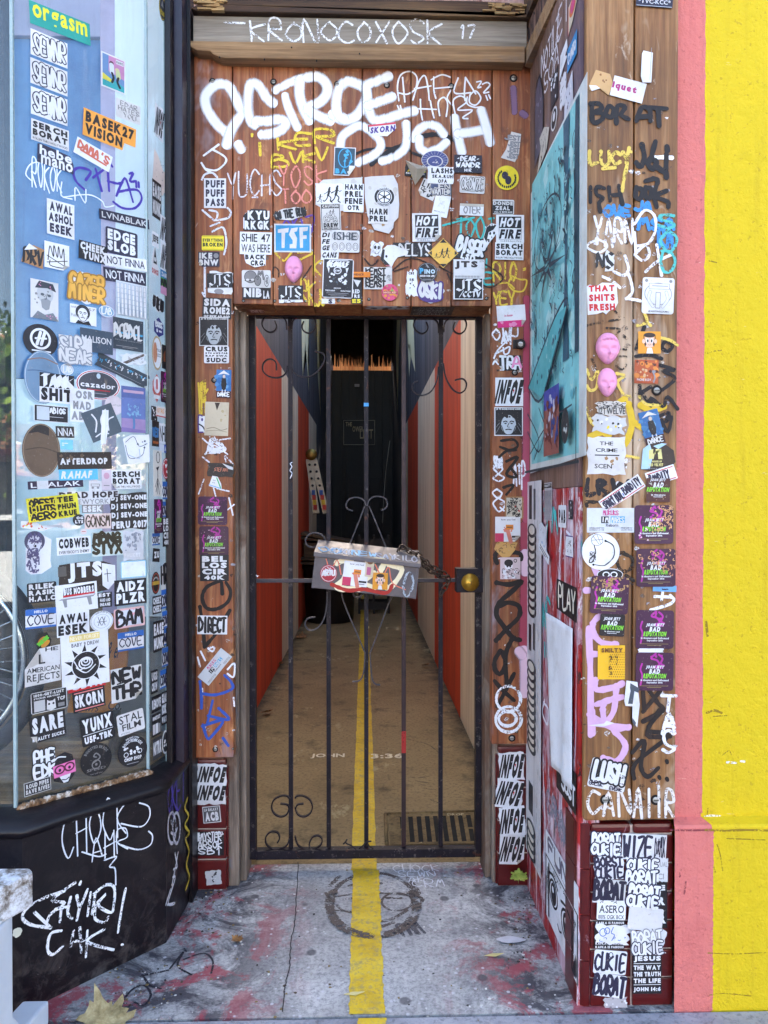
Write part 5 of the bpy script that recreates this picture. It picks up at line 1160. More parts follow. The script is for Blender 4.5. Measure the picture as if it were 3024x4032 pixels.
D_ = [
# ---- left door post
('d','G',143,120,338,382,0,'r','w',"t PUFF .08 .68 .92 .94 n;t PUFF .08 .37 .92 .63 n;t PASS .08 .06 .92 .32 n","white PUFF PUFF PASS sticker high on the left door post"),
('d','G',123,625,318,755,0,'R','y',"t EVERYTHING .05 .58 .95 .8 #2a3a10;t BROKEN .05 .25 .95 .52 #2a3a10;r .04 .93 .96 .96 #b9a818;r .04 .04 .96 .07 #b9a818","yellow EVERYTHING BROKEN sticker on the left door post"),
('d','G',92,768,280,898,0,'r','n',"t IKE .05 .53 .66 .93 w;d .84 .74 .12 .17 g;t BNW .05 .07 .95 .48 w","small black sticker with white letters IKE BNW"),
('d','G',185,945,395,1138,-4,'x','w',"d .45 .1 .2 .12 g","torn white sticker scrap behind the angular JTS sticker"),
('d','G',170,958,395,1085,1,'r','k',"i JTS .1 .16 .9 .92 w .13;r .1 .0 .13 .2 w;r .4 .0 .43 .15 w;r .82 .02 .85 .2 w","black sticker with angular white JTS letters on the left post"),
('d','G',130,1175,385,1358,-2,'r','k',"t SIDA .05 .6 .95 .96 w;t ROME2 .05 .22 .95 .56 w;t JAF_BNW_AD_AOD .05 .03 .95 .17 w","black SIDA ROME2 sticker on the left door post"),
('d','Q',127,193,347,412,0,'r','k',REM,"black portrait sticker with French words on the left door post"),
('d','Q',163,412,352,542,0,'R','w',"t CRUS .06 .68 .94 .97 k;t RTH_AWE_PAB .06 .53 .94 .64 k;t BAP_EWA .06 .38 .94 .48 k;t SUDC .1 .05 .9 .32 k","white rounded CRUS sticker printed upside down below"),
('d','Q',255,590,367,805,-1,'r','#2a6fb4',DANCE,"blue poster sticker of a figure with umbrella on the left post"),
('d','Q',120,940,175,1065,0,'r','w',"l v .08 .0,.0 .0,1.0 .5,1.0;l v .08 .0,.02 .6,.02;d .5 .78 .14 .1 v;l k .08 .1,.5 .6,.35 .9,.1","corner of a purple bordered sticker behind blank paper"),
('d','Q',168,835,348,1090,-2,'r','#dcd2bc',"l #8f8878 .02 .1,.2 .4,.24 .7,.17 .95,.22;l #a39a88 .015 .08,.13 .5,.16 .95,.12;p #3a2a20 .4,.98 .62,.98 .5,.75;q 4 .6 .4 .9 .8 #c9b894 .06","yellowed blank paper sheet pinned on the left door post"),
('d','Q',190,1298,385,1400,-3,'x','#2c221e',"i STEFANI .26 .4 .8 .66 #d8866a .05;p w .55,1 .98,.75 .98,.55 .8,.62","peeling dark sticker with orange old style lettering on left post"),
('d','Q',205,1400,308,1490,-12,'0,0.1 1,0 .85,.5 .5,1 .1,1','w',"l #4fb46a .1 .45,.9 .9,.1;l #5aa0dc .06 .0,.2 .9,.1;n :: .2 .4 .4 .7 g","torn white and green triangle of sticker on left post"),
('d','Q',117,1550,338,1765,-1,'R','P',JJ+";q 9 .3 .7 .95 .95 #5a1a50 .05","purple concert film sticker, upper of two on the left post"),
('d','Q',125,1775,348,2000,0,'R','P',JJ+";q 10 .05 .6 .5 .95 #d8b0c0 .02","purple concert film sticker scratched with white, lower on left post"),
('d','Q',132,1990,350,2190,0,'r','k',"t BEL .07 .73 .93 .95 w;t LOS .07 .49 .93 .71 w;t CIR .07 .25 .93 .47 w;t 40K .15 .05 .85 .22 w","black sticker with four rows of white block letters on left post"),
('d','X',98,380,298,505,-1,'r','w',"g DIRECT .06 .14 .94 .88 k .13","white DIRECT sticker on the left door post"),
('d','X',90,675,340,770,51,'r','#d5dbe4',REBORN,"pale exhibition flyer stuck diagonally on the left door post"),
('t','X',97,1372,293,1640,-2,'x','w',"u INFOE .05 .53 .95 .94 k;u INFOE .05 .08 .95 .47 k","white double INFOE sticker on the left tiled plinth"),
('t','X',135,1655,253,1765,5,'r','w',"r .04 .04 .96 .96 #5a5a60;t LA_GALAXY .1 .72 .9 .9 w;t ACB .12 .1 .88 .66 w","small grey sticker reading ACB on the left plinth"),
('t','X',90,1825,275,1985,0,'r','k',"g #MYSTER .04 .62 .9 .95 w .05;g 213 .7 .88 .98 .99 w .03;g ARSOK .08 .32 .92 .6 w .05;g SB1 .1 .06 .94 .3 w .05","black sticker crowded with white handwriting on the left plinth"),
('t','X',155,2085,258,2180,6,'x','#c9cdd4',"q 7 .15 .15 .85 .85 #3a3a40 .12;q 3 .3 .3 .7 .7 w .08","small worn grey sticker at the bottom of the left plinth"),
# ---- lintel boards, left half
('d','G',490,390,725,582,0,'0,0 1,0 1,.8 .85,.98 .3,1 0,.7','k',"t KYU .16 .5 .98 .92 w;t RKGK .05 .05 .98 .46 w;r 0 .1 .04 .6 w","black and white block lettered sticker above the SHIE 47 sticker"),
('d','G',495,780,690,905,0,'.05,.5 0,1 1,1 .98,.15 .5,0 .1,.3','w',"t BACK .06 .55 .96 .9 k;t CRG. .3 .12 .96 .5 k","torn white sticker reading BACK under the SHIE 47 sticker"),
('d','G',460,595,742,792,-1,'r','w',"n SHIE_47 .05 .55 .95 .92 k;n WAS_HERE .05 .09 .95 .46 k","white SHIE 47 WAS HERE sticker on the lintel boards"),
('d','G',477,930,732,1085,0,'R','w',"d .3 .62 .22 .36 k;d .3 .62 .2 .33 g;d .55 .4 .12 .3 k;d .55 .4 .1 .27 g;r .1 .38 .42 .44 k;d .2 .45 .06 .06 w;d .37 .45 .06 .06 w;b M .55 .5 .75 .92 k .07 g;d .86 .4 .09 .34 k;d .86 .4 .075 .3 w;t 43 .82 .2 .9 .62 k","white sticker with a grey cartoon frowning head"),
('d','G',482,1085,732,1185,-1,'r','k',"t NIB .05 .15 .68 .95 w;t LA .74 .05 .96 .75 w","black NIB sticker with white letters above the gate's left corner"),
('d','G',750,375,1055,490,9,'B','w',"g ON_THE_RUN .06 .22 .94 .8 k .15","white hand lettered ON THE RUN sticker shaped round its letters"),
('d','G',762,522,1088,772,0,'r','w',"r .04 .05 .96 .95 #2d9fdb;p w .1,.8 .4,.86 .38,.7 .3,.69 .28,.15 .2,.14 .2,.69 .1,.68;p w .46,.84 .64,.88 .62,.74 .54,.71 .62,.5 .6,.14 .42,.14 .42,.28 .5,.3 .5,.42 .4,.62;p w .68,.88 .92,.9 .9,.76 .78,.74 .78,.6 .88,.6 .88,.48 .78,.47 .78,.16 .7,.15","bright blue TSF sticker with a white border"),
('d','G',802,1085,1010,1215,3,'x','w',"s 4 .2 .0 .8 .15 k .03 .2","torn white sticker under the second angular JTS sticker"),
('d','G',800,1065,1018,1190,0,'r','k',"i JTS .1 .16 .9 .92 w .13;r .1 .0 .13 .2 w;r .4 .0 .43 .15 w;r .82 .02 .85 .2 w","black angular JTS sticker under the pink doll face on the lintel"),
('d','G',1128,105,1545,420,-1,'0,.2 .03,.75 .15,.9 .98,1 1,0 .6,.05 .3,0','#d9d9dc',"q 6 .1 .3 .9 .9 #c9c6c4 .1","large torn remains of grey white paper on the lintel"),
('d','G',1128,165,1372,350,0,'x','w',"m .04 .06 .98 .95 k","white sticker of a running family in black above the CAUTION sticker"),
('d','G',1375,170,1552,420,-1,'r','w',"t HARM .06 .78 .94 .98 k;t PREL .06 .53 .94 .74 k;t FENE .06 .28 .94 .49 k;t OTR .2 .06 .8 .24 k","white sticker reading HARM PREL FENE OTR"),
('d','G',1172,345,1350,585,2,'r','w',"r .04 .03 .96 .97 k;r .07 .05 .93 .82 w;t CAUTION .1 .85 .9 .96 w;m .25 .55 .75 .8 k;b BPA .2 .34 .8 .52 k .05 w;t DREW .14 .12 .86 .28 k;t ON_THE_RUN .14 .06 .86 .105 k","white CAUTION sticker with tiny running figures"),
('d','G',1172,590,1330,840,0,'x','w',"h DI .1 .78 .5 .95 k;h FE .1 .55 .5 .72 k;h GE .1 .32 .5 .5 k;h CANS .1 .06 .9 .26 k","white torn sticker with stacked slanted letters ending CANS"),
('d','G',1265,585,1515,778,-1,'R','w',"".join("o %.2f %.2f .09 .17 .03 g;o %.2f %.2f .05 .09 .02 g;"%(x,y,x,y) for x in (.14,.38,.62,.86) for y in (.26,.74))+"n ISHE .1 .55 .9 .92 s","white sticker of grey concentric squares with thin letters"),
('d','G',1440,1000,1535,1225,0,'r','k',"t RED .1 .4 .8 .56 w;t RS .3 .22 .8 .36 w;t E5 .1 .02 .9 .18 y;p w .2,.95 .9,.9 .6,.65","black and yellow sticker half hidden behind the black gig poster"),
('d','G',1180,1180,1300,1225,0,'x','w',"t S .5 .0 .8 .9 n","white sticker scrap under the black gig poster"),
('d','G',1190,835,1460,1180,-2,'R','w',"r .03 .02 .97 .98 #18141e;i BEOWULF .16 .8 .84 .92 w .07;r .2 .945 .82 .965 w;d .48 .7 .13 .09 w;d .48 .7 .1 .07 #18141e;t SW .4 .67 .56 .72 w;q 16 .2 .36 .76 .62 w .07;q 14 .22 .38 .74 .6 s .035;p w .2,.62 .14,.78 .22,.76;p w .78,.62 .84,.78 .74,.76;t MMXXII .38 .23 .6 .26 w;t THE_RIGHT .1 .16 .42 .2 w;t CROATOAN .6 .16 .92 .2 w;r .14 .11 .86 .125 g;r .2 .07 .8 .085 g;r .28 .035 .72 .05 g","black gig poster with a white crest above the gate"),
]
D_ += [
# ---- lintel boards, right half
('d','H',75,95,385,610,-1,'.0,.95 .2,.97 .82,1 .95,.85 1,.5 .98,.28 .86,.2 .84,.1 .72,.0 .3,.06 .1,.3 .02,.6','#dadade',"q 8 .1 .3 .9 .9 #c8c4c0 .08;q 3 .2 .1 .6 .3 #a88a5c .06","tall torn remains of pale pasted paper on the lintel"),
('d','H',162,202,345,378,0,'c','w',"d .5 .5 .48 .48 k;d .5 .5 .36 .36 w;d .5 .5 .33 .33 k;d .5 .5 .28 .28 w;l k .05 .5,.78 .5,.22;l k .05 .25,.64 .75,.36;l k .05 .75,.64 .25,.36;d .5 .5 .08 .08 k;a POWERPLANT .37 .46 130 50 w;a MOTORCYCLES .37 .46 310 215 w","round black and white spoked wheel sticker on torn paper"),
('d','H',112,383,292,525,-1,'x','w',"t HARM .06 .55 .94 .93 k;t PREL .06 .12 .94 .48 k","torn white HARM PREL sticker under the spoked wheel sticker"),
('d','H',135,680,240,805,-4,'X','w',"d .5 .55 .34 .4 g;d .5 .55 .3 .36 w;d .36 .6 .11 .13 k;d .66 .6 .11 .13 k;p k .48,.42 .54,.42 .51,.5;s 6 .3 .15 .7 .3 k .02 .1;s 20 .05 .05 .95 .95 g .012 .2","white sticker with a drawn skull on the lintel"),
('d','H',330,685,675,815,1,'r','k',"i DELYS .16 .1 .95 .92 w .14","long black sticker with angular white letters"),
('d','H',215,700,470,900,8,'0,.4 .1,.8 .3,.98 .55,.95 1,.6 .95,.45 .6,.4 .45,.2 .35,0 .15,.1','w',"p k 0,.4 .12,.85 .2,.8 .12,.4 .3,.1 .15,.1;l r .03 .16,.12 .3,.06;d .22 .5 .04 .06 k","curled white sticker peeling over the black one"),
('d','H',437,1,628,108,-4,'x','k',"t RUN .55 .7 .95 .98 w;t AKFUD .1 .38 .95 .62 y;t FOUNDATION .05 .2 .9 .34 w;t PARIS .3 .02 .7 .18 y","black and yellow sticker under the folded scrap"),
('d','F',580,1335,818,1500,0,'c','w',"d .5 .5 .48 .48 #46529a;"+"".join("l w .012 %.3f,%.3f %.3f,%.3f;"%(.5+.3*__import__('math').cos(a*.314),.5+.3*__import__('math').sin(a*.314),.5+.48*__import__('math').cos(a*.314),.5+.48*__import__('math').sin(a*.314)) for a in range(20))+"d .5 .42 .3 .3 w;d .5 .42 .26 .26 #46529a;q 8 .36 .3 .64 .55 w .04","round blue and white fan patterned sticker"),
('d','H',565,140,720,295,-24,'r','w',"i LIN .1 .55 .7 .9 k .1;s 14 .1 .1 .9 .5 k .05 .16","white sticker with black brush characters, tilted"),
('d','H',688,265,825,460,-12,'r','w',"s 8 .3 .4 .7 .9 #c9ccd4 .02 .2;n MOLDS .1 .18 .8 .24 g","tilted white card with a faint grey drawing"),
('d','H',660,170,842,272,0,'r','w',"r .02 .03 .98 .97 #4a5a88;b JEN .2 .6 .9 .95 n .13 w;b VAMTE .06 .06 .8 .55 n .13 w;d .86 .3 .09 .2 w","blue sticker with white bubble letters under the LASHS sticker"),
('d','H',635,22,862,172,-1,'x','w',"t LASHS .14 .6 .97 .92 k;t SKA.RUH .18 .32 .97 .53 k;t OFA .4 .04 .76 .26 k","torn white LASHS sticker on the lintel"),
('d','F',868,1378,1112,1535,-1,'r','#16132a',"i -DEAR- .1 .66 .9 .92 w .1;i WANDR .08 .3 .92 .58 w .1;i =H1R= .3 .06 .7 .22 w .06","navy sticker with white blackletter words"),
('d','H',920,98,1140,252,-3,'R','w',"b OKOWZE .08 .22 .92 .85 k .1 w;l k .03 .1,.18 .5,.12 .9,.2","white rounded sticker of bubble letters on the lintel's right end"),
('d','H',920,345,1130,448,-2,'r','w',"g OTER .18 .2 .85 .8 g .1;r .0 .78 1 1 #c9c4ba","white sticker with faint grey letters and a folded top"),
('d','H',500,430,755,680,1,'r','w',HF,"HOT FIRE sticker on the lintel boards above the diamond sticker"),
('d','H',880,650,1140,850,-15,'r','k',"b BISER .05 .35 .95 .95 k .2 w;t LSD .25 .02 .75 .3 w","black sticker with fat white letters BISER, tilted"),
('d','H',640,650,905,915,0,'d','#e9b94a',"l k .012 .5,.04 .96,.5 .5,.96 .04,.5 .5,.04;p k .5,.96 .38,.84 .62,.84;p k .5,.04 .38,.14 .62,.14;p k .04,.5 .12,.42 .12,.58;p k .96,.5 .88,.42 .88,.58;m .2 .32 .76 .7 k","yellow diamond sticker with three black running figures"),
('d','H',862,840,1135,1012,0,'r','w',"t JTS .04 .5 .78 .92 #2a1a20;n CCTV .84 .86 .98 .95 k;r .05 .04 .86 .17 g;"+"".join("r %.2f .04 %.2f .17 w;"%(x/30,x/30+.014) for x in range(2,26)),"white JTS sticker with a column of bars above the blackletter one"),
('d','H',860,1003,1122,1193,0,'r','w',"r .05 .04 .97 .97 k;i JTS .12 .4 .92 .9 w .13;i CCTV .34 .12 .9 .36 w .09;l w .03 .2,.1 .34,.4","black blackletter JTS sticker beside the gate's upper right corner"),
('d','H',448,935,545,1160,0,'X','w',"t CBS .2 .85 .7 .95 k;t IS .3 .6 .7 .7 k;q 5 .2 .3 .8 .6 k .08","torn white strip sticker left of the round black lettered sticker"),
('d','H',545,1020,788,1225,-3,'B','w',"d .5 .3 .46 .26 v;b OSKI .1 .24 .9 .9 v .2 w","purple and white bubble letter sticker above the gate"),
('d','H',543,868,718,1038,0,'c','k',"o .5 .5 .46 .46 .02 g;t P .12 .42 .32 .72 c;t INO .36 .42 .9 .66 l;t INKED_FOR_LIFE .14 .26 .86 .36 w;p g .4,.95 .5,.75 .62,.72 .5,.9;r .3 .12 .7 .15 g","round black sticker with blue and white lettering above the purple bubble letters"),
]
D_ += [
('d','H',72,905,322,1100,0,'r','w',"g KEMST .08 .68 .76 .94 k .07;g KEMST .08 .4 .76 .64 k .07;g KEMST .08 .1 .76 .36 k .07;s 6 .82 .3 .95 .8 g .02 .1","white sticker with KEMST handwritten three times"),
('d','G',1462,950,1610,998,0,'r','#ee8a1c',"t HENCE .0 .3 .6 .7 #7a3a10","short orange label across two stickers on the lintel"),
('d','H',230,1055,375,1202,0,'c','#e8508a',"q 16 .12 .12 .88 .88 #f0a03a .12;q 8 .15 .15 .85 .85 #d83a5a .1;q 5 .2 .5 .8 .9 #8ad05a .08;r .04 .4 .96 .56 #a82040;g DANIKA_MORI .1 .43 .9 .53 #f2b0a0 .03","round pink tie-dye sticker at the lintel's lower edge"),
('d','E',1290,1305,1480,1555,-2,'0,0 .72,.0 .98,.3 1,1 0,1','w',"r .03 .03 .7 .97 #2c4a5c;r .7 .36 .96 .97 #2c4a5c;o .5 .62 .3 .33 .03 c;q 7 .5 .45 .8 .9 c .09;l c .04 .55,.7 .5,.45 .52,.3;t BA .08 .06 .6 .24 c;p #d9d4c8 .72,0 .98,.3 .62,.14","teal face sticker with a curling corner on the lintel"),
('d','F',112,1095,360,1210,7,'0,.4 .0,1 1,1 1,.55 .65,.0 .1,.2','w',"r .0 .5 .04 1 k;r .03 .86 1 1 #d03a50;h SKORN .08 .32 .96 .8 v","torn white sticker with violet letters and red stripe curling off the lintel"),
# ---- right door post
('d','F',1228,1465,1440,1680,0,'c','y',"d .42 .6 .13 .16 n;d .56 .4 .13 .18 n;"+"".join("d %.2f %.2f .035 .055 #1a2a1a;"%(.5+.36*__import__('math').cos(a),.48+.36*__import__('math').sin(a)) for a in [3.0+.24*i for i in range(-3,8)]+[4.9+.24*i for i in range(0,8)])+"l k .012 .5,.8 .56,.62","round yellow olive sticker on the right door post"),
('d','F',1290,1165,1450,1430,-5,'0,.1 .25,.4 .45,1 1,.95 .98,.3 .8,.0','#d9d6d2',"".join("g JEST .%d %.2f .95 %.2f g .05;"%(35 if i<3 else 15,.12+.2*i,.26+.2*i) for i in range(4)),"crumpled pale paper strip curling on the right door post","flyer","flyer"),
('d','H',1208,308,1398,438,-1,'R','w',"r .0 .05 .96 .9 k;t DONDE .02 .62 .94 .88 w;t ZEAL .12 .28 .8 .56 w;t ALL_U_BEWARE .08 .1 .92 .22 w","black DONDE ZEAL sticker above a HOT FIRE sticker"),
('d','H',1118,515,1245,735,-8,'.1,.4 .2,.8 .5,1 .9,.98 1,.7 .85,.5 .55,.2 .4,0 .2,.15','w',"p k .12,.4 .22,.8 .5,.97 .88,.95 .7,.75 .4,.62 .35,.2;d .52 .58 .07 .06 k;d .78 .62 .07 .06 k;p k .62,.42 .7,.42 .66,.5;s 4 .4 .22 .62 .34 k .03 .12;d .5 .92 .06 .04 w;d .65 .94 .06 .04 w","white skull faced hooded head sticker beside the HOT FIRE sticker"),
('d','H',1238,445,1485,690,0,'r','w',HF,"HOT FIRE sticker on the right door post"),
('d','H',1228,690,1480,842,-1,'r','w',SB,"white sticker of two black word rows under HOT FIRE on the right post"),
('d','H',1248,1240,1500,1432,4,'r','w',"r .0 .0 .9 .3 #d8207a;q 4 .1 .03 .7 .25 #e88ab8 .14;h in_Angeles .26 .46 .55 .6 #c8206a","white and hot pink torn flyer on the right post"),
]
D_ += [
('d','S',160,615,375,760,1,'r','k',"g TRA .05 .1 .95 .9 w .16;g A .6 .2 .98 .95 p .14","black sticker with dripping white letters and pink paint"),
('d','S',122,830,392,1105,0,'r','w',IN,"white INFOE sticker with a red heart on the right door post"),
('d','S',113,1118,388,1393,0,'r','k',REM,"black portrait sticker with French words on the right door post"),
('d','S',215,1978,395,2200,0,'R','t',"r .08 .06 .92 .94 #d9d4c6;s 60 .12 .1 .88 .92 k .03 .12;q 3 .5 .3 .8 .6 r .05","sticker of dense black scribbles above the hand flyer"),
('d','T',95,385,285,520,-4,'0,.5 .1,1 1,1 .9,.5 .7,.1 .4,.0','#cfa05a',"s 12 .1 .3 .9 .95 #5a3a1a .03 .2","torn tan paper scrap under the hand flyer"),
('d','T',103,178,312,385,0,'r','w',FEEL,"white flyer of a hand holding an orange bar on the right post"),
('d','T',145,515,310,695,0,'r','#d3c0c4',"d .42 .62 .2 .2 w;d .42 .75 .22 .16 k;d .36 .6 .05 .06 k;d .5 .6 .05 .06 k;q 9 .1 .05 .9 .4 w .1;s 24 .1 .05 .95 .5 k .02 .14;o .75 .85 .07 .07 .03 k","pale sticker of a drawn skeleton bride on the right post"),
('t','L',95,238,240,402,2,'x','w',IN,"white INFOE sticker, uppermost of four on the right plinth"),
('t','L',78,395,232,560,-6,'x','w',IN,"white INFOE sticker, second from top on the right plinth"),
('t','L',95,552,245,720,4,'x','w',IN,"white INFOE sticker, third from top on the right plinth"),
('t','L',97,712,240,885,-2,'x','w',IN,"white INFOE sticker, lowest of four on the right plinth"),
# ---- letter box
('m','N',543,487,645,592,6,'c','#b52038',"o .5 .5 .44 .44 .03 w;g ARTU .16 .4 .84 .68 w .1;s 5 .3 .68 .7 .85 w .03 .14","round red sticker at the left end of the letter box"),
('m','N',680,468,828,615,0,'r','w',FEEL,"white flyer of a hand holding an orange bar on the letter box"),
('m','N',855,535,945,635,4,'r','#e59a1e',GIRL,"orange sticker of a cartoon girl on the letter box"),
('m','N',812,455,862,560,0,'r','#e8dcc0',"d .5 .85 .35 .14 #8a5a3a;r .2 .1 .7 .55 #d06aa0","small strip picture between the letter box stickers"),
]
F_ = [
# ---- tan pilaster
('f','I',960,-20,1260,62,-3,'r','#1a1838',"n *TVC-KCC* .06 .3 .94 .75 w;r .02 .06 .98 .1 w","navy strip sticker at the very top of the pilaster"),
('f','I',590,590,775,775,-20,'.0,.2 .05,.95 .7,1 1,.6 .95,.1 .5,.25 .1,0','#c9a06a',"p w 0,.2 .3,.3 .5,.25 .2,.0;q 4 .3 .5 .8 .9 #8a5a2a .08","curled brown back of the torn white sticker"),
('f','I',760,655,1030,820,-14,'r','w',"t iquet .0 .3 .75 .72 #b0307a","torn white sticker with magenta letters ending quet"),
('f','I',1000,425,1088,685,-3,'0,.2 .2,.0 1,.02 1,.95 .12,1 0,.9','w',"l g .015 .85,1.1 .86,.1","narrow white folded paper strip on the pilaster's right board"),
('f','J',625,70,785,250,0,'.0,.4 .1,.8 .5,.75 .6,1 .8,.85 1,.75 .95,.6 1,.5 .95,.05 .5,.0 .55,.3 .3,.5','w',"i NS .1 .15 .92 .85 k .16","white blackletter cut-out sticker high on the pilaster"),
('f','J',562,340,812,600,2,'.0,.0 .3,.02 .5,.08 .6,.0 .7,.1 .9,.18 1,.35 .97,.9 .8,.98 .5,1 .3,.88 .1,.95 0,.9','w',"t THAT .06 .72 .9 .92 #d01a1e;t SHITS .06 .42 .9 .64 #d01a1e;t FRESH .06 .12 .9 .34 #d01a1e","torn white sticker with red hand lettering"),
('f','J',1010,300,1270,595,-2,'R','w',"o .5 .55 .42 .3 .02 g;r .42 .15 .58 .6 g;r .44 .17 .56 .58 w;r .2 .68 .85 .84 g;r .215 .69 .835 .83 w;r .3 .76 .8 .78 g;l g .09 .25,.6 .2,.4 .35,.2;l w .07 .25,.6 .2,.4 .35,.2;l g .09 .75,.6 .8,.4 .65,.2;l w .07 .75,.6 .8,.4 .65,.2;d .12 .91 .05 .045 g;d .88 .91 .05 .045 g;n @305TRIGGAMIC .2 .03 .86 .09 n","white sticker with a grey line drawing of crossed hardware"),
('f','J',978,738,1162,918,0,'r','#e59a1e',GIRL,"orange sticker of a cartoon girl on the pilaster"),
('f','J',948,970,1142,1162,-1,'r','#b8552a',"q 14 .05 .2 .95 .95 #e08a3a .13;q 9 .05 .5 .95 .95 #5a2a1a .1;q 6 .1 .2 .6 .6 #d9b48a .08;d .8 .5 .08 .07 g;l g .06 .78,.45 .85,.25 .8,.05;n PHONE_BODY .1 .1 .7 .2 w","orange brown record cover sticker on the pilaster"),
('f','J',640,1310,875,1420,0,'X','#cfcac4',"s 40 .0 .5 1 1 k .04 .1;n 12TWELVE .06 .05 .98 .55 k","torn pale sticker reading 12TWELVE"),
('f','J',610,1425,870,1565,-8,'X','#cdd0d6',"q 5 .1 .1 .9 .9 w .1;q 5 .1 .2 .9 .7 k .08;q 3 .2 .2 .8 .5 y .08","ragged remains of a pale sticker over yellow paint"),
('f','J',562,1600,870,1905,-1,'x','w',"n THE .32 .78 .68 .88 k;n CRIME .22 .6 .8 .7 k;r .2 .5 .85 .53 k;q 6 .2 .28 .8 .46 #b08a5c .06;n SCEN .2 .16 .66 .28 k","large torn white sticker about a crime scene"),
('f','J',1010,1380,1170,1665,15,'r','#2a6fb4',DANCE,"blue poster sticker of a figure with umbrella on the pilaster, tilted"),
('f','J',1000,1650,1280,1885,0,'.0,.1 .05,.8 .3,1 .65,1 .95,.75 1,.35 .85,.1 .4,.0','#2c1c14',"p #a9cbe0 .0,.1 .05,.8 .25,.98 .35,.6 .25,.1;p #a9cbe0 .35,.9 .6,1 .75,.98 .5,.8;p #d8d088 .22,.45 .22,.75 .35,.8 .35,.62 .42,.62 .42,.8 .58,.8 .62,.45 .5,.45 .48,.7 .4,.7 .36,.45;t HOUSE_OF .32 .33 .6 .4 #d8d088;t RED_VELVET .22 .2 .64 .3 #d8d088;n MAKE_ME .2 .1 .64 .14 g","dark torn sticker with a pale arch emblem"),
('f','K',560,208,945,408,0,'r','#d5dbe4',REBORN,"pale exhibition flyer lying flat across the pilaster's left board"),
]
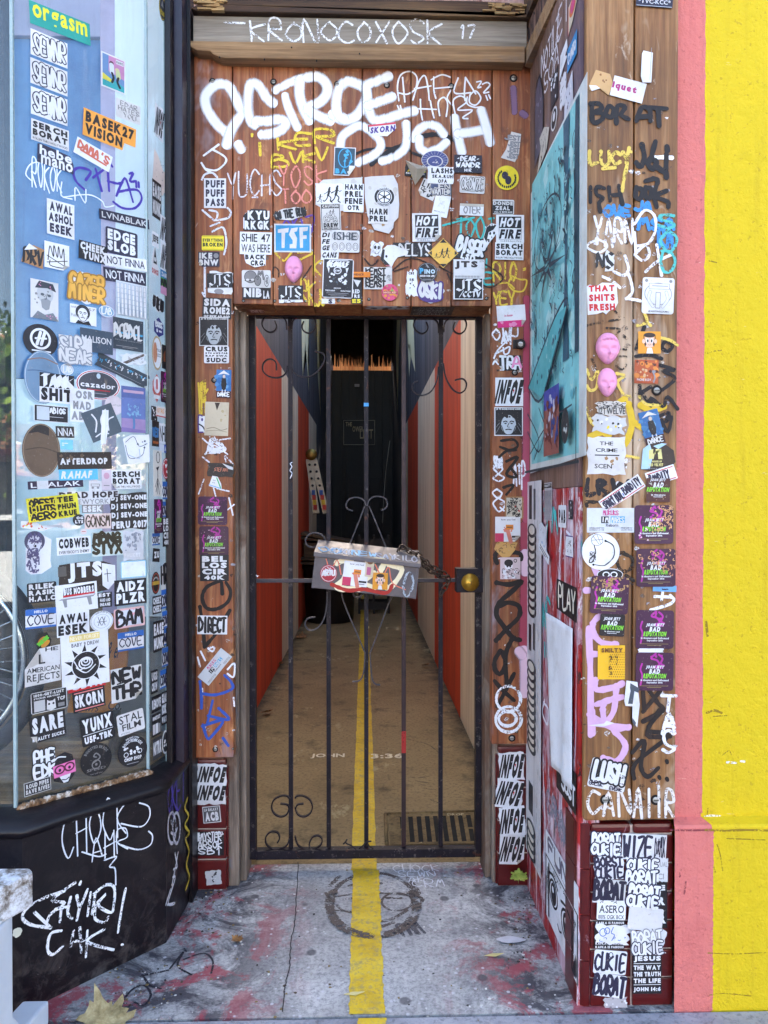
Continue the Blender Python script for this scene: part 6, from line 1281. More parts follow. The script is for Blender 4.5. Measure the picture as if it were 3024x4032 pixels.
F_ += [
('f','K',650,30,1040,150,34,'0,.1 1,0 1,1 0,.95','w',"r .02 .8 .6 .86 r;r .45 .1 .98 .16 r;r .05 .1 .4 .13 r;g SPANKY_DUAL .05 .2 .5 .75 n .09;g BANDITY .55 .3 .95 .85 n .09;r .5 .3 .52 .5 b","long white postal label curving over the flyer"),
('f','K',1040,-115,1285,5,18,'r','w',"r .05 .84 .95 .9 r;r .05 .06 .95 .12 r;g BANDITY .1 .25 .75 .75 n .1","white postal label end above a purple film sticker"),
('f','K',1040,-35,1232,158,-1,'r','#4a1c1c',"h BAD .3 .6 .72 .82 w;h REPUTATION .02 .42 .96 .62 G;h JOAN_JETT .16 .84 .8 .99 w;q 8 .05 .05 .95 .4 #c9a07a .03;t In_theaters .2 .26 .8 .33 w;t September .3 .18 .7 .24 w","brownish damaged film sticker, topmost in the right column"),
('f','K',948,185,1262,500,0,'R','P',JJ+";s 60 .4 .3 .98 .98 #e0a878 .02 .06;q 6 .1 .05 .5 .4 #e8c4dc .03","purple film sticker flaking with tan cracks, second in right column"),
('f','K',1098,840,1290,890,-2,'r','#6aa6dc',"s 5 .2 .3 .8 .7 n .1 .15","blue sticker edge under a purple film sticker"),
('f','K',962,540,1280,850,0,'R','P',JJ+";s 30 .05 .5 .98 .98 #e0a878 .02 .06;s 12 .6 .3 .98 .6 #c98a6a .02 .06","purple film sticker with flaked top, third in right column"),
('f','K',960,1042,1268,1355,-1,'R','P',JJ,"clean purple film sticker, upper of two low in right column"),
('f','K',978,1352,1180,1385,0,'x','w',"","white torn paper edge between the two low purple stickers"),
('f','K',955,1385,1262,1695,-1,'R','P',JJ,"clean purple film sticker, lowest in the right column"),
('f','K',518,410,825,712,0,'c','w',"l k .012 .25,.85 .35,.95 .5,.92 .55,.75 .42,.66 .28,.7 .25,.85;l k .01 .3,.9 .45,.7;l k .01 .4,.94 .5,.7;l k .01 .26,.8 .54,.82;l k .03 .32,.66 .36,.45 .22,.3 .2,.2 .3,.24 .34,.45;s 16 .2 .22 .36 .5 k .01 .1;l k .02 .62,.78 .8,.68 .86,.5 .8,.3 .6,.12 .3,.15;l k .012 .6,.8 .83,.66 .84,.34 .62,.15;d .62 .78 .03 .03 k;d .3 .14 .03 .03 k","round white sticker of a skeletal arm and drawn balloon"),
('f','K',640,700,850,800,0,'c','w',"d .5 .5 .48 .44 k;o .35 .5 .12 .2 .09 w;o .65 .5 .12 .2 .09 w","round black sticker peeking out between white disc and film sticker"),
('f','K',585,765,895,1070,-3,'R','P',JJ+";s 40 .05 .62 .98 .98 #b08a5c .03 .07","purple film sticker with a tan wrinkled top on the left board"),
('f','K',660,1070,862,1250,-3,'R','#1a0f18',"h JOAN_JETT .15 .68 .8 .86 w;h BAD .3 .48 .7 .68 w;h REPUTATION .06 .28 .94 .5 G;t In_theaters_and .2 .18 .8 .24 w;t September .3 .1 .7 .15 w","small black film sticker under the wrinkled purple one"),
('f','K',648,1328,870,1605,0,'r','#eab51c',"".join("d %.3f %.3f .014 .014 #7a4a14;"%(.42+.075*i+(.037 if j%2 else 0),.08+.072*j) for i in range(8) for j in range(11))+"t SMILTY .12 .8 .9 .93 #7a4a14;s 8 .4 .4 .7 .75 #4a2a14 .02 .08;s 6 .36 .12 .5 .4 #4a2a14 .02 .08","yellow dotted sticker on the pilaster's left board"),
('f','K',858,1615,985,1990,-4,'0,.55 .05,1 .75,.98 1,.5 .95,0 .6,.15 .55,.45 .1,.45','w',"p s .3,.95 .9,.85 .85,.75 .6,.78 .55,.5 .25,.5 .35,.78 .3,.85;p s .6,.2 .85,.1 .8,.0 .6,.12","torn white and slate paper strip hanging at the board joint"),
('f','K',570,1945,785,1990,2,'0,.3 .6,.5 .7,1 1,.5 .6,.0 .3,.1','#d9d9e0',"","small torn white paper flap low on the left board"),
('f','L',620,285,838,455,-12,'R','w',"b LUSH .12 .28 .9 .92 k .2 w;g GUESK .04 .08 .4 .22 n .03;g EVERK .6 .04 .92 .14 n .03;s 8 .8 .3 .95 .6 n .02 .1","white sticker with black bubble letters above the left bolt"),
# ---- tiled plinth
('ft','L',632,705,800,835,-1,'x','w',"b BORAT .04 .55 .95 .95 n .16 w;b CUKIE .02 .05 .95 .5 n .16 w","white bubble letter sticker at the top left of the tiles"),
('ft','L',808,712,1065,860,-3,'r','w',"g WIZE .04 .1 .66 .88 n .11;g D*MX .74 .1 .96 .9 n .04","white sticker with a loose blue-black tag at the top right of the tiles"),
('ft','L',1000,850,1072,985,-2,'x','#d4d7dd',"n QUAL .1 .6 .95 .85 g;n CI .2 .1 .7 .35 g","pale grey sticker edge at the right side of the tiles"),
('ft','L',645,838,815,972,2,'x','w',"g BORST .04 .55 .95 .96 n .1;g CUKIE .04 .06 .95 .5 n .1","white sticker with two rows of thin tag letters, second in left column"),
('ft','L',830,850,1020,1000,-2,'r','w',"b CUKIE .05 .52 .95 .92 n .14 w;b BORAT .02 .08 .92 .5 n .14 w","white sticker with outlined bubble rows, second in right column"),
('ft','L',1005,985,1065,1250,0,'r','k',"t E .3 .82 .8 .94 w;t R .1 .5 .8 .68 w;t R .2 .1 .9 .3 w","black sticker with big white R letters behind the white ones"),
('ft','L',638,970,825,1108,-5,'r','w',"g BORAT .04 .1 .96 .9 n .14","white sticker with one loose black tag word, third in the left column"),
('ft','L',835,995,1025,1135,-6,'x','w',"b BORAT .06 .55 .95 .92 n .17 w;b CUKIE .02 .06 .92 .5 n .17 w","white sticker with slanted bubble rows, third in right column"),
('ft','L',658,1090,825,1202,-2,'R','w',"n ASERO .08 .36 .94 .76 k;n 100%_OGK_BCX .06 .05 .94 .26 k;s 6 .05 .85 .95 .98 k .03 .08","white printed sticker with small second line reading 100%"),
('ft','L',648,1215,828,1380,-1,'R','k',"t KAFKA_IS_FAMOUS .05 .88 .95 .97 w;t KAFKA_IS_FAMOUS .05 .75 .95 .84 w;t KAFKA_IS_FAMOUS .04 .16 .95 .24 w;t KAFKA_IS_FAMOUS .04 .03 .95 .12 w","black sticker repeating one white sentence"),
('ft','L',658,1240,850,1350,-4,'X','w',"o .2 .6 .1 .2 .04 b;o .32 .7 .08 .16 .04 b;l b .04 .5,.9 .45,.6 .55,.5 .48,.2;s 5 .1 .1 .9 .5 b .03 .12","torn white sticker across the black repeated sentence"),
('ft','L',838,1130,1038,1262,-6,'R','w',"l n .04 .72,.1 .8,.0 .88,.12","blank white sticker peeling at its corner"),
('ft','L',855,1258,1050,1400,4,'X','#d4d7e0',"b BORAT .05 .5 .9 .95 g .12 w;b CUKIE .03 .05 .9 .5 n .12 w","torn pale bubble letter sticker above the bible verse"),
('ft','L',645,1388,835,1525,-5,'R','w',"g CUKIE .05 .15 .95 .85 n .1;o .5 .82 .06 .1 .03 n","white round cornered sticker with thin looping tag"),
('ft','L',640,1525,830,1655,-8,'R','w',"g BORAT .04 .1 .96 .9 n .14","white sticker with one loose black tag word, lowest in the left column"),
('ft','L',862,1400,1028,1622,0,'r','k',"t JESUS .03 .82 .97 .98 w;r .03 .78 .97 .795 w;t THE_WAY .03 .62 .97 .74 w;t THE_TRUTH .03 .45 .97 .57 w;t THE_LIFE .03 .28 .97 .4 w;r .03 .23 .97 .245 w;t JOHN_14:6 .03 .04 .97 .18 w","black bible verse sticker on the tiled plinth"),
('ft','L',705,1660,840,1762,0,'X','#b9b6bc',"q 9 .05 .05 .95 .95 #8f888c .12;q 8 .05 .05 .95 .95 w .08","scraped grey remains of a sticker at the plinth's foot"),
]
for it in D_ + F_: S(*it)
# ---- angled shop window
W_ = [
('gb','A',245,105,740,285,3,'r','#1f9f93',"z orgasm .05 .1 .95 .92 #f2ee2a","green sticker with fat yellow lowercase letters at the window top"),
('gb','A',250,298,550,505,0,'r','w',"b SEWNR .1 .16 .92 .86 n .13 w","white outlined SEWNR sticker, topmost of three"),
('gb','A',248,530,550,735,0,'r','w',"b SEWNR .1 .16 .92 .86 n .13 w","white outlined SEWNR sticker, middle of three"),
('gb','A',252,762,550,982,0,'r','w',"b SEWNR .1 .16 .92 .86 n .13 w","white outlined SEWNR sticker, lowest of three"),
('gb','A',825,460,1022,740,0,'r','w',"r .05 .04 .95 .96 #6a8fc0;p #c98ab8 .3,.5 .95,.4 .95,.96 .3,.96;p #2fa8b0 .05,.04 .95,.04 .95,.2 .05,.4;p #e0d84a .05,.4 .4,.3 .5,.2 .05,.22;d .42 .76 .09 .06 #5a2a3a;d .66 .62 .09 .06 #d8d0a0;l #d8e0ec .14 .42,.7 .44,.5;l k .07 .44,.48 .5,.36 .44,.22;l #c8d49a .14 .68,.56 .7,.42;l k .07 .7,.4 .66,.28 .76,.14;r .6 .8 .92 .92 w;t IM_ALWAYS .62 .82 .9 .9 k","small square comic picture of two dancing figures on the window"),
('gb','A',945,835,1145,990,0,'R','w',"i EDAR .18 .68 .86 .92 g .06;i HATES .1 .4 .94 .64 g .06;i YOU .3 .1 .8 .36 g .06","faint white sticker with thin grey blackletter"),
('gb','A',682,970,1110,1190,-3,'0,0 .75,0 .78,.3 1,.3 1,1 0,1','o',"t BASEK27 .04 .52 .96 .93 #241408;t VISION .04 .08 .74 .48 #241408","orange sticker with two rows of heavy black letters"),
('gb','A',612,1195,908,1335,-14,'r','w',"d .5 .52 .2 .36 #dfe2ea;g DAMA'S .08 .4 .92 .86 #cf6a52 .12;p #cf6a52 .14,.3 .9,.24 .9,.34 .14,.42","white sticker with red script lettering, tilted"),
('gb','A',255,1020,562,1190,0,'r','w',SB,"white sticker of two navy word rows under the three outlined letter stickers"),
('gb','A',305,1215,600,1388,-1,'.0,.1 .0,.95 .08,1 .9,.85 1,.5 1,.05','n',"z hebe .06 .5 .95 .95 w;z mano .1 .08 .98 .5 w","dark sticker with rounded white double row letters"),
('gb','A',382,1650,606,1935,0,'r','w',"t AWAL .1 .68 .92 .94 n;t ASHOL .06 .38 .94 .63 n;t ESEK .1 .07 .92 .33 n","white sticker with three rows of navy slab letters"),
('gb','A',812,1752,1220,1832,3,'r','n',"n LVNABLAK .05 .2 .95 .8 w","thin navy strip with spaced white letters"),
('gb','A',862,1880,1122,2090,0,'R','n',"t EDGE .06 .53 .92 .93 w;t SLOB .06 .1 .94 .5 w","navy sticker with chunky white two row letters"),
('gb','A',640,1990,872,2140,-2,'r','k',"t CHEEK .05 .52 .93 .95 w;t YUNX .14 .05 .96 .48 w","black CHEEK YUNX sticker beside the chunky navy one"),
('gb','B',176,28,356,208,-3,'0,.1 .1,.7 .5,.98 1,.9 .98,.0','t',"i DRV .1 .1 .95 .8 k .14;p w .1,.65 .3,1 .7,.85 .5,.78","torn brown sticker with black strokes and folded white corner"),
('gb','B',360,20,562,232,0,'r','w',"l k .035 .14,.3 .22,.85 .36,.45 .38,.9 .52,.45 .56,.9 .66,.45 .76,.85 .8,.3;l k .035 .22,.3 .24,.1 .76,.1 .8,.3;l k .03 .1,.46 .9,.14;l k .03 .1,.2 .92,.4","white square sticker with a drawn spiky crown"),
('gb','B',852,128,1195,228,4,'r','w',"n NOT_FINNA .05 .2 .95 .84 n","white NOT FINNA strip above its dark twin"),
('gb','B',846,236,1197,345,4,'r','n',"n NOT_FINNA .05 .2 .95 .84 w","navy NOT FINNA strip below its white twin"),
('gb','B',545,252,860,520,-2,'B','w',"b CAZER .08 .5 .92 .88 #a8792c .13 #eeb54a;b MINER .06 .14 .94 .55 #a8792c .13 #eeb54a","white cut-out sticker with jagged golden letters"),
('gb','B',945,345,1200,622,0,'r','#dbe6f2',"".join("r %.2f %.2f %.2f %.2f #9fb0c6;r %.3f %.2f %.3f %.2f w;"%(x,y,x+.09,y+.2,x+.012,y,x+.078,y+.19) for y in (.75,.6,.45,.3,.15,.02) for x in (.02,.14,.25,.37,.49,.61,.73,.86)),"white sticker of a dense drawn city skyline"),
('gb','B',248,325,475,640,0,'r','w',"d .52 .66 .3 .24 #c9cfd8;q 9 .15 .4 .85 .75 g .05;p #3a3f4c .15,.78 .3,.98 .8,.95 .92,.75 .6,.82;q 5 .2 .8 .85 .95 p .03;d .42 .64 .07 .035 #58606c;d .66 .63 .07 .035 #58606c;p #9aa0aa .36,.5 .55,.56 .72,.5 .66,.28 .54,.24 .4,.3;l #58606c .02 .54,.64 .56,.54 .5,.53;p #7a828e .05,.0 .25,.2 .5,.12 .8,.2 1,.0;q 7 .1 .0 .95 .15 p .03","white sticker of a drawn bearded man in a spotted cap"),
('gb','B',570,528,785,680,0,'r','w',"f .48 .55 .34 w #2a2a30;p k .2,.0 .3,.2 .5,.1 .7,.22 .8,.0;n 57 .7 .78 .95 .92 g;n Push .04 .35 .25 .5 g;n and .04 .8 .22 .92 g","small black and white sticker of a man's head"),
('gb','B',800,530,925,622,0,'c','w',"d .5 .5 .47 .45 #7d9fbd;g Lab .2 .25 .8 .8 w .1","small blue oval script sticker beside the golden cut-out"),
('gb','B',492,1000,598,1092,0,'c','w',"d .5 .5 .45 .43 #b8cde0;g Lab .22 .25 .82 .8 w .1","small pale oval script sticker beside the big oval ghost"),
('gb','B',915,640,1162,895,0,'r','#333d4c',"r .05 .5 .98 .56 c;i DCRDCL .05 .38 .95 .82 w .1;n DECODE_DECLARE .06 .28 .94 .32 g;r .1 .1 .8 .12 g;r .3 .06 .66 .075 g","slate square sticker with angular white letters and a blue bar"),
('gb','B',186,678,470,945,0,'c','#17141f',"o .5 .55 .27 .29 .07 w;l w .09 .4,.38 .5,.75;l w .09 .52,.38 .62,.75;l w .06 .36,.55 .66,.58;r .25 .16 .8 .2 w","black disc sticker with a white ringed H"),
('gb','B',645,728,912,915,0,'r','#3f4f63',"n MALISON .05 .42 .95 .7 w","slate sticker with one row of thin white letters"),
('gb','B',470,785,740,1005,0,'r','w',"b SIR .06 .52 .66 .94 #8d95a6 .13 w;b NEAK .04 .06 .95 .5 #8d95a6 .13 w","white sticker with outlined grey western letters"),
('gb','B',185,900,490,1330,0,'c','#6d8ba8',"o .5 .5 .47 .48 .012 #b8c9d8;l #8a6a5a .02 .1,.8 .5,.86 .9,.78;l #4a688a .02 .1,.6 .4,.62 .9,.58","large grey blue oval sticker turned face to the glass"),
('gb','B',985,920,1190,1012,10,'X','#d8dde4',"p #5a4a44 .05,.3 .95,.95 .95,.75 .2,.15;s 20 .3 .1 .95 .8 g .03 .16","torn black and white photo sticker near the pane's corner"),
('gb','B',780,1000,1212,1112,-19,'x','#39424e',"V 16 .05 .35 .95 .75 w .05 .3;V 14 .05 .35 .95 .75 c .05 .3;r .1 .15 .9 .18 g","long dark glitch patterned strip, slanting"),
('gb','B',310,1090,592,1325,0,'r','w',"r .0 .52 1 1 k;i TANK .08 .55 .95 .94 w .17;t SHIT .04 .06 .94 .5 k","black and white brush lettered sticker reading TANK above"),
('gb','B',605,1058,968,1300,0,'c','w',"d .5 .5 .485 .48 #c04a4a;d .5 .5 .46 .45 w;d .5 .5 .44 .43 #42444e;d .5 .8 .045 .09 l;z cazador .1 .4 .88 .58 w;r .24 .3 .76 .34 #b03038;r .32 .2 .68 .23 g","oval grey label sticker with a red rim"),
('gb','B',555,1212,752,1482,0,'r','w',"t OSR .22 .7 .95 .95 g;t MAD .12 .38 .86 .63 g;t ABLE .05 .06 .95 .32 g","white sticker with three rows of faded grey letters"),
('gb','B',265,1345,545,1480,0,'R','w',"r .02 .04 .98 .96 #17141f;r .08 .1 .44 .9 #c9d3dc;g abios .46 .55 .9 .85 w .08;r .44 .3 .85 .32 w","black sticker with white script and a blank pale square"),
('gb','B',836,1265,986,1425,0,'c','#e4d9e2',"n @VILLASTYLIST .12 .45 .88 .56 g","round pale pink sticker with one tiny line of text"),
('gb','B',970,1195,1166,1565,0,'r','#6a7fc0',"r .0 .0 1 .3 #a890c4;r 0 .75 1 1 #5a6aa8;r .08 .86 .92 .92 #c9a8c4;q 14 .2 .35 .8 .62 #7fb4dc .05;l #5a8ac4 .05 .5,.35 .52,.18 .5,.08;V 10 .3 .35 .7 .6 #8fc4e4 .015 .1;p #8a78b8 .0,.0 1,.0 1,.06 .0,.1","blue to violet poster of a pale tree"),
('gb','B',680,1360,945,1610,24,'r','#4d5a66',"l w .05 .2,.3 .35,.6 .3,.85;l w .05 .45,.2 .5,.6 .75,.85;l w .04 .6,.2 .7,.5 .9,.55;l w .04 .15,.15 .4,.2 .55,.1","slate diamond turned sticker with white horn shapes"),
('gb','B',802,1380,862,1665,-2,'0,0 .7,.02 1,.5 .95,1 .1,.98','w',"r .6 .02 .66 .96 #c9d0dc","rolled white peel hanging over the slate sticker"),
('gb','B',180,1490,492,1925,0,'c','#6b5644',"p #2a2222 .15,.8 .4,.98 .7,.96 .7,.78 .4,.84;o .5 .5 .47 .485 .012 #a08a74;l #4a3a2c .02 .1,.5 .5,.55 .9,.48","large brown oval sticker with a dark cap shape"),
('gb','B',452,1512,602,1605,2,'r','#3a3230',"n NNA .1 .15 .95 .85 w","dark brown strip remnant ending NNA"),
('gb','B',490,1622,592,1702,0,'r','#7cc8e8',"r .1 .6 .6 .68 w;r .1 .4 .3 .48 w","small cyan sticker under the dark remnant"),
('gb','B',980,1575,1200,1825,0,'.0,.8 .3,.95 .98,1 1,.1 .2,.0','w',"l s .02 .1,.7 .4,.9 .6,.6 .9,.7;l s .02 .1,.6 .25,.2 .7,.3 .8,.6;q 5 .4 .5 .9 .9 s .05;l #b8c4d4 .03 .2,.3 .6,.2 .6,.5","torn white sticker with a loose blue drawing"),
('gb','B',472,1722,912,1862,3,'r','#33261f',"t AFTERDROP .04 .28 .92 .66 w;q 5 .05 .6 .95 .95 #6b5644 .08","dark brown strip with heavy white capitals"),
('gb','B',480,1862,796,1950,3,'r','#5fbfe8',"h RAHAF .06 .15 .84 .85 w","cyan strip with white slanted capitals"),
('gb','B',905,1868,1148,2022,2,'r','w',SB,"white sticker of two black word rows low beside the cyan strip"),
('gb','C',230,85,682,150,4,'r','#33273f',"n LAALAK .05 .2 .95 .8 w;r .16 .0 .36 1 #d3d5da","dark purple strip with a blank pale square over its letters"),
('gb','C',822,0,902,165,0,'r','#e2d6e4',"d .5 .7 .3 .16 #d8a8c0;r .2 .2 .8 .24 g","narrow pale lilac label"),
('gb','C',716,92,822,180,0,'r','w',"r .15 .5 .85 .75 g;r .2 .55 .8 .7 w;d .3 .38 .1 .1 g;d .7 .38 .1 .1 g","small white sticker of a drawn truck"),
('gb','C',668,285,842,350,1,'r','#8a8688',"t ESEK .05 .1 .95 .9 w","grey strip with white letters under the two tone white paper"),
('gb','C',900,190,1208,485,2,'x','#2c2522',"t DJ_SEV-ONE .03 .77 .97 .95 w;t DJ_SEV-ONE .03 .53 .97 .72 w;t DJ_SEV-ONE .03 .29 .97 .48 w;t PERU_2017 .03 .03 .97 .24 w","dark sticker with four rows of white letters"),
('gb','C',470,172,968,285,2,'.0,.4 .0,.95 1,1 .98,.5 .85,.4 .84,.0 .22,.0 .22,.4','w',"t DEAD_HOPE .02 .48 .98 .95 #33282e;n NEWYORK .24 .04 .82 .4 g","white two line sticker with big serif letters"),
('gb','C',215,212,635,405,7,'r','#ece23a',"r .04 .06 .54 .94 #18140c;b OBEST .06 .64 .52 .9 y .12 #18140c;b LIHTS .06 .36 .52 .62 y .12 #18140c;b AERO .06 .08 .52 .34 y .12 #18140c;t TEE .58 .68 .9 .92 #18140c;t PHUN .58 .38 .94 .62 #18140c;t KRUE .58 .08 .94 .32 #18140c","bright yellow and black PHUN KRUE sticker"),
('gb','C',580,362,680,455,0,'c','#2a2a30',"t OG .3 .55 .85 .8 w;t LTS .2 .2 .85 .48 w","small dark disc sticker under the yellow one"),
('gb','C',676,356,892,480,1,'r','#ead6d0',"g GONSM .06 .15 .94 .85 #4a3a2a .09;s 10 .0 .7 1 1 #d8b0a8 .02 .15","pale pink paper with a brown handwritten tag"),
('gb','C',640,480,692,525,0,'c','#f2e4e8',"r .2 .45 .8 .55 r","tiny round pink and white sticker"),
('gb','C',170,412,522,500,-2,'0,.9 .0,.3 .5,.0 .95,.6 1,.3 .9,.7 .5,.5 .3,.9','w',"q 8 .05 .25 .5 .8 #e86a3a .07;q 6 .05 .2 .5 .7 y .05;q 4 .2 .2 .6 .5 r .04","torn white arrow shaped sticker with fiery colours"),
('gb','C',205,502,418,850,0,'.0,.1 .02,.9 .3,1 .7,.9 1,.8 .95,.3 1,.15 .6,.0 .2,.0','#dfe0ea',"f .35 .72 .2 #d4d4e0 #4a4660;s 40 .05 .05 .5 .6 #5a5478 .03 .1;s 24 .1 .75 .6 .98 #5a5478 .03 .06;d .36 .66 .04 .03 k","torn white sticker of a laughing face drawn in ink"),
('gb','C',462,545,742,690,2,'r','w',"t COBWEB .06 .36 .94 .92 k;n EVERYBODY'S_ENEMY .06 .07 .94 .24 k","white sticker with heavy black letters and a smaller line beneath"),
('gb','C',748,505,1000,702,1,'r','#cfe0e0',"g MBNG .06 .56 .9 .94 #3a3018 .13;g STYX .04 .1 .94 .54 #3a3018 .13","pale green label with dark marker letters"),
('gb','C',1000,498,1165,735,0,'x','#d3d6de',"q 16 .1 .25 .95 .95 #9aa0ae .1;t PHUKET .05 .1 .85 .24 w;V 16 .1 .3 .9 .9 #7c8290 .03 .12","faded grey photo sticker with a place name"),
('gb','C',980,742,1186,878,1,'R','#8ccdf0',"r .03 .05 .97 .95 #e8f0f6","blank white sticker with a light blue border"),
('gb','C',480,745,945,1010,2,'0,.1 .02,.95 .4,1 .8,.95 1,.8 1,.3 .85,.05 .6,.0 .3,.2','#2f231c',"p #5a5450 .0,.6 .0,.9 .14,.9 .14,.6;p w .76,.9 1,.8 1,.3 .86,.05 .76,.2;t JTS .16 .38 .76 .98 w;l k .02 .85,.7 .86,.3;l k .02 .8,.55 .92,.55","torn brown sticker with tall white JTS letters"),
('gb','C',932,892,1192,1100,1,'r','k',"t AIDZ .06 .54 .94 .93 w;t PLZR .05 .08 .95 .48 w","black AIDZ PLZR sticker"),
('gb','C',220,918,460,1082,1,'R','k',"t RILEK .06 .68 .95 .94 w;t RASIK .06 .38 .95 .63 w;t H.A.I.C .06 .07 .95 .33 w","black sticker with three rows of white slab letters, partly covered"),
('gb','C',770,1000,910,1122,0,'r','k',"t LEST .0 .7 .9 .95 w;t HARD_AND .3 .38 .9 .6 w;t INSANE .3 .08 .9 .3 w","black sticker mostly hidden behind the bench sticker"),
('gb','C',450,925,792,1155,3,'r','w',"p k .18,.58 .2,.86 .94,.94 .94,.6;p r .18,.54 .18,.62 .94,.64 .94,.56;t BUS_MOBBERS .2 .62 .92 .86 w;p g .06,.46 .2,.54 .96,.56 .9,.46;p #d3d6de .07,.5 .2,.55 .95,.57 .9,.51;p g .16,.46 .26,.46 .26,.2 .2,.2;p g .74,.46 .84,.46 .86,.18 .78,.18","white sticker of a drawn bus bench"),
('gb','C',202,1130,452,1288,0,'R','w',HELLO,"blue and white name tag sticker under the black slab lettered one"),
('gb','C',456,1155,722,1352,1,'r','w',"t AWAL .08 .54 .94 .92 k;t ESEK .04 .06 .94 .48 k","white AWAL ESEK sticker with heavy black letters"),
('gb','C',725,1148,915,1318,0,'c','#dfe4ec',"o .5 .5 .46 .46 .02 g;o .5 .5 .33 .33 .015 g;a HEADY .36 .44 130 50 g;l #3a4654 .03 .34,.3 .5,.7 .64,.3;l #3a4654 .03 .34,.7 .5,.3 .64,.7;l #3a4654 .025 .3,.48 .7,.48","round pale sticker with crossed monogram lines"),
('gb','C',930,1125,1180,1285,2,'R','#e8b8b8',"r .06 .1 .94 .9 #d4dae8;q 8 .1 .1 .9 .9 #e6a8ac .1;g BAM .1 .14 .9 .9 k .15","pink bordered sticker with a thick black tag"),
('gb','C',960,1318,1172,1470,1,'R','w',HELLO,"blue and white name tag sticker right of the rose"),
('gb','C',285,1330,425,1478,38,'.0,.3 .2,.8 .6,1 1,.8 .9,.3 .5,.0','#1a1414',"d .5 .62 .3 .16 #c9762a;r .2 .45 .8 .52 #4a8a2a;d .5 .36 .3 .14 #d8952e;g YUMER_BUNZ .14 .5 .86 .66 #6ad03a .06","black sticker of a drawn burger peeling from the glass"),
('gb','C',200,1440,496,1752,0,'0,.0 .0,.45 .4,.95 .98,1 1,.05','w',"p #c9c6c4 .02,.46 .4,.94 .5,.6 .2,.5;n L .38 .55 .56 .8 k;n HE .56 .86 .92 .96 k;n AMERICAN .06 .34 .96 .47 #2a2a30;n REJECTS .06 .06 .96 .3 #2a2a30","large curling white sticker with thin black capitals"),
('gb','C',555,1722,862,1792,3,'r','#d8232a',"t OBTN .1 .2 .9 .8 w","red strip under the rose sticker"),
('gb','C',492,1325,880,1765,2,'r','w',"r .18 .86 .82 .98 #efd88a;n NEVER_FORGET .2 .885 .8 .955 #fff6d8;n BABY_9_DREW .22 .76 .8 .83 k;"+"".join("p k %.3f,%.3f %.3f,%.3f %.3f,%.3f;"%(.5+.26*c,.4+.23*s_,.5+.47*(c*.98-s_*.12),.4+.4*(s_*.98+c*.12),.5+.26*(c*.9-s_*.44),.4+.23*(s_*.9+c*.44)) for c,s_ in [(__import__('math').cos(i*.628+.2),__import__('math').sin(i*.628+.2)) for i in range(10)])+"d .5 .4 .3 .26 w;d .5 .4 .28 .245 k;d .38 .48 .12 .1 k;d .62 .48 .12 .1 k;d .4 .3 .12 .1 k;d .6 .3 .12 .1 k;o .5 .44 .14 .1 .025 w;o .5 .46 .09 .065 .025 w;o .5 .48 .04 .03 .02 w;l w .02 .3,.38 .5,.26 .7,.38;l w .02 .26,.5 .36,.34 .46,.36","large white sticker of a black tattoo style rose"),
('gb','C',906,1608,1158,1882,2,'r','w',"g NEW .06 .6 .94 .92 k .1;g THR .06 .12 .94 .46 k .1;l k .04 .2,.54 .6,.58 .4,.5","white sticker with two brush written rows beside the rose"),
('gb','C',592,1785,855,1955,4,'r','k',"r .05 .88 .95 .93 #e88a88;r .05 .07 .95 .12 #e88a88;t SKORN .06 .2 .94 .82 w","black sticker with white letters between two pink lines"),
('gb','C',242,1792,536,1962,2,'R','w',"r .02 .03 .98 .97 #17151c;t 1800-GET-LUST .08 .78 .92 .92 w;t STICKER_SERVICES .08 .66 .8 .74 w;r .08 .08 .38 .6 #c9cbd2;p w .42,.1 .44,.55 .5,.48 .6,.48 .66,.55 .68,.1 .55,.02;d .49 .34 .03 .05 k;d .61 .34 .03 .05 k;t TCF .72 .42 .94 .6 w;r .74 .12 .92 .3 g","black and white repair service sticker with a drawn cat"),
('gb','D',195,180,428,352,4,'r','k',"t SARE .07 .33 .94 .95 w;t REALITY_SUCKS .05 .06 .95 .2 w","black SARE REALITY SUCKS sticker"),
('gb','D',528,185,746,372,6,'R','k',"t YUNX .06 .44 .94 .94 w;r .05 .38 .95 .4 w;t U5F-TBK .08 .08 .92 .32 w","black YUNX sticker over the amber board"),
('gb','D',766,168,940,308,7,'R','w',"n STAL .08 .54 .94 .92 #2a2a30;n FILM .16 .2 .86 .5 #2a2a30;n PCN .1 .04 .4 .12 g","white STAL FILM sticker"),
('gb','D',216,412,360,598,3,'r','w',"r .04 .04 .96 .96 #3a3e48;b PHE .06 .5 .95 .95 k .13 w;b EDK .05 .05 .95 .48 k .13 w","white sticker full of spiky outlined letters"),
('gb','D',342,432,492,640,6,'.0,.2 .05,.6 .25,.95 .6,1 .9,.85 .98,.5 .9,.2 .6,.0 .35,.05','k',"l w .04 .1,.82 .3,.9 .6,.84;r .02 .28 .98 .66 #e878b8;o .3 .5 .2 .12 .05 #5a1434;o .72 .5 .2 .12 .05 #5a1434;d .3 .48 .06 .05 k;d .72 .48 .06 .05 k;p w .25,.28 .75,.28 .6,.05 .4,.05;l k .03 .35,.17 .5,.13 .65,.17","sticker of a dark haired face behind pink glasses band"),
('gb','D',522,374,728,588,0,'c','#131018',"a BOOSTED_BRADS .36 .45 150 30 g;o .5 .36 .13 .13 .03 g;l g .04 .4,.42 .62,.55 .5,.7 .42,.62 .5,.58;d .5 .36 .04 .04 g;n SPEED .2 .18 .8 .26 g;n WWW .3 .06 .7 .1 g","black disc sticker with a coiled snake and wheel"),
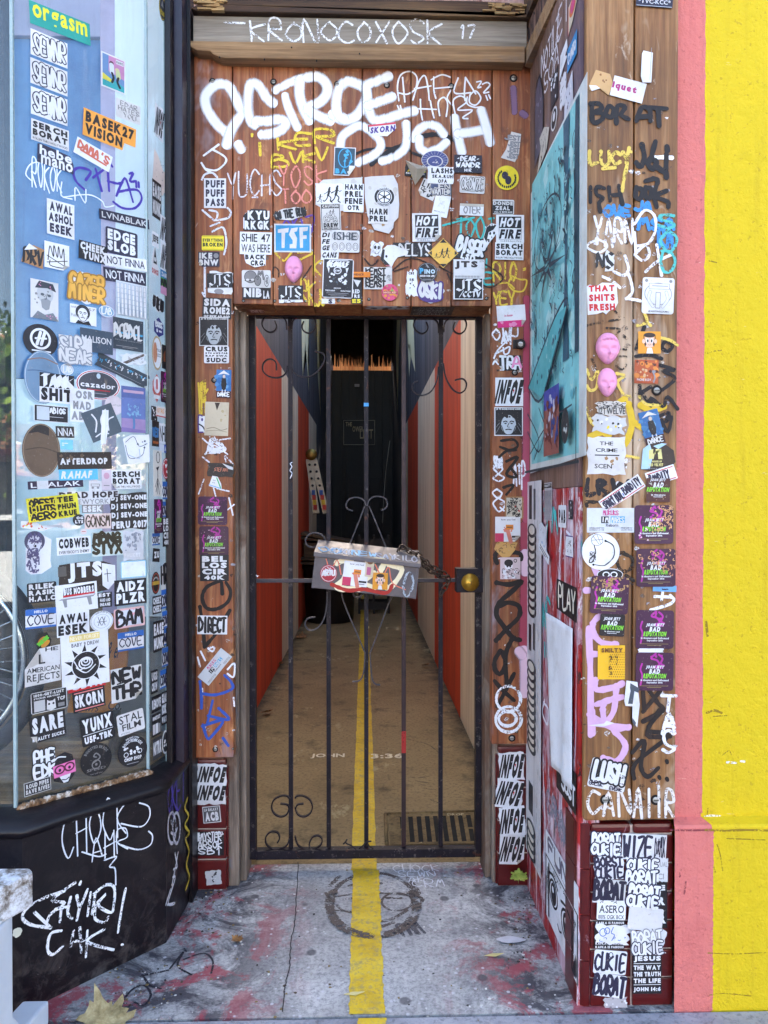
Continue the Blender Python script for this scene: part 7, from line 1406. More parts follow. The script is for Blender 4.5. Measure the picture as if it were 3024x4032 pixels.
('gb','D',767,324,960,526,0,'c','#131018',"a 731-267-7096 .42 .47 120 60 w;a BOOSTEDBRADS .3 .4 150 30 w;q 10 .25 .4 .75 .66 w .06;o .28 .42 .07 .07 .02 w;o .74 .46 .07 .07 .02 w;t CHOP_SHOP .22 .2 .8 .32 w;r .3 .1 .7 .125 g","black disc sticker of a drawn motorcycle"),
('gb','D',155,612,330,700,3,'r','w',"r .02 .04 .98 .96 #1c1a24;t ROUD_PIPES .08 .52 .92 .86 w;t SAVE_RIVES .06 .12 .94 .46 w","small black and white two line sticker in the window's bottom corner"),
]
NT_ = "r .0 .72 1 1 b;r 0 0 1 .1 b;g COVE .06 .16 .94 .7 n .09"
G_ = [
('ga','U',83,-20,115,105,0,'c','#1c2238',"o .5 .5 .44 .46 .03 #d8c23a;p g .3,.55 .5,.85 .7,.55;t PLUG .2 .2 .8 .4 #d8c23a","round dark badge with yellow rim at the top of the narrow pane"),
('ga','U',62,545,105,715,0,'x','w',IN,"white INFOE sticker alone high on the narrow pane"),
('ga','U',52,785,138,1000,-4,'0,.05 .05,.95 .3,.85 .6,.6 1,.75 .95,.4 .6,.0','#ead9d2',"q 10 .1 .3 .6 .8 g .03;r .7 .4 .95 .6 #d87a5a","torn postal label curling off the narrow pane"),
('ga','U',46,930,92,1120,0,'r','k',"t EASE .05 .54 .95 .92 w;t MUNK .05 .08 .95 .46 w","black EASE MUNK sticker, upper of two on the narrow pane"),
('ga','U',86,1112,130,1250,0,'x','w',IN,"white INFOE sticker, upper of a joined pair on the narrow pane"),
('ga','U',86,1248,130,1395,0,'x','w',IN,"white INFOE sticker, lower of a joined pair on the narrow pane"),
('ga','U',46,1190,80,1265,0,'r','w',"t JEFE .05 .2 .95 .8 k","small white JEFE sticker on the narrow pane"),
('ga','U',42,1262,78,1410,0,'.1,.0 .0,.4 .3,.9 .5,1 .7,.6 1,.3 .9,.0','w',"p k .25,.4 .5,.98 .75,.4;d .5 .55 .15 .08 w;t DUNCE .05 .04 .95 .22 #b02028","cut-out sticker of a pointed hat figure with red letters"),
('ga','U',82,1390,126,1512,0,'r','#2f7fb8',"r 0 .34 1 .68 #4a9a3a;r 0 .0 1 .34 #d89ac0;t ZABER .1 .74 .9 .92 w;g MMM .05 .36 .95 .64 k .1","blue, green and pink banded sticker on the narrow pane"),
('ga','U',50,1515,106,1600,-6,'B','w',"g ON_THE_RUN .05 .2 .95 .85 k .14","hand lettered cut-out sticker on the narrow pane"),
('ga','U',58,1625,105,1725,0,'.5,0 1,.2 1,.7 .5,1 0,.7 0,.2','#2e2f78',"g Boss .15 .5 .85 .75 w .08;d .3 .3 .1 .1 w;r .5 .25 .8 .35 w","violet six sided badge on the narrow pane"),
('ga','U',45,1720,96,1895,0,'c','#b8a07a',"d .5 .5 .42 .44 w;d .3 .5 .2 .3 #c98a6a;n POLLIE .45 .55 .9 .64 k;n LOCS .5 .4 .85 .5 k","oval sticker with a painted face on the narrow pane"),
('ga','U',98,1768,131,1890,0,'r','#211a1c',"p #8a4a2a .2,.3 .2,.6 .5,.8 .8,.6 .8,.3","dark sticker with a small orange house shape"),
('ga','U',50,1915,93,2060,0,'.5,0 1,.4 1,.7 .5,1 0,.7 0,.4','#c85a54',"d .5 .62 .4 .3 w;l r .1 .5,.5 .5,.78;r .1 .12 .9 .26 w","red and white badge sticker on the narrow pane"),
('ga','U',88,1905,131,2062,0,'R','P',JJ,"purple film sticker, upper of two on the narrow pane"),
('ga','V',46,0,78,78,0,'r','#1c1a1e',"q 6 .1 .1 .9 .9 w .12","dark cartoon sticker above a faded postal label"),
('ga','V',70,5,140,60,0,'x','#e8dcd8',"g OTAS .1 .4 .6 .8 o .06;r .0 .0 1 .1 r;t SHS .7 .55 .98 .75 k","pale postal label with faint orange writing on the narrow pane"),
('ga','V',88,95,137,205,0,'r','w',"n NHD .08 .12 .92 .88 k","white NHD sticker on the narrow pane"),
('ga','V',48,80,86,218,0,'r','#2a1c1a',"g wet .1 .4 .9 .7 #3a7ab8 .1;r .1 .1 .9 .2 #a85a2a","dark brown sticker with blue letters on the narrow pane"),
('ga','V',84,208,137,252,0,'r','#2a4fae',"r .0 .0 .5 1 #dfe6f2;t ADT .55 .2 .95 .8 w","small blue and white strip label on the narrow pane"),
('ga','V',50,240,96,490,0,'r','#e6e2dc',"o .55 .85 .2 .12 .02 k;p k .3,.62 .7,.66 .5,.55;l k .02 .5,.6 .5,.35 .3,.1;l k .02 .5,.35 .7,.05;l k .015 .5,.4 .2,.2;l k .015 .5,.35 .45,.05;l k .015 .5,.4 .85,.2","pale sticker of an ink drawn rooted figure"),
('ga','V',97,283,135,395,0,'c','#a82a34',"o .5 .5 .42 .44 .04 w;q 8 .2 .25 .8 .75 w .08","round red and white sticker on the narrow pane"),
('ga','V',97,410,138,505,0,'R','w',NT_,"name tag sticker, first from the top on the narrow pane"),
('ga','V',97,518,138,602,0,'R','w',NT_,"name tag sticker, second from the top on the narrow pane"),
('ga','V',50,690,92,755,0,'R','w',NT_,"name tag sticker half under the purple film sticker"),
('ga','V',50,505,97,690,0,'R','P',JJ,"purple film sticker, lower of two on the narrow pane"),
('ga','V',95,604,140,762,0,'r','k',"t BEL .07 .76 .93 .96 w;t LOS .07 .52 .93 .73 w;t CIR .07 .27 .93 .49 w;t 40K .15 .06 .85 .23 w","black sticker with four rows of white block letters on the narrow pane"),
('ga','V',52,770,92,850,0,'.0,.1 .1,1 1,.9 .95,.0','k',"t ZU .2 .3 .9 .75 w","small black torn sticker with two white letters"),
('ga','V',95,850,155,1010,2,'.05,.0 .0,.8 .4,1 .9,.98 1,.1','#e4e2e4',"g HRB .1 .3 .9 .9 k .1;r .05 .05 1 .1 #c8564e","crumpled white paper with a black tag on the narrow pane"),
('ga','V',48,900,92,1022,0,'c','#241a16',"r .0 .42 1 .58 #c9a23a;o .5 .5 .4 .42 .05 #b0483a;a SURVIVAL .3 .42 150 30 w","dark oval badge with a gold band on the narrow pane"),
('ga','V',97,995,140,1098,0,'R','w',NT_,"name tag sticker, third from the top on the narrow pane"),
('ga','V',48,1030,97,1128,0,'r','k',"t CHEEZ .06 .54 .94 .92 w;t CHEEZ .06 .08 .94 .46 w","black sticker repeating one white word on the narrow pane"),
('ga','V',97,1112,135,1205,0,'R','w',NT_,"name tag sticker, fourth from the top on the narrow pane"),
('ga','V',97,1210,135,1302,0,'R','w',NT_,"name tag sticker, fifth from the top on the narrow pane"),
('ga','V',48,1165,106,1332,0,'r','k',"t EASE .05 .54 .95 .92 w;t MUNK .05 .08 .95 .46 w","black EASE MUNK sticker, lower of two on the narrow pane"),
('ga','V',93,1310,135,1412,0,'R','w',NT_,"name tag sticker, sixth from the top on the narrow pane"),
('ga','V',93,1430,134,1532,0,'R','w',NT_,"name tag sticker, lowest on the narrow pane"),
('ga','V',45,1435,80,1560,0,'r','k',"t UGS .08 .54 .94 .92 w;t CREW .08 .1 .94 .46 w","black UGS CREW sticker on the narrow pane"),
('ga','V',48,1572,98,1660,0,'r','k',"t REMOVE .04 .2 .96 .8 w","black REMOVE sticker on the narrow pane"),
('ga','V',101,1550,136,1730,0,'r','k',"t GLASS .06 .66 .94 .95 w;t BOSKO .06 .32 .94 .62 w;t WAS_US .06 .06 .94 .26 w","black GLASS sticker low on the narrow pane"),
('ga','V',50,1670,97,1792,0,'R','#1a181e',"r .08 .1 .38 .55 #c9cbd2;r .42 .1 .7 .55 w;t 1800GETLUST .06 .72 .94 .9 w;r .74 .1 .94 .5 g","small black repair service sticker on the narrow pane"),
('ga','V',55,1802,103,1915,0,'r','#3a3a40',"t NSTRK .05 .2 .95 .85 w","dark strip with white letters at the narrow pane's foot"),
('ga','V',105,1762,140,1890,0,'c','#e6e6ea',"d .5 .5 .42 .42 #2a2a30;q 6 .25 .25 .75 .75 w .1","round white rimmed sticker at the narrow pane's foot"),
]
_star = "".join("p #1c3648 %.3f,%.3f %.3f,%.3f %.3f,%.3f;"%(.44+.05*__import__('math').cos(a+.5),.62+.016*__import__('math').sin(a+.5),.44+.38*l*__import__('math').cos(a),.62+.1*l*__import__('math').sin(a),.44+.05*__import__('math').cos(a-.5),.62+.016*__import__('math').sin(a-.5)) for a,l in [(i*.785+.4,1 if i%2 else .7) for i in range(8)])
SW_ = [
('s','I',140,620,215,1300,0,'.0,.0 .1,.9 .6,1 1,.6 .9,.1','#57505e',"l k .03 .05,.1 .1,.9 .6,.98;q 8 .2 .2 .8 .9 #8f889a .05;l k .03 .6,.98 .95,.6 .9,.1","long grey drawn strip pasted on the upper side wall"),
('s','I',272,600,330,855,0,'r','#2c2830',"q 9 .1 .1 .9 .9 w .12","black and white patterned sticker on the upper side wall"),
('s','I',275,880,325,1060,0,'c','w',"d .5 .5 .4 .42 k;d .5 .6 .2 .2 w","oval black and white sticker on the upper side wall"),
('s','I',345,380,410,590,0,'.0,.0 .1,.9 .9,1 1,.6 .7,.5 1,.3 .5,.2','w',"","torn blank white sticker on the upper side wall"),
('s','I',350,620,400,860,0,'X','#d9d8de',"q 8 .1 .1 .9 .9 g .08","torn grey white scrap beside the cut-off paper strip"),
('s','I',385,640,460,1000,0,'.0,.0 .1,.8 .9,1 1,.3 .5,.0','#cfd0dc',"q 6 .1 .1 .9 .9 #6a6478 .08;V 6 .1 .1 .9 .8 w .05 .2","torn pale paper with dark print above the blue poster"),
('s','I',412,330,490,520,0,'r','#2a8ac8',"g Cinto .1 .3 .9 .7 w .1","blue sticker with white script on the upper side wall"),
('s','I',415,-20,490,215,0,'.0,.0 .0,1 .9,1 1,.6 .5,.2','#e8dcc8',"d .5 .7 .35 .3 #e07a3a;d .5 .72 .24 .22 #d84a8a;r .0 .0 .06 1 #c83a4a","torn sticker with a pink and orange oval at the very top"),
('s','I',165,1060,262,1330,0,'.0,.0 .3,.6 .2,.95 .6,1 1,.7 .8,.2','#d8d4cc',"V 10 .2 .1 .8 .8 k .04 .3","curling printed paper above the blue poster's corner"),
('s','Z',2084,536,2297,1846,0,'.0,.0 .0,.96 .3,.99 1,1 1,.02','#e4ecee',"r .03 .03 .9 .985 #8fe0e8;q 30 .04 .05 .88 .95 #bdf0f4 .06;q 16 .04 .05 .88 .95 #62bccc .05;p #274c60 .85,.3 .9,.3 .9,.98 .85,.98 .83,.7;p #35627a .66,.3 .76,.3 .72,.55 .76,.98 .66,.98 .69,.6;V 80 .04 .3 .86 .9 #1c3648 .006 .07;V 110 .05 .22 .88 .93 #2c566c .004 .05;V 40 .05 .2 .9 .95 #a8e2e6 .006 .05;"+_star+"o .44 .72 .26 .1 .006 #1c3648;V 14 .3 .66 .58 .8 #1c3648 .008 .08;p #5cc0ca .05,.29 .6,.44 .8,.44 .36,.225;l #1c3648 .008 .05,.29 .6,.44 .8,.44 .36,.225 .05,.29;q 16 .25 .27 .7 .42 #2c566c .014;q 8 .3 .28 .6 .4 #a8e2e6 .014;l #1c3648 .006 .05,.2 .3,.1 .2,.04;l #1c3648 .006 .3,.2 .5,.12 .7,.2;l #1c3648 .006 .1,.06 .5,.14 .88,.16;l #1c3648 .006 .05,.14 .3,.06 .45,.14;r .4 .04 .68 .2 #9a5a52;r .4 .18 .68 .24 #3a4ab0;q 14 .42 .1 .6 .22 #cfd4ee .02;V 14 .42 .05 .66 .2 #6a2a2a .01 .05;V 6 .55 .05 .66 .14 #2a4a9a .012 .06;d .79 .11 .06 .05 #1c2a34;q 5 .76 .08 .82 .14 #d8e4e8 .01;r .0 .0 1 .008 #22303c;r .95 .0 .962 .2 #22303c","large blue comic style poster with dark trees and a compass star","poster","poster"),
('s','Z',2079,1895,2137,3400,0,'r','#e6e4ea',"r .18 .9 .38 .99 k;r .5 .9 .62 .98 k;r .18 .55 .36 .62 k;r .48 .56 .62 .63 k;r .2 .12 .5 .2 k;"+"".join("d .40 %.3f .30 .019 k;d .40 %.3f .20 .0125 #efe9dc;"%(y,y+.002) for y in [.66+.021*i for i in range(11)]+[.3+.021*i for i in range(11)]+[.02+.021*i for i in range(4)])+"V 26 .74 .05 .9 .95 k .0015 .04;r .64 .0 .66 1 g","tall narrow white poster of a drawn rope"),
('s','S',606,1845,678,2210,0,'r','#c9c6cf',"".join("r .0 %.3f 1 %.3f #4a4450;"%(y,y+.012) for y in [.02+.03*i for i in range(26)])+"r .0 .86 1 .97 k;t EQUITY .1 .88 .9 .95 w","narrow grey lined strip under the blue poster"),
('s','T',636,82,700,268,0,'R','w',"t PAB .08 .2 .92 .8 k","white PAB sticker on the red side wall"),
('s','T',697,335,757,515,0,'x','w',"r .0 .0 1 .05 v;r .0 .95 1 1 v;s 10 .2 .2 .8 .8 n .03 .14","white sticker with a purple edge on the red side wall"),
('s','T',487,245,552,480,0,'X','#dcdfe8',"q 4 .2 .1 .9 .6 #7aa4d4 .08;q 3 .2 .5 .8 .9 g .06","torn white scrap beside the rope poster"),
('s','T',490,430,578,505,-20,'r','w',"r .1 .5 .9 .62 k;r .1 .2 .7 .32 k","white label with black bars under the torn scrap"),
('s','T',720,40,752,200,0,'r','#2a2630',"q 8 .1 .1 .9 .9 w .1","small dark patterned strip near the pilaster edge"),
('s','T',618,720,780,1010,0,'.0,.1 .0,1 1,.95 1,.0','k',"g PLAY .12 .25 .95 .85 #e6e0d0 .1","black PLAY sticker above the hanging white paper"),
('s','L',432,290,545,520,0,'r','#1a1216',"g JUST .3 .2 .95 .6 w .1","black poster end with white letters below the hanging paper"),
('s','W',272,790,545,1560,0,'r','w',"r .0 .02 1 .98 w;r .0 .0 .03 .72 k;r .97 .0 1 .72 k;r .0 .7 1 .72 k;g FUN .1 .8 .7 .95 #6a6478 .05;n &_my_friends .3 .75 .75 .78 g;o .28 .42 .13 .14 .03 k;d .28 .42 .09 .12 k;d .26 .46 .03 .035 w;o .68 .36 .15 .15 .03 k;d .68 .36 .1 .13 k;d .66 .4 .03 .035 w;l k .03 .14,.58 .28,.62 .42,.56;l k .03 .52,.52 .68,.56 .84,.5;V 12 .04 .1 .12 .6 k .008 .3;V 14 .86 .06 .96 .6 k .008 .3;r .12 .05 .15 .68 k;r .84 .05 .86 .66 k;V 18 .18 .62 .84 .69 k .008 .05;l k .02 .44,.2 .5,.17 .56,.2;p k .86,.05 .97,.05 .97,.3","white poster of big drawn eyes low on the side wall","poster","poster"),
]
for it in W_ + G_ + SW_: S(*it)

# white paper hanging loose over the red side wall
u0, v1 = PS.z('T', 535, 968); u1, _ = PS.z('T', 775, 1010); v0 = PS.z('L', 480, 388)[1]
mb = MB(); NX, NY = 18, 24; vs = []
for j in range(NY + 1):
    for i in range(NX + 1):
        a, b = i / NX, j / NY; sh = .08 * b * (1 - a) ; u = u0 + (u1 - u0) * (.36 * b + a * (.96 - .36 * b))
        vs.append(PS.p(u, v1 + (v0 - v1) * b + .05 * a * (1 - b) * 0, .005 + .004 * math.sin(a * 9 + b * 1.5) * (.3 + b) + .006 * b))
mb.mesh(vs, [(j * (NX + 1) + i, j * (NX + 1) + i + 1, (j + 1) * (NX + 1) + i + 1, (j + 1) * (NX + 1) + i) for j in range(NY) for i in range(NX)], paper('#e6e8ee'), True)
hp = tag(mb.build('hanging_paper', None, PS.p((u0 + u1) / 2, (v0 + v1) / 2, .02)), 'long blank white paper hanging loose on the red side wall', 'poster')
sm_ = hp.modifiers.new('thickness', 'SOLIDIFY'); sm_.thickness = .0006

# folded cone of peeling paper on the lintel
mb = MB(); c = PD.z('H', 440, -30); d = PD.z('H', 525, 190); e_ = PD.z('H', 628, 60)
P0, P1, P2, P3 = PD.p(c[0], c[1], .012), PD.p(e_[0], e_[1], .03), PD.p(d[0], d[1], .012), PD.p((c[0] + e_[0]) / 2, (c[1] + d[1]) / 2, .045)
mb.mesh([P0, P1, P2, P3] + [p - PD.n * .001 for p in (P0, P1, P2, P3)], [(0, 3, 1), (0, 2, 3), (3, 2, 1), (4, 5, 7), (4, 7, 6), (7, 5, 6), (0, 1, 5, 4), (1, 2, 6, 5), (2, 0, 4, 6)], paper('#b9b0a0'))
tag(mb.build('paper_cone', None, P3), 'folded dirty paper cone sticking out of the lintel stickers', 'paper scrap')

# ---------------------------------------------------------------- pink doll faces
M_DOLL = plain('#e79bc2', .45, 0, .1, 30, 'pink_resin', .05)
def doll(label, pl, k, x0, y0, x1, y1, band, seed, rot=0):
    cx, cy = (x0 + x1) / 2, (y0 + y1) / 2; c = pl.z(k, cx, cy); W = (pl.z(k, x1, cy)[0] - pl.z(k, x0, cy)[0]) / 2; Hh = (pl.z(k, cx, y0)[1] - pl.z(k, cx, y1)[1]) / 2
    G = lambda x, y, a, b, s, t: math.exp(-((x - a) / s) ** 2 - ((y - b) / t) ** 2)
    vs = []; NR, NA = 30, 72
    for r in range(NR + 1):
        for q in range(NA):
            rr = r / NR; a = 2 * math.pi * q / NA; x, y = rr * math.cos(a), rr * math.sin(a)
            wx = 1 - .30 * max(0, -y) ** 1.6 + .02 * max(0, y)
            z = .62 * math.sqrt(max(0, 1 - rr ** 2.4))
            ax = abs(x)
            z += -.24 * G(ax, y, .40, -.08, .24, .13) + .13 * G(ax, y, .40, -.13, .15, .055) + .06 * G(ax, y, .42, -.04, .2, .03)
            z += .27 * G(x, y, 0, -.36, .11, .09) + .10 * G(x, y, 0, -.2, .07, .16) - .03 * G(x, y, 0, -.47, .12, .03)
            z += .12 * G(x, y, 0, -.545, .15, .03) - .10 * G(x, y, 0, -.585, .17, .022) + .12 * G(x, y, 0, -.63, .12, .035) + .06 * G(x, y, 0, -.86, .2, .1)
            z += .07 * G(ax, y, .5, -.45, .25, .2)
            if band: z += .2 * G(0, y, 0, .52 + .06 * math.cos(x * 3) + .02 * math.sin(x * 22), 9, .07) * (1 - rr ** 6) + .04 * (y > .6) * math.sin(x * 20) * (1 - rr)
            if rr > .97: z = 0
            vs.append(pl.p(c[0] + x * wx * W, c[1] + y * Hh, .001 + max(0, z) * W * .95))
    fs = [(r * NA + q, r * NA + (q + 1) % NA, (r + 1) * NA + (q + 1) % NA, (r + 1) * NA + q) for r in range(NR) for q in range(NA)]
    mb = MB(); mb.mesh(vs, fs, M_DOLL, True); ob = mb.build('doll_face', None, pl.p(c[0], c[1], 0)); tag(ob, label, 'doll face', 'pink doll faces glued to the boards')
    mb = MB()
    for s in (-1, 1):
        e = pl.p(c[0] + s * W * .86, c[1] + Hh * .05, W * .12); mb.mesh([e + pl.u * (.16 * W * math.cos(t)) + pl.v * (.22 * Hh * math.sin(t)) * 1 + pl.n * (W * .12 * (0 if k2 == 0 else .6)) * (1 if k2 else 1) for k2 in (0, 1) for t in [2 * math.pi * i / 12 for i in range(12)]] , [tuple(range(12, 24))] + [(i, (i + 1) % 12, 12 + (i + 1) % 12, 12 + i) for i in range(12)], M_DOLL, True)
    if band: mb.build('ears', ob, pl.p(c[0], c[1], 0))
doll('pink doll face glued to the lintel boards above the gate', PD, 'G', 856, 803, 1012, 1038, False, 1)
doll('pink doll face with a wavy headband, upper of two on the pilaster', PF, 'J', 632, 748, 826, 1005, True, 2)
doll('pink doll face with a bare forehead, lower of two on the pilaster', PF, 'J', 645, 1035, 806, 1270, False, 3)

# black lens fixture on the right door post
u, v = PD.z('S', 362, 508); pc_ = PD.p(u, v, 0); Mq = Matrix.Translation(pc_) @ Matrix.Rotation(R(90), 4, 'X')
fx_ = thing('door_viewer', 'small black round door viewer on a square plate on the right post', 'door viewer', pc_)
mb = MB(); mb.box((-.026, -.016, 0), (.012, .016, .008), M_BLACK, Mq, .002); mb.build('plate', fx_, pc_)
mb = MB(); mb.lathe([(.017, .0), (.017, .016), (.013, .020), (.011, .015), (.0005, .014)], M_BLACK, Mq, 24); mb.build('barrel', fx_, pc_)
mb = MB(); mb.lathe([(.0065, .0145), (.005, .019), (.0005, .0205)], plain('#c9ced4', .15, .8, .1, 20, 'lens'), Mq @ Matrix.Translation((.002, .001, 0)), 16); mb.build('lens', fx_, pc_)

# stickers on the underside of the lintel
PU = Plane((0, YD, ZB - .0005), (1, 0, 0), (0, 1, 0))
S(PU, 'H', 490, 1248, 860, 1320, 0, 'r', '#1a181c', "n GRAFFITI .05 .76 .9 .96 g;n WOLVES .15 .52 .8 .7 g;n GRAFFITI .05 .28 .9 .48 g;n WOLVES .15 .04 .8 .22 g", "dark sticker with silver letters on the underside of the lintel", group='stickers around the gate')
S(PU, 'H', 100, 1242, 450, 1268, 0, 'X', '#a8a6aa', "q 8 .1 .1 .9 .9 k .2", "crumpled black and white strip along the lintel's lower edge", group='stickers around the gate')
S(PU, 'G', 545, 1268, 672, 1300, 0, 'r', '#9a5a4a', "g SALE .1 .2 .9 .8 #d8b0a0 .1", "small faded red label on the underside of the lintel", group='stickers around the gate')
# ================================================================ painted and written tags (parts of the wall they are on)
GAPS = [(PD.p(u, 0), PD.u, .0019) for u in bx]
WSP, KSP = spray('#eceef4'), spray('#131018')
def ptag(parent, fn, cut=None, name='painted_tag'):
    mb = MB(); fn(mb); return mb.build(name, parent, cut=cut)
H_ = [.0006]
def hh(): H_[0] += .00006; return H_[0]
def lines(parent, pl, k, sets, mat, w, soft=False, cut=None, sm=True):
    mb = MB()
    for pts in sets: paint_line(mb, pl, k, pts, mat, w, hh(), soft, sm, int(pts[0][0]))
    H_[0] = .0006 + (H_[0] - .0006) % .0013
    return mb.build('painted_tag', parent, cut=cut)
def words(parent, pl, k, items, c, w, cut=None, jit=.3, cover=.62, rot=0):
    mb = MB()
    for i, (tx, x0, y0, x1, y1) in enumerate(items): paint_tag(mb, pl, k, tx, x0, y0, x1, y1, chalk(c, cover), w, int(x0 + y0), jit, hh(), rot=rot)
    H_[0] = .0006 + (H_[0] - .0006) % .0013
    return mb.build('painted_tag', parent, cut=cut)
# big sprayed name over the gate
sp = .030
lines(sur, PD, 'E', [[(345, 1285), (350, 1190), (250, 1090), (168, 960), (155, 850), (225, 765), (310, 742), (390, 800), (450, 930), (482, 1000), (420, 1085), (370, 1180), (340, 1280)], [(445, 1275), (475, 1320)]], WSP, sp, True, GAPS)
lines(sur, PD, 'E', [[(755, 915), (690, 860), (645, 780), (600, 742), (552, 745), (532, 830), (528, 950), (545, 1060), (600, 1105), (605, 1070), (700, 1072), (800, 1055), (862, 1085), (828, 1145), (740, 1182), (650, 1190)]], WSP, sp, True, GAPS)
lines(sur, PD, 'E', [[(770, 800), (880, 740), (990, 695), (1070, 690)], [(855, 845), (890, 960), (930, 1050), (968, 1130)]], WSP, .025, True, GAPS)
lines(sur, PD, 'E', [[(990, 700), (985, 830), (1020, 960), (1075, 1070)], [(1050, 685), (1150, 680), (1220, 740), (1228, 820), (1170, 900), (1065, 950), (1080, 985), (1160, 1030), (1260, 1070)]], WSP, sp, True, GAPS)
lines(sur, PD, 'E', [[(1270, 1010), (1380, 1062), (1490, 1020), (1565, 900), (1575, 800), (1500, 745), (1400, 722), (1335, 790), (1312, 900), (1322, 1000), (1385, 1060)]], WSP, sp, True, GAPS)
lines(sur, PD, 'F', [[(295, 672), (180, 722), (100, 760), (105, 850), (118, 960), (165, 1060), (300, 1040), (420, 1002), (520, 980)], [(110, 935), (230, 892), (325, 855)]], WSP, sp, True, GAPS)
lines(sur, PD, 'E', [[(1345, 1330), (1360, 1215), (1440, 1145), (1525, 1112), (1640, 1180), (1705, 1280), (1640, 1370), (1500, 1440)], [(1925, 1090), (1930, 1230), (1900, 1330), (1790, 1400), (1710, 1425)], [(1990, 1230), (2040, 1145), (2120, 1105), (2200, 1120), (2260, 1190)], [(2040, 1220), (2050, 1310), (2120, 1340), (2220, 1310), (2280, 1255)]], WSP, .026, True, GAPS)
lines(sur, PD, 'F', [[(872, 1040), (890, 1130), (910, 1240), (938, 1350)], [(900, 1182), (1000, 1172), (1120, 1150)], [(1108, 975), (1140, 1080), (1168, 1180), (1188, 1265)]], WSP, .028, True, GAPS)
H_[0] = .0010
lines(sur, PD, 'F', [[(500, 1235), (600, 1202), (700, 1188), (800, 1205), (890, 1250), (960, 1325)], [(450, 1268), (330, 1322), (220, 1390), (140, 1450)]], chalk('#141116', .8), .017, False, GAPS)
lines(sur, PD, 'F', [[(0, 1360), (100, 1322), (250, 1310), (400, 1312), (480, 1332)], [(500, 1350), (590, 1385)]], chalk('#141116', .8), .009, False, GAPS)
H_[0] = .0007
TH = chalk('#e4e6ee', .75)
lines(sur, PD, 'F', [[(415, 685), (425, 800), (435, 900)], [(382, 890), (370, 760), (400, 662), (480, 632), (540, 680), (530, 780), (460, 832), (385, 822)], [(505, 885), (560, 720), (612, 670), (640, 780), (650, 885)], [(520, 785), (665, 760)], [(690, 680), (690, 790), (708, 868)], [(668, 705), (760, 662), (842, 685)], [(700, 782), (832, 770)], [(905, 690), (872, 820), (1015, 820)], [(970, 685), (960, 820), (966, 890)], [(970, 685), (1060, 830)], [(1070, 725), (1110, 722), (1078, 775), (1105, 770)], [(1120, 745), (1160, 730), (1185, 755), (1130, 820), (1175, 815)], [(1150, 845), (1165, 885)], [(1175, 840), (1190, 872)]], TH, .0055, False, GAPS)
lines(sur, PD, 'F', [[(572, 880), (576, 980), (590, 1060)], [(560, 962), (712, 968)], [(660, 892), (672, 960), (692, 1042)], [(742, 1022), (730, 905), (780, 862), (812, 920), (800, 1030)], [(880, 1012), (862, 890), (930, 850), (980, 900), (900, 972), (1030, 975), (945, 1040), (990, 1050)], [(840, 800), (808, 870), (850, 930)], [(1010, 840), (1060, 805), (1105, 870), (1060, 930), (1005, 905), (1010, 840)], [(985, 860), (985, 920), (1050, 950), (1110, 945)], [(370, 935), (385, 970)], [(395, 935), (402, 965)]], TH, .0055, False, GAPS)
words(sur, PD, 'E', [('I', 570, 1270, 710, 1370), ('K', 790, 1225, 950, 1320), ('E', 960, 1180, 1080, 1280), ('R', 1120, 1155, 1290, 1265), ('B', 745, 1370, 880, 1475), ('V', 900, 1345, 1000, 1440), ('K', 1020, 1340, 1120, 1430), ('V', 1130, 1310, 1230, 1410), ("'", 540, 1185, 590, 1260)], '#e0c23c', .0095, GAPS, .2)
words(sur, PD, 'G', [('YOSK', 800, 10, 1215, 185), ('TOO', 820, 225, 1085, 345)], '#e08a7e', .006, GAPS, .35)
words(sur, PD, 'G', [('YUCHS', 355, 65, 820, 275), ('-', 540, 275, 650, 300)], '#d9d4da', .0055, GAPS, .35)
lines(sur, PD, 'E', [[(272, 1278), (140, 1375)], [(212, 1318), (325, 1385), (330, 1440), (250, 1505), (150, 1490)], [(120, 1440), (160, 1500), (200, 1520)]], chalk('#e4e6ee', .7), .007)
lines(sur, PD, 'G', [[(125, 130), (150, 85), (215, 70), (260, 110)], [(130, 400), (210, 470), (245, 490), (260, 420), (190, 400)], [(245, 490), (350, 470), (380, 420), (350, 380)], [(200, 540), (280, 510)], [(215, 590), (300, 550), (330, 600), (340, 700), (320, 790)], [(150, 900), (150, 1150)], [(130, 1130), (160, 1180)]], chalk('#dcdde6', .62), .007)
lines(sur, PD, 'G', [[(880, 470), (840, 520)], [(870, 480), (900, 520)], [(920, 480), (930, 520), (960, 475)], [(1000, 480), (1010, 515)], [(1040, 460), (1110, 450), (1100, 560), (1080, 610)]], chalk('#5a3a98', .7), .006, False, GAPS)
words(sur, PD, 'G', [('V7', 780, 770, 1100, 850), ('KS', 1110, 820, 1260, 980), ('RK', 1000, 1020, 1120, 1220), ('JO', 1130, 1100, 1210, 1240)], '#d8b83a', .007, GAPS, .4)
lines(sur, PD, 'G', [[(750, 960), (760, 900), (800, 930), (800, 990)], [(1090, 890), (1010, 1010)]], chalk('#2a1c14', .6), .005)
words(sur, PD, 'H', [('TOO', 900, 470, 1130, 640), ('T', 1180, 470, 1220, 600), ('E', 1140, 950, 1210, 1050), ('I', 1140, 830, 1170, 910)], '#3fb4b0', .007, GAPS, .35)
lines(sur, PD, 'H', [[(770, 535), (900, 500), (1045, 465)]], chalk('#3fb4b0', .7), .007, False, GAPS)
lines(sur, PD, 'H', [[(80, 830), (140, 890), (200, 840)], [(330, 930), (440, 840), (540, 830), (620, 860)], [(340, 940), (460, 900)], [(740, 900), (850, 960)], [(1130, 870), (1300, 990), (1200, 1080), (1120, 1060)], [(810, 960), (850, 1040)]], chalk('#2a1a14', .65), .006, False, GAPS)
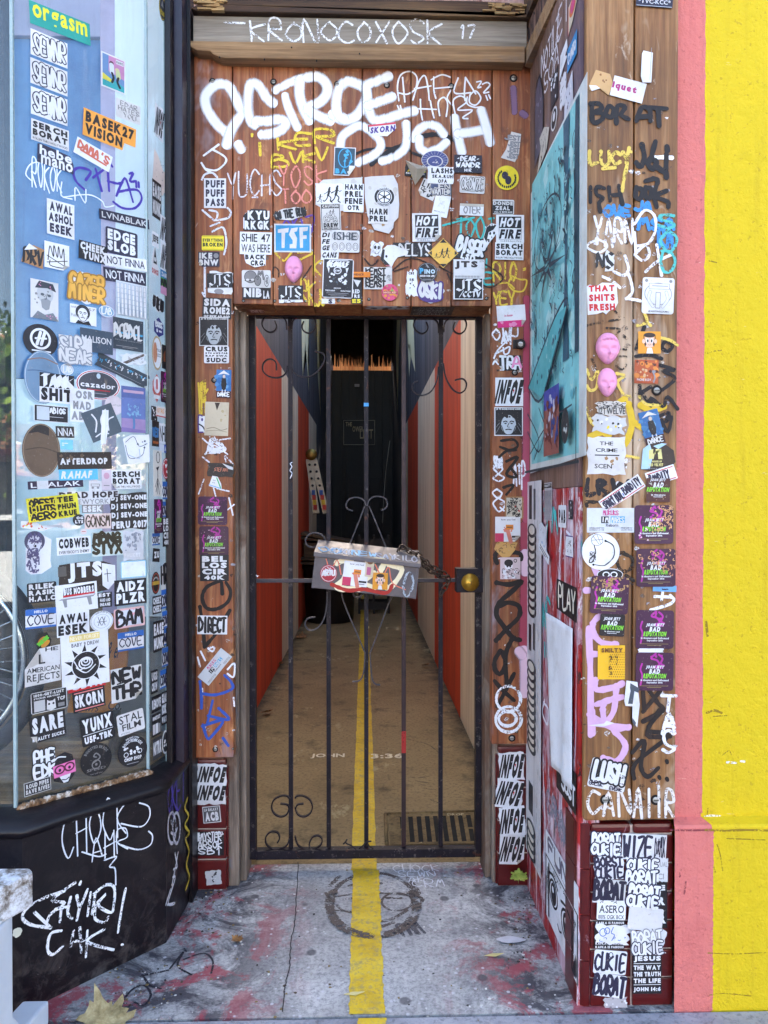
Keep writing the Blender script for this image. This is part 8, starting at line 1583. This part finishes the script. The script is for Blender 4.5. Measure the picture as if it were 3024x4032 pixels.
words(sur, PD, 'H', [('RIO', 1220, 870, 1420, 1010), ('YEY', 1215, 1120, 1400, 1230), ('"', 1470, 910, 1500, 980)], '#d9b93c', .0075, None, .4)
lines(sur, PD, 'H', [[(1260, 1050), (1340, 1040), (1400, 1090)], [(1380, 980), (1450, 1010), (1510, 1020), (1480, 1110), (1400, 1110), (1350, 1050), (1380, 980)]], chalk('#d9b93c', .7), .006)
words(sur, PD, 'S', [('OW', 100, 340, 260, 470), ('U', 280, 340, 345, 425), ('AT', 180, 430, 300, 500)], '#e2e2ea', .006, None, .4)
lines(sur, PD, 'S', [[(110, 640), (150, 560), (250, 460)], [(120, 600), (200, 560), (260, 530), (250, 590), (210, 600), (200, 540)], [(100, 700), (120, 670), (150, 700)]], chalk('#e2e2ea', .65), .006)
words(sur, PD, 'S', [('SOOQ', 110, 1590, 190, 1700), ('8', 105, 1700, 200, 1830), ('O', 105, 1900, 190, 2000), ('Q', 110, 2010, 210, 2120), ('ATP', 300, 1660, 410, 1870)], '#e2e2ea', .006, None, .4)
lines(sur, PD, 'S', [[(180, 1440), (300, 1430), (340, 1490), (270, 1530), (170, 1500)], [(160, 1600), (230, 1540), (320, 1530)], [(230, 1640), (340, 1600), (230, 1760), (330, 1790), (270, 1700)], [(200, 1890), (300, 1870), (230, 1960)]], chalk('#1c120c', .72), .010)
lines(sur, PD, 'T', [[(120, 560), (105, 520), (130, 470), (300, 480), (320, 530)], [(115, 725), (220, 740), (325, 715), (240, 800), (140, 890), (115, 990), (170, 1080), (250, 1180), (310, 1200)]], chalk('#1a100c', .8), .017)
lines(sur, PD, 'T', [[(110, 1205), (200, 1110), (300, 1010), (300, 920), (210, 890), (140, 920)], [(150, 1290), (100, 1370), (105, 1450), (150, 1480), (190, 1400), (165, 1300)], [(240, 1200), (190, 1330), (200, 1560)]], chalk('#1a100c', .8), .017)
lines(sur, PD, 'T', [[(100, 1540), (170, 1620), (260, 1700)], [(260, 1480), (180, 1640), (120, 1750)]], chalk('#1a100c', .8), .015)
ring = lambda cx, cy, r, ry: [(cx + r * math.cos(a), cy + ry * math.sin(a)) for a in [k * .35 for k in range(21)]]
for cx, cy, r, ry in ((213, 1690, 98, 108), (213, 1860, 104, 108), (205, 1855, 70, 62)): lines(sur, PD, 'T', [ring(cx, cy, r, ry), ring(cx + 3, cy - 4, r + 5, ry - 5)], chalk('#eceef4', .6, 150), .009)
# left post
lines(sur, PD, 'X', [[(285, 120), (240, 150), (160, 190), (130, 260), (160, 330), (230, 335), (300, 290), (320, 220), (290, 160)], [(260, 160), (265, 235)]], chalk('#1a100c', .8), .013)
lines(sur, PD, 'X', [[(115, 320), (135, 460), (145, 590)], [(145, 590), (230, 490), (315, 345)]], chalk('#1a100c', .8), .013)
lines(sur, PD, 'X', [[(115, 820), (125, 920), (125, 1000)], [(120, 900), (220, 910), (330, 870), (320, 820), (280, 780)], [(200, 950), (165, 1100)], [(240, 1000), (310, 1075), (170, 1050)], [(130, 1120), (270, 1080), (200, 1180), (165, 1200), (135, 1110)], [(270, 1200), (305, 1250)]], chalk('#2a4fa8', .75), .010)
lines(sur, PD, 'X', [[(100, 660), (115, 720)], [(120, 620), (150, 680)], [(170, 600), (210, 590), (200, 620), (175, 605)], [(300, 740), (345, 700), (340, 790), (300, 770)], [(340, 930), (345, 985)], [(130, 870), (130, 950)]], chalk('#e2e2ea', .65), .007)
words(sur, PD, 'Q', [('YPK', 118, 690, 190, 930)], '#d8b83a', .006, None, .4)
lines(sur, PD, 'Q', [[(150, 1110), (230, 1180)], [(170, 1230), (230, 1160), (340, 1230)], [(240, 1100), (230, 1200), (280, 1220)], [(280, 1120), (360, 1110)], [(150, 1250), (200, 1290)], [(330, 1290), (320, 1240), (385, 1310)], [(160, 1420), (120, 1530)], [(230, 1470), (250, 1550)], [(260, 1490), (350, 1510)], [(350, 1560), (380, 1690)], [(390, 1610), (340, 1650)]], chalk('#e2e2ea', .6), .005)
lines(sur, PD, 'Q', [[(200, 1190), (230, 1120), (300, 1180), (210, 1210), (310, 1190)]], chalk('#dfe0e8', .6), .02)

# header beam
PHB = Plane((0, YB + .012, 0), (1, 0, 0))
words(hb, PHB, 'E', [('KRONOCOXOSK', 560, 180, 2240, 385), ('-', 240, 140, 560, 280), ('17', 2400, 230, 2530, 330)], '#e2e2e4', .0068, None, .36, .57)
words(hb, retp, 'I', [('ROSARRA', 70, 60, 240, 330)], '#2a2228', .006, None, .3, .75)
# side wall above the posters
words(sw, PS, 'I', [('NOTIZ', 190, 300, 330, 470), ('LET', 280, 90, 410, 280), ('SOA', 215, 480, 330, 640)], '#d3cfd6', .008, None, .35)
words(sw, PS, 'W', [('GRA', 280, 330, 430, 520), ('TOR', 340, 480, 500, 640), ('WAS', 380, 560, 520, 740)], '#8d8a98', .01, None, .4)
words(sw, PS, 'T', [('TM', 515, 120, 620, 330), ('NE', 505, 880, 560, 1100), ('II', 510, 1220, 545, 1340)], '#4fb9b8', .014, None, .4)
lines(sw, PS, 'T', [[(520, 1700), (500, 1800), (540, 1900), (550, 1780), (510, 1720)], [(640, 460), (660, 300)], [(700, 300), (730, 330)]], chalk('#e6e4ee', .7), .010)
# pilaster
lines(pil, PF, 'I', [[(600, 860), (610, 1000), (680, 980), (690, 930), (620, 920), (680, 890), (660, 850), (590, 850)], [(710, 930), (740, 870), (780, 900), (760, 960), (710, 940)], [(800, 1010), (810, 870), (870, 880), (840, 940), (900, 975)]], chalk('#1c181c', .74), .013)
lines(pil, PF, 'I', [[(965, 990), (1010, 880), (1070, 900), (1080, 990)], [(970, 960), (1080, 950)], [(1070, 880), (1210, 890)], [(1140, 890), (1150, 1030)]], chalk('#1c181c', .74), .013)
lines(pil, PF, 'I', [[(1010, 1180), (1030, 1290), (1000, 1360), (965, 1330)], [(1090, 1280), (1060, 1340), (1100, 1380), (1130, 1320), (1090, 1290), (1120, 1160)], [(1140, 1370), (1200, 1400), (1210, 1260)], [(1215, 1200), (1218, 1230)], [(1205, 1400), (1210, 1450)]], chalk('#1c181c', .76), .015)
lines(pil, PF, 'I', [[(965, 1530), (960, 1610), (1000, 1620), (1010, 1550), (970, 1540)], [(1040, 1530), (1040, 1610), (1080, 1610), (1080, 1540), (1050, 1540)], [(1100, 1460), (1140, 1480), (1110, 1580), (1130, 1690)], [(1110, 1600), (1210, 1560)], [(1120, 1610), (1220, 1650), (1225, 1690)], [(1040, 1480), (1110, 1460)]], chalk('#1c181c', .76), .013)
lines(pil, PF, 'I', [[(590, 1530), (590, 1650)], [(700, 1540), (640, 1530), (640, 1590), (690, 1620), (660, 1660), (670, 1730)], [(740, 1530), (750, 1640)], [(745, 1600), (830, 1590)], [(820, 1520), (850, 1670)]], chalk('#1c181c', .7), .012)
words(pil, PF, 'I', [('LUCY', 585, 1240, 920, 1340)], '#dcc05a', .010, None, .25, .6)
lines(pil, PF, 'I', [[(690, 1380), (790, 1370)], [(890, 1340), (860, 1480), (850, 1560)], [(905, 1210), (880, 1330)], [(580, 1330), (600, 1350)]], chalk('#dcc05a', .6), .010)
words(pil, PF, 'I', [('OVE', 710, 1680, 905, 1770), ('JA', 960, 1650, 1080, 1720), ('MSA', 985, 1790, 1270, 1870), ('RA', 1150, 1890, 1260, 2010)], '#3a86c8', .010, None, .4, .66)
words(pil, PF, 'I', [('S', 1150, 1740, 1280, 1860), ('O', 1170, 1880, 1290, 2070)], '#4fb4b0', .008, None, .35)
words(pil, PF, 'I', [('YARN', 620, 1790, 930, 1990), ('O', 570, 1960, 720, 2060)], '#e2e0e6', .007, None, .35)
lines(pil, PF, 'I', [[(950, 1830), (1030, 1720), (1110, 1760), (1120, 1880), (1060, 1990), (960, 2010)], [(950, 1900), (960, 2060)]], chalk('#e2e0e6', .66), .008)
lines(pil, PF, 'J', [[(950, 110), (1040, 30), (1070, 110), (1020, 160), (960, 120)], [(1040, 250), (1130, 170), (1250, 110)], [(1130, 30), (1150, 150), (1170, 280)], [(690, 290), (770, 330), (830, 380)], [(880, 470), (930, 420), (920, 330), (890, 250)], [(880, 470), (960, 480), (1000, 490)], [(780, 250), (860, 280), (900, 230), (870, 120)]], chalk('#e2e0e6', .62), .008)
lines(pil, PF, 'J', [[(1170, 80), (1240, 90), (1280, 160), (1250, 240), (1190, 250), (1165, 170), (1180, 90)]], chalk('#4fb4b0', .6), .008)
lines(pil, PF, 'J', [[(1030, 590), (1050, 660), (970, 690)], [(1050, 660), (1080, 690)], [(1165, 790), (1240, 810), (1300, 850)], [(560, 1050), (600, 1130), (650, 1060), (640, 1190), (590, 1220), (560, 1180)], [(800, 1080), (870, 1100), (810, 1150), (860, 1250), (920, 1270)], [(550, 1360), (590, 1470), (610, 1500)], [(870, 1750), (980, 1770)], [(990, 1270), (1040, 1330), (1140, 1340)]], chalk('#dcc05a', .62), .008)
lines(pil, PF, 'J', [[(720, 1500), (730, 1490)], [(590, 1590), (680, 1560), (740, 1580)], [(900, 1330), (930, 1480), (900, 1600), (870, 1660)], [(830, 1310), (870, 1290)], [(1000, 1340), (1080, 1380), (1190, 1350)], [(950, 1480), (1010, 1520)]], plain('#d9b414', .5, 0, .2, 30, 'yellow_paint'), .018)
lines(pil, PF, 'J', [[(960, 940), (1080, 930), (1170, 960)], [(1030, 700), (960, 880)], [(1170, 870), (1200, 820), (1260, 850), (1220, 900), (1170, 870)], [(1150, 1010), (1280, 1050), (1180, 1060), (1280, 1120), (1170, 1220)], [(990, 1180), (1000, 1290)], [(1000, 1240), (1080, 1190)], [(1010, 1240), (1090, 1350), (1080, 1280), (1180, 1350), (1220, 1270), (1300, 1370)], [(1150, 1430), (1230, 1400), (1200, 1480), (1250, 1430), (1220, 1560), (1170, 1460)]], chalk('#1a1418', .66), .010)
lines(pil, PF, 'J', [[(600, 960), (640, 1050)], [(830, 880), (880, 885)], [(830, 940), (880, 945)], [(800, 1020), (850, 1050), (880, 1010)], [(860, 770), (890, 800), (860, 780)], [(560, 690), (680, 660), (830, 640)], [(720, 710), (830, 720), (800, 760)], [(780, 560), (830, 620)]], chalk('#2a2018', .55), .006)
lines(pil, PF, 'J', [[(570, 1945), (560, 2070), (620, 2060)], [(660, 2060), (650, 1960), (710, 1970), (670, 2010), (730, 2060)], [(770, 1950), (800, 2060), (830, 1980), (870, 2050), (900, 1960)]], chalk('#1a1418', .68), .013)
lines(pil, PF, 'K', [[(560, 190), (560, 160), (640, 160)], [(700, 110), (730, 130), (700, 150)], [(860, 570), (800, 600), (840, 720), (920, 700), (930, 620), (860, 580)], [(880, 760), (940, 800)]], chalk('#241810', .62), .010)
lines(pil, PF, 'K', [[(575, 1190), (590, 1600), (590, 2060)], [(800, 1320), (690, 1310), (620, 1240), (610, 1150), (660, 1090)], [(600, 1400), (650, 1400)], [(630, 1610), (640, 1690), (780, 1670), (850, 1640)], [(800, 1660), (780, 1860), (710, 1950), (690, 1850), (700, 1800)], [(640, 1810), (760, 1770), (850, 1750)], [(640, 1970), (900, 2000)], [(550, 880), (580, 880)], [(620, 700), (650, 760)]], plain('#d3a8cc', .5, 0, .15, 30, 'lilac_paint'), .017)
lines(pil, PF, 'L', [[(640, 0), (640, 130)], [(620, 20), (760, 100), (850, 90)], [(760, 110), (830, 200), (780, 290), (700, 270)]], plain('#d3a8cc', .5, 0, .15, 30, 'lilac_paint'), .017)
lines(pil, PF, 'K', [[(1020, 1710), (1030, 1860)], [(1070, 1700), (1140, 1800), (1180, 1860), (1020, 1950)], [(1150, 1860), (1050, 2060), (1240, 2070)], [(1020, 1870), (1160, 1700)]], chalk('#241612', .76), .013)
lines(pil, PF, 'L', [[(1040, 0), (960, 110), (1080, 140), (890, 300), (880, 390)], [(870, 240), (940, 170), (920, 320), (960, 380), (1020, 330)], [(1070, 290), (1072, 296)], [(1025, 382), (1028, 388)], [(1070, 392), (1073, 398)]], chalk('#1c1210', .8), .012)
words(pil, PF, 'L', [('CAN', 610, 455, 855, 610), ('AIIR', 880, 455, 1110, 610)], '#d9d3cf', .008, None, .3)
words(pil, PF, 'K', [('T', 1170, 1745, 1285, 1870), ('A', 1170, 1900, 1285, 2040)], '#e2e0e6', .009, None, .3)
words(pil, PF, 'L', [('A', 1050, 10, 1120, 100), ('S', 1050, 110, 1110, 250)], '#e2e0e6', .009, None, .3)
lines(pil, PF, 'K', [[(1110, 930), (1260, 940), (1240, 990), (1080, 1040)], [(1180, 880), (1170, 960)], [(1240, 920), (1270, 950)]], chalk('#e6e6ee', .62), .008)
lines(pil, PF, 'I', [[(1120, 1288), (1190, 1285), (1255, 1290)]], chalk('#f0f0f4', .8), .012)

# black bulkhead
words(bulk, PBB, 'D', [('CHOCK', 415, 800, 830, 1040), ('AHR', 600, 960, 830, 1110)], '#dfe2ea', .004, None, .4, .7)
lines(bulk, PBB, 'D', [[(790, 900), (920, 920), (975, 860), (970, 790), (910, 765)], [(790, 1040), (900, 1070), (980, 1040), (995, 980), (970, 950)], [(535, 1085), (640, 1115), (690, 1100)], [(680, 1140), (760, 1115), (715, 1180), (750, 1195), (755, 1300)]], chalk('#dfe2ea', .7), .0045)
lines(bulk, PBB, 'D', [[(330, 1580), (200, 1560), (145, 1510), (190, 1440), (300, 1380), (420, 1340)], [(225, 1480), (320, 1570)], [(430, 1330), (340, 1400), (420, 1420), (330, 1490), (300, 1560)], [(420, 1330), (490, 1285)], [(400, 1440), (390, 1540)], [(460, 1380), (440, 1480), (470, 1520)], [(450, 1440), (360, 1460)], [(500, 1370), (520, 1440), (570, 1330)], [(520, 1440), (500, 1530)], [(590, 1350), (570, 1500)], [(620, 1360), (600, 1490)], [(610, 1360), (690, 1300), (745, 1320), (740, 1440), (720, 1480), (640, 1430), (690, 1360), (610, 1440)], [(620, 1440), (620, 1520), (680, 1545), (705, 1510)], [(520, 1295), (525, 1280)]], chalk('#eef0f6', .58, 180), .0085)
lines(bulk, PBB, 'D', [[(820, 1325), (795, 1450), (770, 1610)], [(400, 1600), (330, 1620), (310, 1720), (345, 1755), (410, 1700)], [(520, 1580), (530, 1740)], [(480, 1670), (560, 1660)], [(570, 1600), (560, 1770)], [(680, 1590), (570, 1670), (740, 1725)], [(480, 1600), (460, 1700)], [(795, 1690), (800, 1692)]], chalk('#eef0f6', .58, 180), .008)
lines(bulk, PBB, 'D', [[(100, 1600), (125, 1600), (118, 1625), (98, 1618)]], chalk('#d8d8c8', .9), .014)
words(bulk, PBA, 'D', [('OKEI', 1098, 590, 1205, 790)], '#4a3a9a', .008, None, .4)
lines(bulk, PBA, 'D', [ring(1120, 930, 26, 100), ring(1150, 930, 24, 100), [(1115, 880), (1118, 900)], [(1115, 960), (1140, 970), (1155, 930)]], chalk('#b9b9c4', .6), .010)
lines(bulk, PBA, 'D', [[(1222, 735), (1205, 800), (1230, 850), (1205, 910), (1235, 960), (1210, 1000), (1232, 1080), (1215, 1170), (1235, 1250), (1210, 1330)]], chalk('#c9b03c', .66), .010)
lines(bulk, PBA, 'D', [[(1160, 1090), (1140, 1200), (1120, 1300)], [(1140, 1095), (1155, 1180)], [(1130, 1200), (1150, 1190)], [(1125, 1250), (1140, 1260), (1095, 1420), (1140, 1420), (1090, 1430)], [(1110, 1330), (1080, 1430)]], chalk('#d3d3dc', .66), .008)
# marker tags on the glass
words(win, PGB, 'A', [('ROKOK', 260, 1330, 500, 1540), ('LN', 500, 1520, 700, 1640)], '#dfe8f2', .0035, None, .35, .85)
lines(win, PGB, 'A', [[(255, 1475), (210, 1420), (250, 1340), (340, 1320)], [(520, 1610), (720, 1590), (830, 1640), (860, 1690), (930, 1680)]], chalk('#dfe8f2', .85), .0035)
lines(win, PGB, 'A', [[(690, 1550), (620, 1480), (600, 1400), (650, 1370), (740, 1400), (700, 1470)], [(780, 1380), (830, 1560)], [(840, 1390), (760, 1450)], [(880, 1400), (890, 1560)], [(900, 1340), (915, 1360)], [(880, 1480), (960, 1500), (1000, 1490)], [(950, 1600), (1000, 1480), (1030, 1470), (1085, 1650)], [(960, 1570), (1060, 1550), (1130, 1560), (1155, 1630), (1100, 1700), (1000, 1700), (925, 1650)], [(1055, 1420), (1085, 1415), (1060, 1480), (1110, 1480)], [(1110, 1490), (1112, 1530)], [(1130, 1490), (1132, 1530)]], chalk('#43309a', .85), .0075)

# ---------------------------------------------------------------- marks on the concrete
conc = bpy.data.objects['doorway_floor']; alf = bpy.data.objects['alley_floor']
GREYP = chalk('#554a46', .54, 120)
E_ = lambda cx, cy, rx, ry, a0=0, a1=360, n=22: [(cx + rx * math.cos(R(a0 + (a1 - a0) * i / n)), cy + ry * math.sin(R(a0 + (a1 - a0) * i / n))) for i in range(n + 1)]
H_[0] = .0045
lines(conc, FL, 'P', [E_(800, 380, 180, 128, 95, 205), E_(800, 382, 176, 126, -25, 70)], GREYP, .034)
lines(conc, FL, 'P', [E_(800, 376, 176, 130, 200, 340), E_(800, 386, 170, 124, 60, 100), [(622, 300), (640, 280), (660, 262)], [(940, 268), (965, 300), (985, 330)], [(650, 300), (690, 275), (720, 268)]], GREYP, .018)
lines(conc, FL, 'P', [[(640, 345), (750, 330), (880, 332), (965, 345)], E_(895, 365, 62, 36), E_(715, 370, 66, 38, -20, 170), [(800, 345), (780, 375), (800, 390), (825, 380)], [(640, 400), (760, 410), (800, 420)]], GREYP, .009)
lines(conc, FL, 'P', [[(740, 432), (800, 446), (860, 440), (905, 420)], [(760, 446), (810, 470), (880, 450)], [(905, 420), (935, 400)], [(700, 300), (760, 285), (830, 290)], [(850, 350), (910, 350)], [(690, 352), (740, 350)], [(940, 330), (1000, 355), (960, 390)], [(605, 330), (625, 360)]], GREYP, .014)
words(conc, FL, 'P', [('PMM', 905, 450, 990, 500)], '#4c4a50', .012, None, .3, .6, 20)
words(conc, FL, 'P', [('CHOCK', 880, 215, 1065, 242), ('SEWN', 900, 240, 1050, 262), ('AK', 940, 262, 1010, 285), ('CRM', 960, 275, 1090, 305)], '#d8d8de', .004, None, .35, .75)
words(conc, FL, 'P', [('T', 742, 545, 800, 580), ('H', 745, 610, 790, 650), ('A', 760, 660, 830, 720), ('S', 760, 760, 830, 810)], '#6a7fb0', .012, None, .3, .6)
lines(conc, FL, 'D', [[(780, 2090), (860, 1990), (940, 1960), (985, 2020), (940, 2090), (880, 2070)], [(930, 1890), (980, 1960), (1050, 1980)], [(920, 1900), (1100, 1860)], [(1110, 1850), (1200, 1740), (1160, 1830), (1250, 1890)], [(1200, 1790), (1330, 1750), (1390, 1800), (1380, 1880)], [(1205, 1720), (1215, 1740)]], chalk('#26222c', .6, 120), .0065)
CRK = plain('#2b282b', .95, name='crack_dirt')
rk = random.Random(21)
def crack(pts, w, k='P', pl=FL, h=.0032):
    q = []
    for i in range(len(pts) - 1):
        for t in range(8): q.append((pts[i][0] + (pts[i + 1][0] - pts[i][0]) * t / 8 + rk.uniform(-2.5, 2.5), pts[i][1] + (pts[i + 1][1] - pts[i][1]) * t / 8))
    mb = MB(); paint_line(mb, pl, k, q, CRK, w, h, False, False); mb.build('crack', conc)
crack([(492, 205), (486, 330), (480, 440), (462, 530), (456, 640), (436, 720), (425, 830)], .003)
mb = MB(); cc = PD
for tx, a in (('JOHN', (485, 588, 690, 558)), ('3:36', (845, 588, 1035, 558))):
    p0, p1 = FL.z('O', a[0], a[1]), FL.z('O', a[2], a[3]); text2(mb, FL.p, tx, p0[0], p0[1], p1[0], p1[1], chalk('#e6dcc0', .68, 160), .005, .03)
mb.build('painted_words', alf)
p0, p1 = FL.z('O', 1300, 932), FL.z('O', 1395, 918); mb = MB(); text2(mb, FL.p, 'DROP', p0[0], p0[1], p1[0], p1[1], chalk('#b9ac88', .6, 160), .008, .02); mb.build('raised_words', dr)
# streaks of sunlight painted as pale spikes on the charcoal upper walls
CRM = streak('sun_streak_colour', [(.3, '#cfc49c'), (.7, '#efe6c4')], '#a89a70', (6, 6, .6), .3)
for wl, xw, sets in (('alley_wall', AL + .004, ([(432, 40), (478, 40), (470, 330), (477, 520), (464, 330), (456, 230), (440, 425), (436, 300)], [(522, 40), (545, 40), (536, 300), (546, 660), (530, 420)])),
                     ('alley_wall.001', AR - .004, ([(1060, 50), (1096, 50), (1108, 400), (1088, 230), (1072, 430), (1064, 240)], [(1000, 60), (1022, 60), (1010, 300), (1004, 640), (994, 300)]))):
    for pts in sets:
        q = [at_x(*zp('M', x, y), xw) for x, y in pts]; mb = MB(); bmq = bmesh.new(); f = bmq.faces.new([bmq.verts.new(p) for p in q]); bmesh.ops.triangulate(bmq, faces=[f]); mb.bm(bmq, CRM); mb.build('painted_sun_streak', bpy.data.objects[wl])

# overspray along the right edge of the right door post, and glue residue between the stickers
H_[0] = .0005
lines(sur, PD, 'S', [[(425, 60), (430, 400), (420, 700), (428, 1000)]], spray('#a03a54'), .022, True)
lines(sur, PD, 'S', [[(420, 1000), (425, 1400), (415, 1900), (420, 2200)]], spray('#a84a62'), .026, True)
lines(sur, PD, 'T', [[(345, 250), (350, 700), (340, 1250)]], spray('#9a3a4e'), .030, True)
lines(sur, PD, 'T', [[(350, 480), (355, 640)], [(340, 1280), (350, 1450), (345, 1650)], [(300, 1290), (330, 1330)]], spray('#d8b8c8'), .030, True)
lines(sur, PD, 'F', [[(1390, 780), (1400, 990)], [(1470, 1000), (1500, 1020)]], spray('#7a5a78'), .022, True)
def residue(parent, pl, k, x0, y0, x1, y1, n, seed, cols):
    rn = random.Random(seed); mb = MB()
    for i in range(n):
        x, y = rn.uniform(x0, x1), rn.uniform(y0, y1); c = pl.z(k, x, y); r = rn.uniform(.0025, .009); m = chalk(rn.choice(cols), .5, 220); a0 = rn.uniform(0, 6)
        mb.poly([pl.p(c[0] + r * rn.uniform(.5, 1.2) * math.cos(a0 + q * .7) * 1.2, c[1] + r * rn.uniform(.4, 1.1) * math.sin(a0 + q * .7), .00045 + i * 1.5e-6) for q in range(9)], m)
    return mb.build('glue_residue', parent)
RC = ['#c9c6c8', '#b9b0a8', '#8f8a90', '#3a2a22', '#d8d6da', '#6a5a50']
residue(sur, PD, 'G', 480, 380, 1640, 1200, 90, 1, RC); residue(sur, PD, 'H', 20, 80, 1200, 1200, 80, 2, RC)
residue(sur, PD, 'Q', 110, 60, 385, 2200, 60, 3, RC); residue(sur, PD, 'X', 100, 400, 350, 1280, 30, 4, RC); residue(sur, PD, 'S', 110, 120, 430, 2200, 60, 5, RC); residue(sur, PD, 'T', 100, 100, 350, 2000, 40, 6, RC)
residue(pil, PF, 'I', 570, 700, 1270, 2060, 40, 7, RC[1:]); residue(pil, PF, 'J', 570, 50, 1260, 2060, 90, 8, RC); residue(pil, PF, 'K', 530, 50, 1250, 2060, 90, 9, RC); residue(pil, PF, 'L', 570, 20, 1120, 620, 40, 10, RC)
# cracks, chips and a grimy ledge on the stucco
PYW = Plane((0, YF + .040, 0), (1, 0, 0)); PYL = Plane((0, YF + .001, 0), (1, 0, 0)); dk = chalk('#8f7410', .52, 200)
H_[0] = .0004
lines(yw, PYL, 'L', [[(1362, 775), (1380, 830), (1395, 925)], [(1345, 905), (1352, 935)], [(1320, 1650), (1400, 1640), (1560, 1655)], [(1310, 1405), (1450, 1410), (1659, 1402)], [(1420, 740), (1640, 748)]], dk, .003)
lines(yw, PYW, 'L', [[(1390, 260), (1430, 230), (1450, 260)], [(1300, 640), (1310, 560)], [(1340, 30), (1420, 25)]], dk, .003)
lines(yw, PYW, 'J', [[(1535, 920), (1590, 900), (1659, 890)], [(1560, 160), (1620, 175)]], dk, .0035)
lines(yw, PYW, 'K', [[(1535, 1140), (1545, 1250)], [(1540, 1880), (1600, 1860), (1659, 1880)]], dk, .007)
lines(yw, PYL, 'L', [[(1292, 690), (1400, 694), (1530, 690), (1659, 693)]], dk, .006)
lines(yw, PYW, 'L', [[(1292, 612), (1330, 606), (1380, 610)], [(1420, 296), (1470, 300)], [(1500, 290), (1520, 292)]], chalk('#e6e2d4', .55, 200), .006)
lines(yw, PYL, 'L', [[(1095, 690), (1180, 692), (1285, 690)], [(1180, 990), (1172, 1060)], [(1150, 920), (1145, 960)]], chalk('#8a3a42', .55, 200), .005)
# grit and flakes on the concrete
rg = random.Random(31); mb = MB(); gm = [plain(c, .8) for c in ('#d8d6d2', '#3a3434', '#8a7448', '#b8b4ae', '#5a4a3a')]
for i in range(420):
    px, py = rg.uniform(380, 2330), rg.uniform(3420, 4020); p = fl(px, py)
    if rg.random() < .5: p = fl(*(rg.choice(((800 + rg.uniform(-20, 120), 3520 + rg.uniform(-60, 160)), (2060 + rg.uniform(-60, 30), 3480 + rg.uniform(-40, 300)), (420 + rg.uniform(0, 300), 3850 + rg.uniform(-60, 120))))))
    s = rg.uniform(.0015, .005); a = rg.uniform(0, 6.3); q = [p + Vector((s * math.cos(a + k_ * 1.57) * rg.uniform(.6, 1.3), s * math.sin(a + k_ * 1.57) * rg.uniform(.4, 1.2), .0)) for k_ in range(4)]
    m = gm[i % 5]; h_ = s * .5; mb.mesh(q + [v_ + Vector((0, 0, h_)) for v_ in q], [(4, 5, 6, 7), (0, 1, 5, 4), (1, 2, 6, 5), (2, 3, 7, 6), (3, 0, 4, 7)], m)
tag(mb.build('grit'), kind='stuff')

# wavering brush edge where pink meets yellow, dirt line down the seam
rw = random.Random(77); mb = MB()
for pl_, x_, z0_, z1_ in ((PYW, xp1, zl + .01, 3.4), (PYL, xq1, .0, zl2 - .004)):
    ribbon2(mb, pl_.p, [(x_ + rw.uniform(-.0015, .002), z0_ + (z1_ - z0_) * i / 120) for i in range(121)], .007, M_PINK, .0005, rw, cap=False)
mb.build('brush_edge', yw)
lines(alf, FL, 'O', [[(1190, 690), (1120, 700), (1080, 695)], [(1110, 720), (1190, 730)], [(1150, 760), (1230, 770)], [(1200, 830), (1250, 850)], [(1060, 470), (1180, 500), (1260, 560)]], chalk('#4a3e28', .5, 120), .008)
